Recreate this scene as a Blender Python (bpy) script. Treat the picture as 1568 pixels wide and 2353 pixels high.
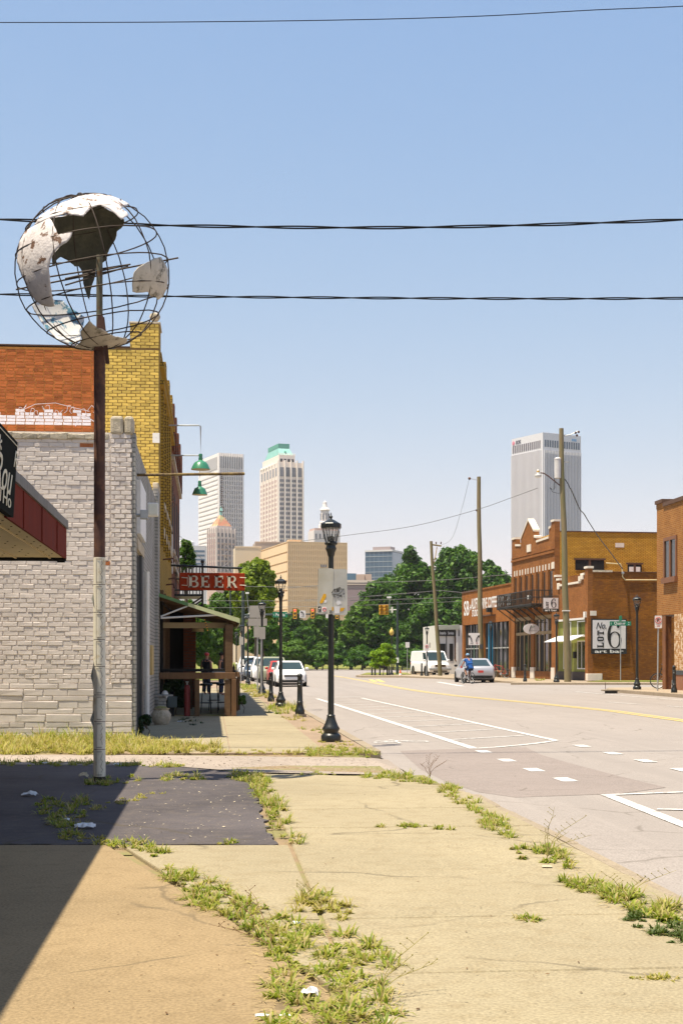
import bpy, math, random
import numpy as np
from mathutils import Vector, Matrix
for o in list(bpy.data.objects): bpy.data.objects.remove(o)
scn = bpy.context.scene
COL = scn.collection
R = math.radians
rnd = random.Random(7)
# ---------------------------------------------------------------- camera
# picture units: the photograph at 1568 x 2352; eye 1.4 m up, horizon at row 1517, 50 mm lens on 35 mm film held upright, level with rising front
F, CX, HY, EYE = 3267.0, 784.0, 1517.0, 1.4
cam = bpy.data.cameras.new('camera'); cam.sensor_fit = 'VERTICAL'; cam.sensor_height = 36.0; cam.sensor_width = 24.0
cam.lens = 50.0; cam.shift_y = (HY - 1176.0) / 2352.0; cam.clip_start = 0.1; cam.clip_end = 9000
camo = bpy.data.objects.new('camera', cam); COL.objects.link(camo)
camo.location = (0, 0, EYE); camo.rotation_euler = (R(90), 0, 0); scn.camera = camo
# ---------------------------------------------------------------- sky, sun, exposure
TH = math.atan2(297, 3267)                       # street runs 5.2 degrees left of the view
U = Vector((-math.sin(TH), math.cos(TH), 0)); V = Vector((math.cos(TH), math.sin(TH), 0))
SUN_EL = R(72); DEL = R(25)
hz = (-V) * math.cos(DEL) + (-U) * math.sin(DEL)
sdir = Vector((hz.x * math.cos(SUN_EL), hz.y * math.cos(SUN_EL), math.sin(SUN_EL)))
w = bpy.data.worlds.new('World'); scn.world = w; w.use_nodes = True
nt = w.node_tree; bg = nt.nodes['Background']
sky = nt.nodes.new('ShaderNodeTexSky'); sky.sky_type = 'NISHITA'; sky.sun_disc = False
sky.sun_elevation = SUN_EL; sky.sun_rotation = math.atan2(hz.x, hz.y)
sky.altitude = 200; sky.air_density = 1.0; sky.dust_density = 0.6; sky.ozone_density = 1.0
sp = nt.nodes.new('ShaderNodeSeparateColor'); cb0 = nt.nodes.new('ShaderNodeCombineColor'); nt.links.new(sky.outputs[0], sp.inputs[0])   # film response: a paler, hazier summer sky
for i_, (g_, k_) in enumerate(((.90, 1.54), (.60, 2.02), (.22, 3.92))):
    pw = nt.nodes.new('ShaderNodeMath'); pw.operation = 'POWER'; pw.inputs[1].default_value = g_; nt.links.new(sp.outputs[i_], pw.inputs[0])
    ml = nt.nodes.new('ShaderNodeMath'); ml.operation = 'MULTIPLY'; ml.inputs[1].default_value = k_; nt.links.new(pw.outputs[0], ml.inputs[0]); nt.links.new(ml.outputs[0], cb0.inputs[i_])
nt.links.new(cb0.outputs[0], bg.inputs[0]); bg.inputs[1].default_value = 0.078
sl = bpy.data.lights.new('sun', 'SUN'); sl.energy = 4.8; sl.angle = R(0.53); sl.color = (1.0, 0.91, 0.73)
so = bpy.data.objects.new('sun', sl); COL.objects.link(so); so.rotation_euler = sdir.to_track_quat('Z', 'Y').to_euler()
scn.view_settings.view_transform = 'Standard'; scn.view_settings.look = 'None'
scn.view_settings.exposure = 0.89; scn.view_settings.gamma = 1.0; scn.view_settings.use_curve_mapping = False
scn.render.engine = 'CYCLES'
scn.cycles.max_bounces = 6; scn.cycles.transparent_max_bounces = 8; scn.cycles.use_denoising = True
scn.cycles.volume_bounces = 0; scn.cycles.volume_step_rate = 10
# ---------------------------------------------------------------- places
def P(x, y, D): return Vector(((x - CX) / F * D, D, EYE + (HY - y) / F * D))      # picture point at depth D
def G(x, y, z=0.0):                                                               # picture point on level ground z
    D = (EYE - z) * F / (y - HY); return Vector(((x - CX) / F * D, D, z))
def S(s, v, z=0.0): return U * s + V * v + Vector((0, 0, z))                      # street frame: s along, v across
def sv(p): return (p.x * U.x + p.y * U.y, p.x * V.x + p.y * V.y)
RB = 0.15 / 14.5; RA = -0.10 - 2.84 * RB
def roadz(p):
    v = p.x * V.x + p.y * V.y
    return RA + RB * min(max(v, 2.84), 17.4)
def GR(x, y, up=0.0):                                                             # picture point on the cambered road
    k = V.x * (x - CX) / F + V.y; D = (EYE - RA) / ((y - HY) / F + RB * k)
    p = Vector(((x - CX) / F * D, D, 0)); z = roadz(p)
    D = (EYE - z) * F / (y - HY); p = Vector(((x - CX) / F * D, D, 0)); p.z = roadz(p) + up
    return p
# ---------------------------------------------------------------- mesh helpers
class MB:
    def __init__(s): s.v = []; s.f = []; s.m = []
    def add(s, vs, fs, mi=0):
        b = len(s.v); s.v += [tuple(p) for p in vs]; s.f += [tuple(i + b for i in f) for f in fs]; s.m += [mi] * len(fs); return s
    def box(s, x0, x1, y0, y1, z0, z1, mi=0):
        return s.add([(x0,y0,z0),(x1,y0,z0),(x1,y1,z0),(x0,y1,z0),(x0,y0,z1),(x1,y0,z1),(x1,y1,z1),(x0,y1,z1)],
            [(0,3,2,1),(4,5,6,7),(0,1,5,4),(1,2,6,5),(2,3,7,6),(3,0,4,7)], mi)
    def hexa(s, p, mi=0):
        return s.add(p, [(0,3,2,1),(4,5,6,7),(0,1,5,4),(1,2,6,5),(2,3,7,6),(3,0,4,7)], mi)
    def ext(s, pts, vec, mi=0):
        n = len(pts); vec = Vector(vec); a = [Vector(p) for p in pts]
        return s.add(a + [p + vec for p in a], [tuple(range(n))[::-1], tuple(range(n, 2*n))] + [(i, (i+1) % n, n + (i+1) % n, n + i) for i in range(n)], mi)
    def tube(s, pts, r, n=8, mi=0, cap=True):
        pts = [Vector(p) for p in pts]; k = len(pts); rr = r if isinstance(r, (list, tuple)) else [r] * k
        vs = []; ref = None
        for i, p in enumerate(pts):
            t = (pts[min(i+1, k-1)] - pts[max(i-1, 0)])
            t = t.normalized() if t.length > 1e-9 else Vector((0,0,1))
            if ref is None: ref = Vector((0,0,1)) if abs(t.z) < .9 else Vector((1,0,0))
            a = t.cross(ref).normalized(); b = t.cross(a).normalized(); ref = -b if False else ref
            for j in range(n):
                q = 2*math.pi*j/n; vs.append(p + (a*math.cos(q) + b*math.sin(q)) * rr[i])
        fs = [(i*n+j, i*n+(j+1) % n, (i+1)*n+(j+1) % n, (i+1)*n+j) for i in range(k-1) for j in range(n)]
        if cap: fs += [tuple(range(n))[::-1], tuple(range((k-1)*n, k*n))]
        return s.add(vs, fs, mi)
    def lathe(s, prof, n=16, c=(0,0,0), mi=0, ang=0.0):
        vs = []; k = len(prof)
        for (r, z) in prof:
            for j in range(n):
                q = 2*math.pi*j/n + ang; vs.append((c[0]+r*math.cos(q), c[1]+r*math.sin(q), c[2]+z))
        fs = [(i*n+j, i*n+(j+1) % n, (i+1)*n+(j+1) % n, (i+1)*n+j) for i in range(k-1) for j in range(n)]
        return s.add(vs, fs + [tuple(range(n))[::-1], tuple(range((k-1)*n, k*n))], mi)
    def ball(s, c, r, n=12, m=8, mi=0):
        rx, ry, rz = r if isinstance(r, (tuple, list)) else (r, r, r)
        vs = [(c[0], c[1], c[2]-rz)]; fs = []
        for i in range(1, m):
            a = -math.pi/2 + math.pi*i/m
            for j in range(n):
                q = 2*math.pi*j/n; vs.append((c[0]+rx*math.cos(a)*math.cos(q), c[1]+ry*math.cos(a)*math.sin(q), c[2]+rz*math.sin(a)))
        vs.append((c[0], c[1], c[2]+rz)); top = len(vs)-1
        for j in range(n): fs.append((0, 1+(j+1) % n, 1+j)); fs.append((top, 1+(m-2)*n+j, 1+(m-2)*n+(j+1) % n))
        for i in range(m-2):
            for j in range(n): fs.append((1+i*n+j, 1+i*n+(j+1) % n, 1+(i+1)*n+(j+1) % n, 1+(i+1)*n+j))
        return s.add(vs, fs, mi)
    def ring(s, c, r, rt, axis, n=28, k=6, mi=0, a0=0, a1=2*math.pi):
        ax = Vector(axis).normalized(); e1 = ax.orthogonal().normalized(); e2 = ax.cross(e1); c = Vector(c)
        return s.tube([c + (e1*math.cos(a0+(a1-a0)*i/n) + e2*math.sin(a0+(a1-a0)*i/n))*r for i in range(n+1)], rt, k, mi, False)
    def mesh(s, name, mats, smooth=False):
        me = bpy.data.meshes.new(name); me.from_pydata(s.v, [], s.f)
        for m in (mats if isinstance(mats, (list, tuple)) else [mats]): me.materials.append(m)
        if any(s.m): me.polygons.foreach_set('material_index', s.m)
        if smooth:
            me.polygons.foreach_set('use_smooth', [True]*len(s.f))
            try: me.set_sharp_from_angle(angle=R(42))
            except Exception: pass
        me.update(); return me
    def build(s, name, mats, parent=None, smooth=False, bevel=0):
        o = link(name, s.mesh(name, mats, smooth), parent)
        if bevel:
            b = o.modifiers.new('bevel', 'BEVEL'); b.width = bevel; b.segments = 2; b.limit_method = 'ANGLE'; b.angle_limit = R(40)
        return o
def link(name, me, parent=None, loc=None, rz=None, scale=None):
    o = bpy.data.objects.new(name, me); COL.objects.link(o)
    if parent is not None: o.parent = parent
    if loc is not None: o.location = loc
    if rz is not None: o.rotation_euler = (0, 0, rz)
    if scale is not None: o.scale = scale
    return o
def tag(o, label=None, cat=None, group=None, kind=None):
    for k, x in (('label', label), ('category', cat), ('group', group), ('kind', kind)):
        if x is not None: o[k] = x
    return o
def thing(name, label, cat, loc=(0,0,0), rz=0.0, group=None, scale=None):
    return tag(link(name, None, None, loc, rz, scale), label, cat, group)
def copy_tree(o, parent=None):
    c = o.copy(); COL.objects.link(c); c.parent = parent
    for ch in [x for x in bpy.data.objects if x.parent == o] if False else list(o.children): copy_tree(ch, c)
    return c
def boxm(name, mat, parent, *b, **k): return MB().box(*b).build(name, mat, parent, **k)
def text_mesh(txt, w=None, h=None, depth=.01, bold=0.0, shear=0.0, align='CENTER'):
    cu = bpy.data.curves.new('lettering', 'FONT'); cu.body = txt; cu.size = 1; cu.align_x = align; cu.offset = bold; cu.shear = shear; cu.resolution_u = 3
    cu.extrude = .02
    ob = bpy.data.objects.new('lettering', cu); COL.objects.link(ob)
    me = bpy.data.meshes.new_from_object(ob.evaluated_get(bpy.context.evaluated_depsgraph_get()))
    bpy.data.objects.remove(ob); bpy.data.curves.remove(cu)
    a = np.empty(len(me.vertices)*3, np.float32); me.vertices.foreach_get('co', a); a = a.reshape(-1, 3)
    lo = a.min(0); hi = a.max(0); sx = w/(hi[0]-lo[0]) if w else None; sy = h/(hi[1]-lo[1]) if h else None
    sx = sx or sy; sy = sy or sx
    cx, cy = (lo[0]+hi[0])/2, (lo[1]+hi[1])/2
    b = np.stack([(a[:,0]-cx)*sx, -(a[:,2]+.02)/.04*depth, (a[:,1]-cy)*sy], 1)
    me.vertices.foreach_set('co', b.astype(np.float32).ravel()); me.update(); return me
def lettering(name, txt, mat, parent, loc, w=None, h=None, depth=.01, bold=0.0, shear=0.0, rot=None):
    me = text_mesh(txt, w, h, depth, bold, shear); me.materials.clear(); me.materials.append(mat)
    o = link(name, me, parent, loc)
    if rot: o.rotation_euler = rot
    return o
def npmesh(name, verts, faces, mat):
    """verts (n,3); faces (m,k) all of one size"""
    me = bpy.data.meshes.new(name); n, (m, k) = len(verts), faces.shape
    me.vertices.add(n); me.vertices.foreach_set('co', verts.astype(np.float32).ravel())
    me.loops.add(m*k); me.loops.foreach_set('vertex_index', faces.astype(np.int32).ravel())
    me.polygons.add(m); me.polygons.foreach_set('loop_start', np.arange(0, m*k, k, dtype=np.int32))
    me.update(calc_edges=True); me.validate()
    me.materials.append(mat); return me
# ---------------------------------------------------------------- materials
def _m(name):
    m = bpy.data.materials.new(name); m.use_nodes = True; t = m.node_tree
    return m, t, t.nodes['Principled BSDF'], t.nodes.new, t.links.new
def rgb(c): return (c[0], c[1], c[2], 1)
def noise(t, scale, detail=4, rough=.6, vec=None, pos='Position'):
    n = t.nodes.new('ShaderNodeTexNoise'); n.inputs['Scale'].default_value = scale; n.inputs['Detail'].default_value = detail; n.inputs['Roughness'].default_value = rough
    if vec is None:
        g = t.nodes.new('ShaderNodeNewGeometry'); vec = g.outputs['Position']
    t.links.new(vec, n.inputs['Vector']); return n.outputs['Fac']
def ramp(t, fac, a, b, ca=(0,0,0), cb=(1,1,1)):
    r = t.nodes.new('ShaderNodeValToRGB'); r.color_ramp.elements[0].position = a; r.color_ramp.elements[1].position = b
    r.color_ramp.elements[0].color = rgb(ca); r.color_ramp.elements[1].color = rgb(cb); t.links.new(fac, r.inputs['Fac']); return r.outputs['Color']
def mixc(t, fac, a, b, mode='MIX'):
    n = t.nodes.new('ShaderNodeMix'); n.data_type = 'RGBA'; n.blend_type = mode
    def put(i, x):
        if isinstance(x, (tuple, list)): n.inputs[i].default_value = rgb(x)
        elif isinstance(x, (int, float)): n.inputs[i].default_value = x
        else: t.links.new(x, n.inputs[i])
    put(0, fac); put(6, a); put(7, b); return n.outputs[2]
def bump(t, bs, h, strength, dist=.01):
    b = t.nodes.new('ShaderNodeBump'); b.inputs['Strength'].default_value = strength; b.inputs['Distance'].default_value = dist
    t.links.new(h, b.inputs['Height']); t.links.new(b.outputs[0], bs.inputs['Normal'])
def mat(name, col, rough=.8, metal=0.0, var=.12, scale=3.0, col2=None, thr=(.52,.66), scale2=1.2, bmp=0.0, bscale=60, bdist=.006, isl=0.0, objr=0.0, spec=.35, fine=0.0, stretch=None):
    m, t, bs, N, L = _m(name)
    vec = None
    if stretch:
        g = N('ShaderNodeNewGeometry'); mp = N('ShaderNodeMapping'); mp.inputs['Scale'].default_value = stretch; L(g.outputs['Position'], mp.inputs[0]); vec = mp.outputs[0]
    f = noise(t, scale, 5, .65, vec)
    c = mixc(t, ramp(t, f, .25, .75), tuple(x*(1-var) for x in col), tuple(min(1, x*(1+var)) for x in col))
    if col2 is not None: c = mixc(t, ramp(t, noise(t, scale2, 6, .7, vec), *thr), c, col2)
    if fine: c = mixc(t, fine, c, mixc(t, ramp(t, noise(t, 90, 2, .5), .35, .65), (0,0,0), (1,1,1)), 'OVERLAY')
    if isl or objr:
        if isl: g = N('ShaderNodeNewGeometry'); o = g.outputs['Random Per Island']; a = isl
        else: g = N('ShaderNodeObjectInfo'); o = g.outputs['Random']; a = objr
        c = mixc(t, 1.0, c, ramp(t, o, 0, 1, (1-a,)*3, (1,)*3), 'MULTIPLY')
    L(c, bs.inputs['Base Color']); bs.inputs['Roughness'].default_value = rough; bs.inputs['Metallic'].default_value = metal
    bs.inputs['Specular IOR Level'].default_value = spec
    if bmp: bump(t, bs, noise(t, bscale, 4, .7), bmp, bdist)
    return m
def plain(name, col, rough=.5, metal=0.0, spec=.4): return mat(name, col, rough, metal, var=.06, scale=5, spec=spec)
def glass(name, col, rough=.06, spec=.6, var=.3, objr=0.0): return mat(name, col, rough, 0, var=var, scale=.35, spec=spec, objr=objr)
def leafmat(name, a, b, dark=.35):
    m, t, bs, N, L = _m(name)
    g = N('ShaderNodeNewGeometry'); r = g.outputs['Random Per Island']
    c = mixc(t, ramp(t, r, .1, .9), a, b)
    c = mixc(t, ramp(t, noise(t, .45, 3), .35, .7), c, tuple(x*.72 for x in a))
    L(c, bs.inputs['Base Color']); bs.inputs['Roughness'].default_value = .55; bs.inputs['Specular IOR Level'].default_value = .3
    tr = N('ShaderNodeBsdfTranslucent'); L(mixc(t, 1.0, c, (1.0, 1.0, .45), 'MULTIPLY'), tr.inputs[0])
    mx = N('ShaderNodeMixShader'); mx.inputs[0].default_value = dark
    L(bs.outputs[0], mx.inputs[1]); L(tr.outputs[0], mx.inputs[2]); L(mx.outputs[0], t.nodes['Material Output'].inputs[0]); return m
def brickmat(name, yaw, ca, cb, mortar, bw=.22, bh=.075, ms=.012, stain=None, sthr=(.55,.7), white=None):
    """walls too far away to tell the bricks apart one by one"""
    m, t, bs, N, L = _m(name)
    g = N('ShaderNodeNewGeometry')
    def rot(o):
        v = N('ShaderNodeVectorRotate'); v.rotation_type = 'Z_AXIS'; v.inputs['Angle'].default_value = -yaw; L(o, v.inputs['Vector']); s = N('ShaderNodeSeparateXYZ'); L(v.outputs[0], s.inputs[0]); return s
    p = rot(g.outputs['Position']); n = rot(g.outputs['True Normal'])
    ab = N('ShaderNodeMath'); ab.operation = 'ABSOLUTE'; L(n.outputs[0], ab.inputs[0])
    gt = N('ShaderNodeMath'); gt.operation = 'GREATER_THAN'; gt.inputs[1].default_value = .5; L(ab.outputs[0], gt.inputs[0])
    mx = N('ShaderNodeMix'); L(gt.outputs[0], mx.inputs[0]); L(p.outputs[0], mx.inputs[2]); L(p.outputs[1], mx.inputs[3])
    cb_ = N('ShaderNodeCombineXYZ'); L(mx.outputs[0], cb_.inputs[0]); L(p.outputs[2], cb_.inputs[1])
    br = N('ShaderNodeTexBrick'); L(cb_.outputs[0], br.inputs['Vector']); br.inputs['Scale'].default_value = 1
    br.inputs['Brick Width'].default_value = bw; br.inputs['Row Height'].default_value = bh; br.inputs['Mortar Size'].default_value = ms; br.inputs['Mortar Smooth'].default_value = .2
    br.inputs['Color1'].default_value = rgb(ca); br.inputs['Color2'].default_value = rgb(cb); br.inputs['Mortar'].default_value = rgb(mortar); br.inputs['Bias'].default_value = -.1
    c = mixc(t, ramp(t, noise(t, 1.4, 5), .3, .7), br.outputs['Color'], mixc(t, 1.0, br.outputs['Color'], (.72,.70,.66), 'MULTIPLY'))
    if stain: c = mixc(t, ramp(t, noise(t, .5, 6, .7), *sthr), c, mixc(t, .65, br.outputs['Color'], stain))
    if white: c = mixc(t, ramp(t, noise(t, 5, 4, .7), .50, .56), c, white)
    L(c, bs.inputs['Base Color']); bs.inputs['Roughness'].default_value = .9; bs.inputs['Specular IOR Level'].default_value = .2
    iv = N('ShaderNodeMath'); iv.operation = 'SUBTRACT'; iv.inputs[0].default_value = 1; L(br.outputs['Fac'], iv.inputs[1]); bump(t, bs, iv.outputs[0], .8, .012)
    return m

BLACKM = mat('black painted iron', (.012,.014,.013), .38, 0, var=.3, scale=12, spec=.5)
DARK = plain('dark interior', (.012,.011,.010), .9)
STEEL = mat('galvanised steel', (.42,.43,.43), .5, .6, var=.2, scale=9)
ALU = mat('weathered sign back', (.50,.48,.43), .5, .35, var=.12, scale=4, col2=(.42,.38,.29), thr=(.45,.75), scale2=1.5)
WHITE = plain('white paint', (.72,.71,.70), .45)
WHITEW = mat('worn white paint', (.70,.68,.64), .6, var=.1, scale=6, col2=(.45,.40,.32), thr=(.58,.7), scale2=9)
RUST = mat('rusty brown steel', (.085,.040,.030), .75, .1, var=.35, scale=6, col2=(.16,.07,.035), thr=(.5,.68), scale2=5, bmp=.3)
TIRE = plain('tyre rubber', (.015,.015,.016), .8)
WOODP = mat('weathered pole timber', (.20,.155,.085), .9, var=.25, scale=4, col2=(.15,.15,.065), thr=(.45,.65), scale2=.7, bmp=.5, bscale=40, stretch=(6,6,.7))
GLASSD = glass('dark shop glass', (.022,.026,.026))
YEL = plain('signal yellow', (.55,.30,.02), .5)
CHROME = plain('chrome', (.6,.6,.6), .15, 1.0)
# ================================================================ GROUND, ROAD, PAVEMENTS
def paving(name, col, stain, var=.10, crack=.5, spec_d=.5, speck=True, rough=.88, warm=None, lanes=0.0, cw=1.0):
    m, t, bs, N, L = _m(name)
    f1 = noise(t, .55, 6, .65); f2 = noise(t, 5.5, 6, .7); f3 = noise(t, 60, 3, .6)
    c = mixc(t, ramp(t, f1, .3, .7), tuple(x*(1-var) for x in col), tuple(x*(1+var) for x in col))
    c = mixc(t, ramp(t, f2, .48, .72), c, mixc(t, .55, c, stain))
    if warm: c = mixc(t, ramp(t, noise(t, 1.3, 5, .7), .5, .7), c, warm)
    c = mixc(t, .26, c, ramp(t, f3, .3, .7), 'OVERLAY'); c = mixc(t, ramp(t, noise(t, 2.2, 7, .75), .55, .75), c, mixc(t, .35, c, tuple(x*.55 for x in stain)))
    if speck: c = mixc(t, ramp(t, noise(t, 26, 2, .5), .70, .76), c, tuple(x*spec_d for x in col))
    if lanes:
        g = N('ShaderNodeNewGeometry'); vr = N('ShaderNodeVectorRotate'); vr.rotation_type = 'Z_AXIS'; vr.inputs['Angle'].default_value = -TH; L(g.outputs['Position'], vr.inputs['Vector'])
        mp = N('ShaderNodeMapping'); mp.inputs['Scale'].default_value = (1.0, .035, 1); L(vr.outputs[0], mp.inputs[0])
        c = mixc(t, ramp(t, noise(t, .9, 4, .6, mp.outputs[0]), .45, .72), c, tuple(x*(1-lanes) for x in col)); mp2 = N('ShaderNodeMapping'); mp2.inputs['Scale'].default_value = (4.0, .10, 1); L(vr.outputs[0], mp2.inputs[0])
        c = mixc(t, ramp(t, noise(t, 1.0, 5, .7, mp2.outputs[0]), .55, .75), c, tuple(min(1, x*(1+lanes*.5)) for x in col))
    if crack:
        g = N('ShaderNodeNewGeometry'); nz = N('ShaderNodeTexNoise'); nz.inputs['Scale'].default_value = 1.6; nz.inputs['Detail'].default_value = 5; L(g.outputs['Position'], nz.inputs['Vector'])
        ad = mixc(t, .35, g.outputs['Position'], nz.outputs['Color'], 'ADD')
        vo = N('ShaderNodeTexVoronoi'); vo.feature = 'DISTANCE_TO_EDGE'; vo.inputs['Scale'].default_value = .42; L(ad, vo.inputs['Vector'])
        k = ramp(t, vo.outputs['Distance'], .002*cw, .007*cw, (1,1,1), (0,0,0)); gate = ramp(t, noise(t, .8, 2), .46, .54)
        kk = mixc(t, 1.0, k, gate, 'MULTIPLY'); kf = N('ShaderNodeMath'); kf.operation = 'MULTIPLY'; kf.inputs[1].default_value = crack; L(kk, kf.inputs[0])
        c = mixc(t, kf.outputs[0], c, (.07,.055,.035))
    L(c, bs.inputs['Base Color']); bs.inputs['Roughness'].default_value = rough; bs.inputs['Specular IOR Level'].default_value = .25
    bump(t, bs, noise(t, 170, 3, .6), .22, .003); return m
CONC = paving('cream pavement concrete', (.300,.250,.160), (.215,.163,.090), var=.11, cw=1.3)  # cream tone and stains are the concrete's own
CONC2 = paving('brown apron concrete', (.268,.193,.105), (.185,.128,.065), var=.13)
CONC3 = paving('pale far concrete', (.33,.26,.185), (.24,.18,.12))
KERB = paving('kerb concrete', (.285,.23,.165), (.20,.155,.10), crack=.2)
GRIT = paving('pale roadside grit', (.285,.235,.18), (.22,.175,.125), var=.15, crack=.2)
ASPH = paving('bleached road asphalt', (.288,.252,.228), (.245,.212,.188), var=.06, crack=.40, lanes=.12, cw=1.4)
ASPH2 = paving('newer brownish asphalt', (.240,.200,.180), (.20,.165,.145), var=.08, crack=.5)
LOT = paving('black sealed asphalt', (.078,.067,.069), (.15,.122,.10), var=.35, crack=.7, warm=None, cw=1.5)
GRAV = paving('pale gravel', (.32,.265,.22), (.22,.17,.13), var=.18, crack=0, spec_d=.4)
STRIP = paving('dusty verge soil', (.29,.21,.145), (.20,.15,.09), var=.15, crack=.3)
DIRT = mat('dry soil', (.24,.17,.10), .95, var=.25, scale=1.5, col2=(.20,.19,.07), thr=(.45,.6), scale2=.8, bmp=.3)
LAWN = mat('mown lawn', (.15,.17,.025), .95, var=.3, scale=.9, col2=(.24,.20,.05), thr=(.48,.62), scale2=.35, bmp=.6, bscale=20, bdist=.05)
PAINT = mat('worn road paint', (.60,.58,.55), .7, var=.06, scale=8, col2=(.30,.265,.24), thr=(.50,.62), scale2=11)
YPAINT = mat('faded yellow road paint', (.62,.46,.12), .7, var=.06, scale=4, col2=(.46,.385,.26), thr=(.50,.66), scale2=10)
def struct(o): return tag(o, kind='structure')
def sheet(name, pts, m, parent=None): return MB().add([tuple(p) for p in pts], [tuple(range(len(pts)))]).build(name, m, parent)
def slab(name, pts2, z, m, parent=None, th=.12, tilt=0.004, bevel=.008):
    tx, ty, tz = rnd.uniform(-tilt, tilt), rnd.uniform(-tilt, tilt), rnd.uniform(-tilt, 0)
    cx = sum(p[0] for p in pts2)/len(pts2); cy = sum(p[1] for p in pts2)/len(pts2)
    b = MB(); n = len(pts2)
    def ins(p, d):
        v = Vector((p[0]-cx, p[1]-cy)); l = v.length; return (cx + v.x*(1-d/l), cy + v.y*(1-d/l))
    lo = [(p[0], p[1], z-th) for p in pts2]; mid = [(p[0], p[1], z - bevel + tz + tx*(p[0]-cx) + ty*(p[1]-cy)) for p in pts2]
    top = []
    for p in pts2: q = ins(p, bevel*1.6); top.append((q[0], q[1], z + tz + tx*(p[0]-cx) + ty*(p[1]-cy)))
    b.add(lo + mid + top, [(i, (i+1) % n, n+(i+1) % n, n+i) for i in range(n)] + [(n+i, n+(i+1) % n, 2*n+(i+1) % n, 2*n+i) for i in range(n)] + [tuple(range(2*n, 3*n))])
    return b.build(name, m, parent)
def rag(pts, step=.12, j=.025):
    out = []
    for a, c in zip(pts, pts[1:] + pts[:1]):
        n = max(1, int((Vector(c)-Vector(a)).length/step))
        for i in range(min(n, 60)): q = Vector(a).lerp(Vector(c), i/n); out.append(Vector((q.x + rnd.uniform(-j, j), q.y + rnd.uniform(-j, j), q.z)))
    return out
def svp(s, v): p = S(s, v); return (p.x, p.y)
def rect_sv(s0, s1, v0, v1, g=.004): return [svp(s0+g, v0+g), svp(s0+g, v1-g), svp(s1-g, v1-g), svp(s1-g, v0+g)]
# base ground out to the horizon
GBASE = mat('distant ground', (.16,.15,.07), .95, var=.25, scale=.05)
struct(sheet('ground', [(-1800,-120,-.17),(1800,-120,-.17),(1800,2400,-.17),(-1800,2400,-.17)], GBASE))
# road with camber, widening into the far junction
b = MB(); ss = [-6,0,8,16,24,32,40,50,60,70,80,90,100,110,130,160,200,236]; vs_ = [-120,-60,-20,2.6,5,8,10.5,13,15,17.4,30,60,120]
idx = {}
for i, s in enumerate(ss):
    for j, v in enumerate(vs_):
        p = S(s, v); p.z = roadz(p); idx[i,j] = len(b.v); b.v.append(tuple(p))
for i in range(len(ss)-1):
    for j in range(len(vs_)-1):
        if vs_[j] >= 2.6 or ss[i] >= 100: b.f.append((idx[i,j], idx[i,j+1], idx[i+1,j+1], idx[i+1,j])); b.m.append(0)
road = struct(b.build('road', ASPH))
road['label'] = 'wide bleached asphalt street curving away to the left'
def rsheet(name, px, m, up=.004): return sheet(name, [GR(x + (rnd.uniform(-3,3)), y + rnd.uniform(-.8,.8), up) for x, y in px], m, road)
def cr(cx, cy): return ((900 + cx/1.4063)*.7782, (2000 + cy/1.4063)*.7782)
rsheet('asphalt_patch', [cr(*q) for q in ((395,306),(560,300),(760,292),(920,290),(985,322),(1120,362),(1300,408),(1500,458),(1300,482),(1050,492),(870,500),(720,478),(600,440),(480,380))], ASPH2)
def gline(name, a, b_, wdt, m=PAINT, up=.008):
    A = GR(*a); B = GR(*b_); d = (B-A); d.z = 0; d.normalize(); n = Vector((-d.y, d.x, 0))*wdt/2
    pts = []
    for p in (A-n, B-n, B+n, A+n): p.z = roadz(p)+up; pts.append(p)
    return sheet(name, pts, m, road)
def gpoly(name, px, wdt, m=PAINT, up=.008):
    pts = [GR(*q) for q in px]; L_, R_ = [], []
    for i, p in enumerate(pts):
        d = pts[min(i+1, len(pts)-1)] - pts[max(i-1, 0)]; d.z = 0; d.normalize(); n = Vector((-d.y, d.x, 0))*wdt/2
        for q, lst in ((p+n, L_), (p-n, R_)): q.z = roadz(q)+up; lst.append(tuple(q))
    k = len(pts); return MB().add(L_+R_, [(i, k+i, k+i+1, i+1) for i in range(k-1)]).build(name, m, road)
La, Lb = (728,1605), (1088,1720); Ra, Rb = (830,1603.5), (1276,1701.5)
gpoly('hatch_border', [La, Lb], .16); gpoly('hatch_border', [Ra, Rb, (1240,1707), (1185,1713), (1130,1717.5), Lb], .13); gline('hatch_border', (728,1601.5), (828,1601), .22)
A0, A1, B0, B1 = GR(*La), GR(*Lb), GR(*Ra), GR(*Rb)
for k in range(1, 12):
    f = k/12.0; a = A0.lerp(A1, f); c = B0.lerp(B1, min(1, f*1.02)); d = (c-a); d.z = 0; d.normalize(); n = Vector((-d.y, d.x, 0))*.055
    pts = []
    for p in (a-n, c-n, c+n, a+n): p = p.copy(); p.z = roadz(p)+.0065; pts.append(p)
    sheet('hatch_stripe', pts, PAINT, road)
for (x, y) in ((1110,1727),(1163,1747),(1225,1769),(1297,1791.5),(1335,1714),(1406,1731),(1481,1748.5),(1566,1769)):
    c = GR(x, y); d = U*.28; n = V*.10
    pts = []
    for p in (c-d-n, c-d+n, c+d+n, c+d-n): p.z = roadz(p)+.008; pts.append(p)
    sheet('lane_dash', pts, PAINT, road)
gline('hatch_border', (1392,1826), (1640,1924), .14); gline('hatch_border', (1394,1827), (1640,1818), .10, up=.0095); gline('hatch_stripe', (1508,1860), (1640,1863), .10, up=.0095)
for off in (0, .26):
    pts = [(1700,1681),(1568,1657.5),(1400,1634),(1250,1618.5),(1130,1607),(1050,1599.5),(980,1591),(920,1582),(870,1572),(810,1560),(760,1552)]
    o = gpoly('centre_line', pts, .11, YPAINT); o.location.x = off
gpoly('edge_line', [(1320,1589),(1450,1600),(1600,1611)], .12); gline('lane_dash', (1395,1613), (1470,1618), .12); gline('lane_dash', (1530,1622), (1600,1627), .12)
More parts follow.
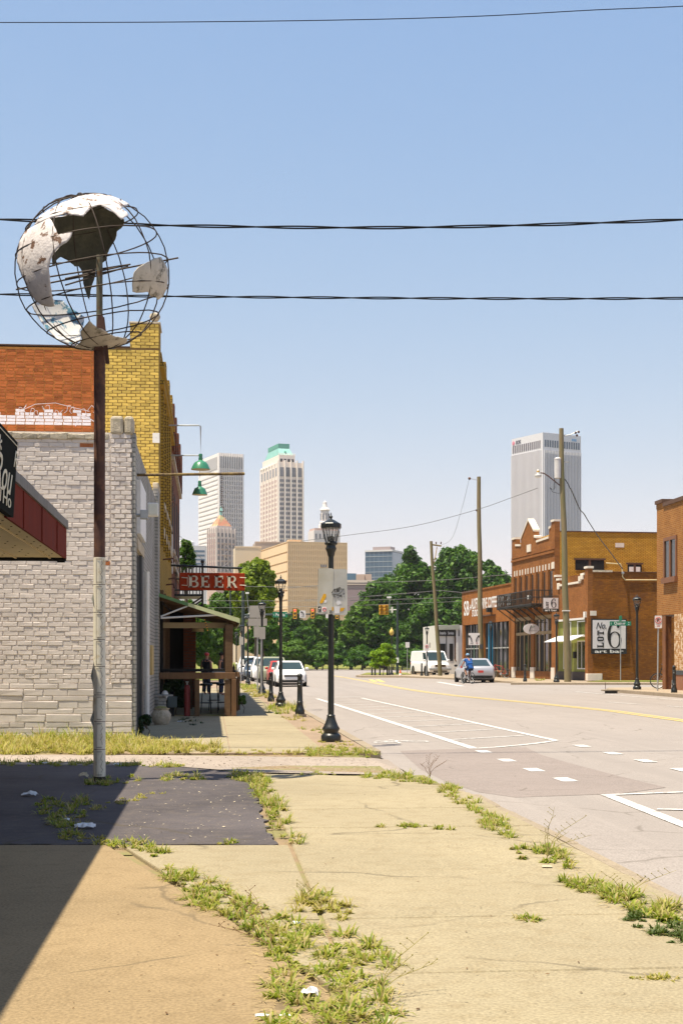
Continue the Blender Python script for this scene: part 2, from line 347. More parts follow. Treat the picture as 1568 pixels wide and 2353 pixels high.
gpoly('stop_line', [(1005,1566.5),(1030,1571),(1062,1576.5)], .3); gline('lane_dash', (850,1561), (862,1566), .3, YPAINT); gline('lane_dash', (866,1561), (880,1567), .3, YPAINT)
# bicycle symbol lying on the road
bm_ = MB(); Oc = GR(917, 1705); ez = Vector((0,0,1)); e1 = (GR(1000,1702)-GR(850,1709)); e1.z = 0; e1.normalize(); e2 = Vector((-e1.y, e1.x, 0))
def flat(pts, wd):
    q = [Oc + e1*x + e2*y for x, y in pts]
    for a, c in zip(q, q[1:]):
        d = (c-a).normalized(); n = Vector((-d.y, d.x, 0))*wd/2; vv = []
        for p in (a-n, c-n, c+n, a+n): p.z = roadz(p)+.009; vv.append(tuple(p))
        bm_.add(vv, [(0,1,2,3)])
for cx_ in (-.27, .34): flat([(cx_+.19*math.cos(a*.2618), .30*math.sin(a*.2618)) for a in range(25)], .055)
flat([(-.27,0),(-.1,.42),(.22,.45),(.34,0)], .05); flat([(-.1,.42),(-.02,.05),(.22,.45)], .05); flat([(-.27,0),(-.02,.05)], .05); flat([(.22,.45),(.2,.66),(.3,.70)], .05); flat([(-.17,.55),(-.05,.55)], .06)
bm_.build('bicycle_symbol', PAINT, road)
# near pavement: one slab wide, joints across it
pav = struct(link('sidewalk', None)); pav['label'] = 'sunlit concrete sidewalk of wide slabs with weeds in the joints'
js = [-1.2,.3,1.8,3.35,4.95,6.32,7.7,9.12,10.32,11.88,13.4,14.9]
VL, VR = .60, 2.72
for a, c in zip(js, js[1:]):
    slab('slab', rect_sv(a, c, VL, VR, .007), 0, CONC, pav)
slab('slab', [svp(14.907,.607), svp(14.907,2.713), svp(16.15,2.45), svp(16.393,2.30), svp(16.393,.607)], 0, CONC, pav)
slab('slab', [svp(16.407,.60), svp(16.407,2.28), svp(17.0,1.95), svp(17.45,1.2), svp(17.6,.60)], 0, CONC, pav)
struct(MB().ext([(p[0], p[1], -.16) for p in rect_sv(-1.3, 17.4, .5, 2.6, 0)], (0,0,.145)).build('sidewalk_bed', DIRT))
kb = struct(link('kerb', None))
for a in np.arange(-1.2, 14.6, 3.0):
    slab('kerb_stone', rect_sv(a, min(a+3.0, 14.9), 2.73, 2.83, .006), -.012, KERB, kb, th=.16, tilt=.012)
gp_ = [GR(x, y, .004) for x, y in ((1010,1812),(1060,1838),(1130,1880),(1200,1925),(1290,1978),(1400,2040),(1520,2100),(1640,2165))]; gq_ = [GR(x, y, .004) for x, y in ((1690,2140),(1590,2085),(1460,2020),(1370,1975),(1280,1925),(1190,1875),(1120,1842),(1060,1815))]
sheet('kerb_grit', rag([Vector(p) for p in gp_ + gq_], .18, .05) if 'rag' in globals() else gp_ + gq_, GRIT, road)
# apron on the left, in two pours
apr = struct(link('apron', None)); apr['label'] = 'brownish concrete apron in front of the shaded shop'
slab('slab', [(-9,-1.2),(.35,-1.2),(.19,4.2),(-.04,5.95),(-.60,7.70),(-1.78,10.80),(-9,10.75)], 0, CONC2, apr, tilt=.001)
slab('slab', [(-1.66,10.78),(-.59,7.78),(-.12,7.75),(-.405,10.80)], .0, CONC, apr, tilt=.002)
slab('slab', [(-.575,7.70),(-.03,6.06),(.03,6.1),(-.115,7.68)], .0, CONC, apr, tilt=.002)
struct(sheet('apron_bed', [(-10,-2,-.03),(.7,-2,-.03),(-.3,11,-.03),(-10,11,-.03)], DIRT))
lotp = [G(-700,1938), G(300,1938.5), G(520,1937), G(632,1940), G(607,1878), G(583,1812), G(568,1782), G(530,1771), G(420,1762), G(300,1757), G(0,1756), G(-400,1754)]
lotp = rag(lotp, .09, .035)
lot = struct(MB().ext([(p.x, p.y, -.12) for p in lotp], (0,0,.118)).build('parking_lot', LOT)); lot['label'] = 'black sealed asphalt lot around the globe sign pole'
struct(sheet('yard_soil', [tuple(S(10.5,-14,-.022)), tuple(S(10.5,.62,-.022)), tuple(S(17.5,.62,-.022)), tuple(S(18.2,2.3,-.06)), tuple(S(25.4,2.3,-.045)), tuple(S(25.4,-14,-.022))], DIRT))
gp = [G(-500,1730), G(0,1732), G(300,1733), G(520,1735), G(700,1738), G(845,1739)] + [GR(890,1745,.004), GR(930,1775,.004), GR(905,1788,.004)] + [G(840,1777), G(700,1775), G(570,1772), G(420,1760), G(0,1754), G(-500,1752)]
alley = struct(sheet('alley', [(p.x, p.y, p.z - (.006 if p.z > -.01 else 0)) for p in gp], GRAV)); alley['label'] = 'pale gravel alley crossing behind the asphalt lot'
# far pavement beyond the alley
pv2 = struct(link('sidewalk', None)); pv2['label'] = 'concrete sidewalk running along the painted brick shops'
js2 = [21.75,23.2,24.7,26.2,27.7,29.2,30.7,32.2,33.7,35.3,37,38.7,40.4,42.1,43.8,45.5,47.5,49.5,51.5,54,57,60,64,68,72]
for a, c in zip(js2, js2[1:]):
    v0 = -1.38 if a > 24.6 else -1.0
    slab('slab', rect_sv(a, c, v0, .28, .006), .004, CONC, pv2, tilt=.003); slab('slab', rect_sv(a, c, .28, 1.75, .006), .004, CONC, pv2, tilt=.003)
struct(MB().ext([(p[0], p[1], -.16) for p in rect_sv(21.6, 100, -1.6, 2.44, 0)], (0,0,.156)).build('verge_strip', STRIP))
kb2 = struct(link('kerb', None))
for a in np.arange(22.0, 100, 3.0): slab('kerb_stone', rect_sv(a, a+3, 2.45, 2.62, .006), .004, KERB, kb2, th=.16, tilt=.004)
# pads across the street
def pad(name, pts, z, m, label): o = struct(MB().ext([(x, y, -.16) for x, y in pts], (0,0,z+.16)).build(name, m, None, bevel=.03)); o['label'] = label; return o
pad('sidewalk', [svp(20,16.9), svp(20,40), svp(62.5,40), svp(62.5,19), svp(61.5,17.4), svp(60,16.9)], .2, CONC3, 'raised concrete corner sidewalk below the red brick corner building')
pad('sidewalk', [(9.4,79.2),(13.5,78.6),(40,78),(40,84),(15.2,84),(12,100),(9.9,115),(14,150),(4.2,150),(1.2,119),(1.6,116.2),(5.0,113.6),(7.3,104),(9.2,92),(9.7,86),(10.3,82)], .18, CONC3, 'concrete sidewalk in front of the row of orange brick shops')
struct(MB().ext([(13.9,80.6,.1),(40,80.6,.1),(40,84.9,.1),(15.4,84.9,.1)], (0,0,.115)).build('lawn', LAWN))
struct(MB().ext([(1.6,120,.1),(6,122,.1),(6.3,140,.1),(2.5,140,.1)], (0,0,.11)).build('lawn', LAWN))
# grassy bank beyond the junction
b = MB(); cu_ = [(-120,178),(-60,196),(-30,206),(-12,212),(0,214),(12,212),(26,206),(60,196),(120,185)]
for (x, y) in cu_:
    for (dy, z) in ((0,-.1),(0,.04),(.5,.06),(14,.28),(34,.75),(70,1.0)): b.v.append((x, y+dy, z))
for i in range(len(cu_)-1):
    for j in range(5): b.f.append((i*6+j, (i+1)*6+j, (i+1)*6+j+1, i*6+j+1)); b.m.append(1 if j < 2 else 0)
bank = struct(b.build('grass_bank', [LAWN, KERB])); bank['label'] = 'sunny grass bank beyond the street junction'
# left roadside lawn past the shops
struct(MB().ext([(p[0], p[1], -.16) for p in rect_sv(66, 100, -30, -1.6, 0)], (0,0,.17)).build('lawn', LAWN))
struct(MB().ext([(p[0], p[1], -.16) for p in rect_sv(101, 175, -80, 1.0, 0)], (0,0,.17)).build('lawn', LAWN))
# ================================================================ LEFT SIDE
def fac_s(x, v):
    q = (x - CX)/F; return v*(q*V.y - V.x)/(U.x - q*U.y)
WB = mat('painted grey brick', (.74,.655,.595), .85, var=.08, scale=5, col2=(.50,.46,.38), thr=(.60,.75), scale2=3.2, objr=.09, bmp=.5, bscale=70, bdist=.006)
WBi = mat('painted grey brickwork', (.74,.655,.595), .85, var=.08, scale=5, col2=(.50,.46,.38), thr=(.60,.75), scale2=3.2, isl=.09, bmp=.5, bscale=70, bdist=.006)
WMOR = mat('painted mortar', (.70,.625,.56), .95, var=.10, scale=8, col2=(.46,.41,.33), thr=(.60,.75), scale2=4, bmp=.6, bscale=50, bdist=.01)
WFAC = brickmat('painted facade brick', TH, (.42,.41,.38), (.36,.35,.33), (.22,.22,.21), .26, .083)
STONE = mat('crumbling cement coping', (.50,.43,.33), .95, var=.25, scale=7, col2=(.28,.24,.16), thr=(.5,.65), scale2=6, bmp=.9, bscale=30, bdist=.02)
OBR = mat('bare orange brick', (.42,.14,.05), .9, var=.2, scale=10)
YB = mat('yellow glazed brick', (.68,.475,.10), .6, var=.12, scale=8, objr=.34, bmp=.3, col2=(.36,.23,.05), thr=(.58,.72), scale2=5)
YBi = mat('yellow glazed brickwork', (.68,.475,.10), .6, var=.12, scale=8, isl=.34, bmp=.3, col2=(.36,.23,.05), thr=(.58,.72), scale2=5)
YMOR = mat('dark brown mortar', (.19,.12,.045), .95, var=.2)
OBi = mat('orange common brickwork', (.45,.130,.034), .9, var=.15, scale=2.5, isl=.46, bmp=.4, col2=(.46,.27,.11), thr=(.62,.75), scale2=9)
OMOR = mat('orange tinted mortar', (.45,.20,.05), .95, var=.2, scale=9)
WGRAF = mat('white wall paint', (.72,.68,.72), .7, var=.08, scale=9)
YFAC = brickmat('shaded yellow facade brick', TH, (.50,.32,.05), (.40,.25,.035), (.13,.08,.02), .23, .079)  # darker copy of the yellow brick, street front shade put into the colour
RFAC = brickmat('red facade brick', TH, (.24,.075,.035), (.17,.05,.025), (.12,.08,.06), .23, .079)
def brick_variant(seed, j=.045, ch=.055):
    r = random.Random(seed); jj = lambda a: r.uniform(-a, a)
    v = []
    for (x, z) in ((-.5,-.5),(.5,-.5),(.5,.5),(-.5,.5)): v.append((x + jj(j*.3), 0.25, z + jj(j*.6)))
    for (x, z) in ((-.5,-.5),(.5,-.5),(.5,.5),(-.5,.5)): v.append((x + jj(j*.4), -.55, z + jj(j*1.2)))
    for (x, z) in ((-.5,-.5),(.5,-.5),(.5,.5),(-.5,.5)): v.append((x*(1-ch*.55) + jj(j*.4), -1 + jj(.12), z*(1-ch*2.2) + jj(j)))
    f = [(0,1,5,4),(1,2,6,5),(2,3,7,6),(3,0,4,7),(4,5,9,8),(5,6,10,9),(6,7,11,10),(7,4,8,11),(8,9,10,11)]
    return v, f
BV = [brick_variant(i) for i in range(10)]
def brick_meshes(m): 
    out = []
    for i, (v, f) in enumerate(BV):
        me = bpy.data.meshes.new('brick'); me.from_pydata(v, [], f); me.materials.append(m); me.update(); out.append(me)
    return out
def lay(parent, bricks, mats, matsi, keep, depth=.018, joint=.010):
    """bricks: (x, z, w, h, material key, proud); the largest `keep` are single parts, the rest one part"""
    cache = {k: brick_meshes(m) for k, m in mats.items()}
    order = sorted(range(len(bricks)), key=lambda i: -bricks[i][2]*bricks[i][3]*(1 if bricks[i][5] is not None else 0) + rnd.random()*.004)
    single = set(order[:keep]); rest = {}
    for i, (x, z, w_, h_, k, pr) in enumerate(bricks):
        d = depth + (pr or 0) + rnd.uniform(-.004, .005); vi = rnd.randrange(len(BV)); sx, sz = w_-joint*1.55, h_-joint; fl = rnd.choice((-1, 1))
        if i in single:
            o = link('brick', cache[k][vi], parent, (x + w_/2, 0, z + h_/2), None, (sx, d, sz)); o.rotation_euler = (0, rnd.uniform(-.008,.008), 0)
        else:
            vv, ff = BV[vi]; mb = rest.setdefault(k, MB()); mb.add([(x+w_/2+p[0]*sx, p[1]*d, z+h_/2+p[2]*sz) for p in vv], ff)
    for k, mb in rest.items(): tag(mb.build('brick', matsi[k], parent), kind='stuff')
def bond(x0, x1, z0, z1, bl, bh, key, head=6, off=0, pr=0.0):
    out = []; n = int(round((z1-z0)/bh)); 
    for i in range(n):
        L_ = bl*.5 if head and (i + off) % head == 0 else bl
        x = x1 + (L_*.5 if i % 2 else 0) - (rnd.uniform(0, .03))
        while x > x0 + .03:
            a = max(x0, x - L_*rnd.uniform(.96, 1.04)); e = min(x, x1)
            if e - a > .04: out.append((a, z0 + i*bh, e-a, bh, key, pr))
            x = a
    return out
# ---------------------------------------------------------------- painted brick shop
wb = thing('brick_shop', 'grey painted one storey brick shop with crumbling coping, left of the patio', 'building', S(25.23, -1.388), TH)
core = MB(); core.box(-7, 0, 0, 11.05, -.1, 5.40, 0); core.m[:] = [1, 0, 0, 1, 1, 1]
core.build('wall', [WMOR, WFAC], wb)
bricks = []
# stone base courses
z = 0.0
for hgt in (.13,.10,.09,.14,.10,.13,.09,.12,.10):
    x = -.005
    while x > -3.0:
        w_ = rnd.choice((.26,.34,.42,.5,.62)); a = max(-3.0, x-w_)
        if hgt > .14 and rnd.random() < .4:
            k_ = rnd.uniform(.4,.6); bricks.append((a, z, x-a, hgt*k_, 'w', .004)); bricks.append((a, z+hgt*k_, x-a, hgt*(1-k_), 'w', rnd.choice((.0,.006))))
        else: bricks.append((a, z, x-a, hgt, 'w', rnd.choice((.0,.003,.006))))
        x = a
    z += hgt
bh = .0826
q_ = bond(-.385, -.004, z, 5.40, .19, bh, 'w', 0, pr=.010); m_ = bond(-3.0, -.385, z, 5.26, .262, bh, 'w', 8, 3)
for i, t_ in enumerate(m_):
    if abs(t_[0]+.62) < .12 and abs(t_[1]-3.08) < .05: m_[i] = t_[:4] + ('o', -.006)
    if abs(t_[0]+1.05) < .13 and abs(t_[1]-5.1) < .05: m_[i] = t_[:4] + ('o', -.012)
    if abs(t_[0]+.52) < .1 and abs(t_[1]-3.98) < .05: m_[i] = t_[:4] + ('o', -.006)
lay(wb, bricks + q_ + m_, {'w': WB, 'o': OBR}, {'w': WBi, 'o': OBR}, 300, .012, .012)
cp = MB(); x = -3.2
while x < -.42:
    w_ = rnd.uniform(.12, .34); e = min(x+w_, -.40); h0 = rnd.uniform(.055,.10); yo = rnd.uniform(.02,.05)
    cp.hexa([(x,-yo,5.27),(e,-yo*rnd.uniform(.6,1.2),5.27+rnd.uniform(-.01,.01)),(e,.32,5.27),(x,.32,5.27),(x,-yo,5.30+h0),(e,-yo,5.30+rnd.uniform(.05,.1)),(e,.32,5.42),(x,.32,5.42)]); x = e
cp.build('coping', STONE, wb, bevel=.012)
MB().box(-7, -3.2, -.03, .32, 5.27, 5.41).build('coping', STONE, wb)
for a, e in ((-.385,-.155),(-.145,.02)):
    c_ = MB().box(a, e, -.05, .34, 5.36, 5.69).build('cap_stone', STONE, wb, bevel=.05)
# street front of the shop (seen at a sharp angle)
def fy(x): return fac_s(x, -1.388) - 25.23
fr = MB().box(-.05, .05, 0, .42, 0, 5.40).build('pier', WFAC, wb)
MB().box(-.05, .075, 9.75, 11.05, 0, 5.62).build('pier', WFAC, wb)
MB().box(-.05, .09, 9.70, 11.1, 5.62, 5.74).build('cap_stone', STONE, wb, bevel=.02)
boxm('door', DARK, wb, -.3, .012, fy(311), fy(319), 0, 3.36)
DGREY = plain('dark grey joinery', (.05,.055,.06), .6)
dj = boxm('door_frame', DGREY, wb, -.02, .055, fy(319.5), fy(324), 0, 3.4)
boxm('lintel', STONE, wb, -.02, .06, fy(310), fy(325), 3.42, 3.62)
boxm('sign_panel', WHITE, wb, -.01, .075, fy(314), fy(327), 3.75, 4.75)
MB().tube([(.08, fy(329), .3),(.08, fy(329), 3.2)], .05, 8).build('downpipe', WHITEW, wb)
boxm('window', GLASSD, wb, -.01, .008, fy(332), fy(341), 1.0, 3.1)
boxm('window_frame', WHITEW, wb, -.01, .03, fy(330.5), fy(332), .9, 3.2)
mbx = MB().box(.0, .17, fy(331), fy(335), 1.1, 1.72); mbx.build('mail_box', mat('tan plastic', (.42,.30,.12), .6), wb, bevel=.02)
fl = MB(); fl.tube([(.0, .25, 3.98),(.14, .25, 3.98)], .03, 8); fl.box(.12, .26, .17, .33, 3.91, 4.07); flo = fl.build('floodlight', STEEL, wb, bevel=.01)
boxm('lamp_housing', WHITEW, flo, .25, .44, .2, .36, 3.96, 4.20, bevel=.015); boxm('lens', glass('frosted lens', (.55,.55,.48), .3), flo, .27, .42, .185, .199, 3.99, 4.17)
# ---------------------------------------------------------------- yellow brick building
yb = thing('brick_building', 'tall yellow glazed brick building with orange common brick side wall', 'building', S(36.42, -1.33), TH)
yc = MB(); yc.box(-1.36, 0, 0, 11, -.1, 9.33, 0); yc.box(-.74, 0, .001, 1.0, 9.33, 9.95, 0); yc.m[:] = [1,1,0,2,1,1]*2
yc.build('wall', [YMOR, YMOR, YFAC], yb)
oc = MB(); oc.box(-9, -1.362, 0, 11, -.1, 9.30, 0); oc.build('side_wall', OMOR, yb)
yh = .0793
def tooth(z): return -1.36 - (.11 if int(z/yh) % 2 else 0)
ybr = []
for i in range(int((9.33-5.0)/yh)):
    z = 5.0 + i*yh; ybr += [(*t_[:1], z, *t_[2:]) for t_ in bond(tooth(z), -.006, z, z+yh, .232 if i % 5 else .125, yh, 'y', 0)] if i % 2 else [(*t_[:1], z, *t_[2:]) for t_ in bond(tooth(z), -.006 , z, z+yh, .232, yh, 'y', 0)]
ybr2 = []
for i in range(int((9.33-5.0)/yh)):
    z = 5.0 + i*yh; x = -.006; first = True
    while x > tooth(z) + .03:
        L_ = (.116 if (first and i % 2) else .232)*rnd.uniform(.98, 1.02); a = max(tooth(z), x-L_); ybr2.append((a, z, x-a, yh, 'y', 0.0)); x = a; first = False
for i in range(8):
    z = 9.33 + i*yh*.97; x = -.006; first = True
    while x > -.72:
        L_ = .116 if (first and i % 2) else .232; a = max(-.735, x-L_); ybr2.append((a, z, x-a, yh*.97, 'y', 0.0)); x = a; first = False
lay(yb, ybr2, {'y': YB}, {'y': YBi}, 300, .012, .013)
obr = []
for i in range(int((9.30-5.2)/yh)):
    z = 5.2 + i*yh; x = tooth(z) - .004; first = True
    while x > -4.7:
        L_ = (.12 if (first and i % 2) or i % 7 == 2 else .235)*rnd.uniform(.94, 1.05); a = x - L_
        wht = (7.30 < z < 7.62 + .05*math.sin(x*9) and -4.2 < x < -1.5 and rnd.random() < .93) 
        obr.append((a, z, L_, yh, 'g' if wht else 'o', None)); x = a; first = False
lay(yb, obr, {}, {'o': OBi, 'g': WGRAF}, 0, .012, .013)
# sprayed scribbles above the painted strip
gr = MB()
def ribbon(mb, pts, wd, y):
    for (a, c) in zip(pts, pts[1:]):
        d = Vector((c[0]-a[0], 0, c[1]-a[1])); 
        if d.length < 1e-6: continue
        d.normalize(); n = Vector((-d.z, 0, d.x))*wd/2; A = Vector((a[0], y, a[1])); C = Vector((c[0], y, c[1])); mb.add([A-n, C-n, C+n, A+n], [(0,1,2,3)])
rg = random.Random(3)
for k in range(13):
    x0 = -3.5 + k*.15; z0 = 7.68 + .08*math.sin(k*1.7); ribbon(gr, [(x0 + .10*math.cos(a*.5+k)*(.5+.5*math.sin(a)), z0 + .10*math.sin(a*.62+k*2)) for a in range(9)], .009, -.0205)
ribbon(gr, [(-3.6,7.62),(-3.1,7.86),(-2.6,7.90),(-2.2,7.80),(-1.75,7.70)], .010, -.021); ribbon(gr, [(-2.1,7.32),(-2.0,7.6),(-1.8,7.55),(-1.5,7.36)], .02, -.021)
gr.build('graffiti', WGRAF, yb)
TIN = plain('dark roof edging', (.07,.04,.03), .8)
MB().box(-9, -.74, -.03, .3, 9.335, 9.365).build('roof_edge', TIN, yb)
MB().box(-.76, .03, -.03, 1.05, 9.955, 10.0).build('pier_cap', STONE, yb, bevel=.01)
MB().lathe([(.10,0),(.10,.03),(.06,.05),(.12,.12),(.14,.18),(.12,.24),(.05,.28),(.01,.29)], 14, (-.12,.2,10.0)).build('finial', STONE, yb, smooth=True)
boxm('white_block', WHITEW, yb, -.17, .004, -.016, .1, 6.93, 7.18)
for a in (1.6, 3.6, 5.6, 7.6):      # street front: piers, windows, bands
    boxm('window', DARK, yb, -.1, .012, a, a+1.1, 5.6, 8.0); boxm('window_sill', STONE, yb, -.1, .09, a-.1, a+1.2, 5.45, 5.58)
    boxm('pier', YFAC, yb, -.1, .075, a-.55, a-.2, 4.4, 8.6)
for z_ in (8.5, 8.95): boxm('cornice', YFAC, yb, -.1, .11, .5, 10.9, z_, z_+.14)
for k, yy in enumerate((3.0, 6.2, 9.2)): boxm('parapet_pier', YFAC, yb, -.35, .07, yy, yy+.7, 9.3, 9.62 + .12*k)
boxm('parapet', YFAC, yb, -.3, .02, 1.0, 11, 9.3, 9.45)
for (yy, z_) in ((2.6,4.15),(4.6,4.3),(7.5,3.9),(5.2,3.6)): MB().tube([(0,yy,z_),(.22,yy,z_+.02),(.24,yy,z_-.1)], .025, 6).build('wall_bracket', RUST, yb)
boxm('stone_band', STONE, yb, -.05, .05, 1.2, 10.8, 4.75, 5.0)
boxm('shop_window', DARK, yb, -.1, .02, .5, 10.7, .3, 3.1)
TIM = mat('brown stained timber', (.15,.078,.034), .7, var=.25, scale=3, bmp=.3, stretch=(8,8,1))  # brown lowered as well to carry the patio's deep shade
for a in (.2, 2.2, 4.2, 6.2, 8.6): boxm('post', TIM, yb, -.05, .10, a, a+.16, 0, 3.2)
boxm('brick_pier', RFAC, yb, -.05, .30, 7.3, 8.1, 0, 3.3); 
for k, (yy, z_) in enumerate(((7.297,2.35),(7.297,1.9),(7.297,1.62))): boxm('notice', WHITE, yb, .06+.07*k, .14+.07*k, yy-.006, yy, z_, z_+.16)
# ---------------------------------------------------------------- red brick building beyond
rb = thing('brick_building', 'dark red brick building with iron balcony behind the BEER sign', 'building', S(47.45, -1.36), TH)
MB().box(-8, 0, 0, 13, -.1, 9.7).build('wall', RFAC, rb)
for k, yy in enumerate((.2, 3.2, 6.4, 9.4, 12.2)): boxm('parapet_pier', RFAC, rb, -.3, .12, yy, yy+.6, 8.4, 9.95 + .05*(k % 2))
for a in (1.2, 4.2, 7.4, 10.4): boxm('window', DARK, rb, -.1, .012, a, a+1.3, 5.2, 7.4); boxm('window_sill', STONE, rb, -.1, .1, a-.1, a+1.4, 5.05, 5.18)
for z_ in (8.2, 4.6): boxm('cornice', STONE, rb, -.1, .10, .9, 12.9, z_, z_+.16)
boxm('shop_window', DARK, rb, -.1, .02, .6, 12.4, .4, 3.2)
boxm('pilaster', WHITEW, rb, -.02, .06, .15, .5, 4.3, 5.6)
bal = MB(); bx0, bx1, by0, by1, bz0, bz1 = .02, 1.02, 4.2, 6.6, 3.72, 4.80
bal.box(bx0, bx1, by0, by1, bz0, bz0+.08)
bo = bal.build('balcony', BLACKM, rb)
rail = MB()
for z_ in (bz0+.22, bz0+.62, bz1): rail.tube([(bx0,by0,z_),(bx1,by0,z_),(bx1,by1,z_)], .03, 6)
for k in range(9): rail.tube([(bx0+.06+k*.12,by0,bz0),(bx0+.06+k*.12,by0,bz1)], .02, 5)
for k in range(14): rail.tube([(bx1,by0+k*.18,bz0),(bx1,by0+k*.18,bz1)], .018, 5)
rail.tube([(bx1,by0,bz0-.35),(bx1,by0,bz1+.1)], .045, 6); rail.ball((bx1,by0,bz1+.17), .075, 8, 6)
rail.build('railing', BLACKM, bo)
br_ = MB(); br_.tube([(0,by0,bz0-.7),(bx1,by0,bz0-.02)], .035, 6); br_.tube([(0,by0,bz0-.35),(bx1,by0,bz0-.35)], .03, 6); br_.tube([(0,by1,bz0-.7),(bx1,by1,bz0-.02)], .035, 6); br_.build('bracket', BLACKM, bo)
# ---------------------------------------------------------------- gooseneck lamps, pole with chains, BEER sign
GREEN = mat('green enamel', (.04,.20,.11), .3, var=.2, scale=10, spec=.6)
CREAM = plain('cream enamel', (.62,.50,.28), .4)
def goose(xw, yw, xl, D, wdt, label):
    px = F/D; a = P(xw, yw, D); k = P(xl, yw+1, D); t_ = thing('wall_lamp', label, 'lamp', (k.x, k.y, 0), 0, 'green gooseneck wall lamps')
    zt = k.z; n = MB(); n.tube([(a.x-k.x, 0, zt), (-.05, 0, zt), (0,0,zt-.03), (0,0,zt-.85)], .022, 8); n.build('arm', RUST if wdt < .5 else STEEL, t_)
    r = wdt/2; z0 = zt - .85
    sh = MB(); sh.lathe([(.045,.02),(.06,-.02),(.05,-.06),(.065,-.12),(.055,-.16),(.09,-.19),(.17,-.23),(r*.78,-.29),(r,-.42),(r*1.02,-.44),(r*.99,-.44),(r*.75,-.31),(.14,-.25),(.04,-.2)], 24, (0,0,z0)); sh.build('shade', GREEN, t_, smooth=True)
    MB().lathe([(r*.985,-.438),(r*.74,-.315),(.13,-.262),(.03,-.25)], 24, (0,0,z0)).build('shade_lining', CREAM, t_, smooth=True)
goose(372, 976, 461, 41.5, .55, 'green enamel gooseneck lamp, the upper and nearer of the two')
goose(391, 1045, 459, 46.5, .50, 'green enamel gooseneck lamp hanging just below the long rusty pole')
pp = thing('sign_pole', 'long rusty horizontal pole with two hanging chains and no sign', 'pole', S(26.35, -1.30), TH)
A = P(313, 1092, 26.1); B = P(562, 1088, 26.35); o0 = pp.location; inv = Matrix.Rotation(-TH, 3, 'Z')
def loc(p): return inv @ (Vector(p) - Vector(o0))
MB().tube([loc(A) - Vector((.35,0,0)), loc(B)], .027, 10).build('pole', mat('rusted yellow steel', (.22,.15,.05), .7, .2, var=.3, scale=8, col2=(.08,.05,.03), thr=(.45,.6), scale2=7), pp)
def chain(x, y0, y1, D):
    c = MB(); k = 0; y = y0
    while y < y1:
        p = loc(P(x, y, D)); ax = (1,0,0) if k % 2 else (0,1,0); q = loc(P(x, y+5.2, D)); mid = (p+q)/2
        if k % 2: c.tube([mid + Vector((0,.011,.024)), mid + Vector((0,-.011,.024)), mid + Vector((0,-.013,-.02)), mid + Vector((0,.013,-.02)), mid + Vector((0,.011,.024))], .0065, 5, 0, False)
        else: c.tube([mid + Vector((.013,0,.024)), mid + Vector((-.013,0,.024)), mid + Vector((-.013,0,-.024)), mid + Vector((.013,0,-.024)), mid + Vector((.013,0,.024))], .0065, 5, 0, False)
        y += 5.0; k += 1
    p = loc(P(x, y+6, D)); c.ring(p, .045, .007, (0,1,0), 14, 5); c.build('chain', RUST, pp)
chain(510, 1094, 1163, 26.3); chain(397, 1092, 1150, 26.17)
D = 46.0; bs_ = thing('hanging_sign', 'red BEER sign with cream slab letters hanging from an iron bar', 'sign', P(488, 1356, D) , 0)
def bp(x, y, dy=0): p = P(x, y, D) - Vector(bs_.location); p.y = dy; return p
REDP = mat('weathered red sign paint', (.34,.040,.012), .8, 0, spec=.06, var=.15, scale=3, col2=(.20,.035,.015), thr=(.5,.7), scale2=4)
CRM = mat('aged cream paint', (.66,.60,.47), .5, var=.08, scale=9, col2=(.30,.15,.06), thr=(.62,.7), scale2=12)
MB().ext([bp(412,1315), bp(562,1316.5), bp(562,1356.5), bp(413,1355)], (0,.12,0)).build('panel', REDP, bs_, bevel=.012)
MB().tube([bp(388,1298,.06), bp(556,1305,.06)], .035, 8).build('bar', BLACKM, bs_)
for x in (440, 549): MB().tube([bp(x,1302,.06), bp(x,1316,.06)], .018, 6).build('hanger', BLACKM, bs_)
def slabletter(ch, x, z, w_, h_, mb):
    st, sf = .26*w_, .16*h_*.62
    def bx(a, e, c, d): mb.box(x+a*w_, x+e*w_, -.018, -.001, z+c*h_, z+d*h_)
    def arc(cx, cz, rx, rz, thx, thz, a0, a1, n=10):
        pts = []
        for i in range(n+1):
            t_ = R(a0+(a1-a0)*i/n); pts.append((cx+rx*math.cos(t_), cz+rz*math.sin(t_)))
        inn = [(cx+(rx-thx)*math.cos(R(a0+(a1-a0)*i/n)), cz+(rz-thz)*math.sin(R(a0+(a1-a0)*i/n))) for i in range(n+1)]
        for i in range(n):
            q = [pts[i], pts[i+1], inn[i+1], inn[i]]
            mb.ext([(x+u*w_, -.001, z+t*h_) for u, t in q], (0,-.017,0))
    bx(.06,.34,0,1); bx(-.02,.42,0,.10); bx(-.02,.42,.90,1)
    if ch == 'E': bx(.34,.92,.88,1); bx(.34,.96,0,.12); bx(.34,.72,.45,.57); bx(.84,.96,.12,.30); bx(.84,.93,.72,.90); bx(.66,.74,.38,.64)
    if ch == 'B': bx(.34,.62,.90,1); bx(.34,.62,.46,.56); bx(.34,.62,0,.10); arc(.6,.755,.30,.245,.20,.10,-90,90); arc(.62,.27,.36,.27,.22,.10,-90,90)
    if ch == 'R': bx(.34,.62,.90,1); bx(.34,.62,.42,.52); arc(.6,.735,.32,.265,.20,.10,-90,90); mb.ext([(x+u*w_, -.001, z+t*h_) for u, t in ((.48,.44),(.74,.44),(1.02,.06),(1.06,0),(.80,0))], (0,-.017,0))
lt = {}
for ch, x0, w_ in (('B',433,24),('E',462,20),('E',493,21),('R',522,22)):
    mb = MB(); p = bp(x0, 1349 + (x0-433)*.012); slabletter(ch, p.x, p.z, w_*D/F, 27*D/F, mb); mb.build('lettering', CRM, bs_)
tb = MB()
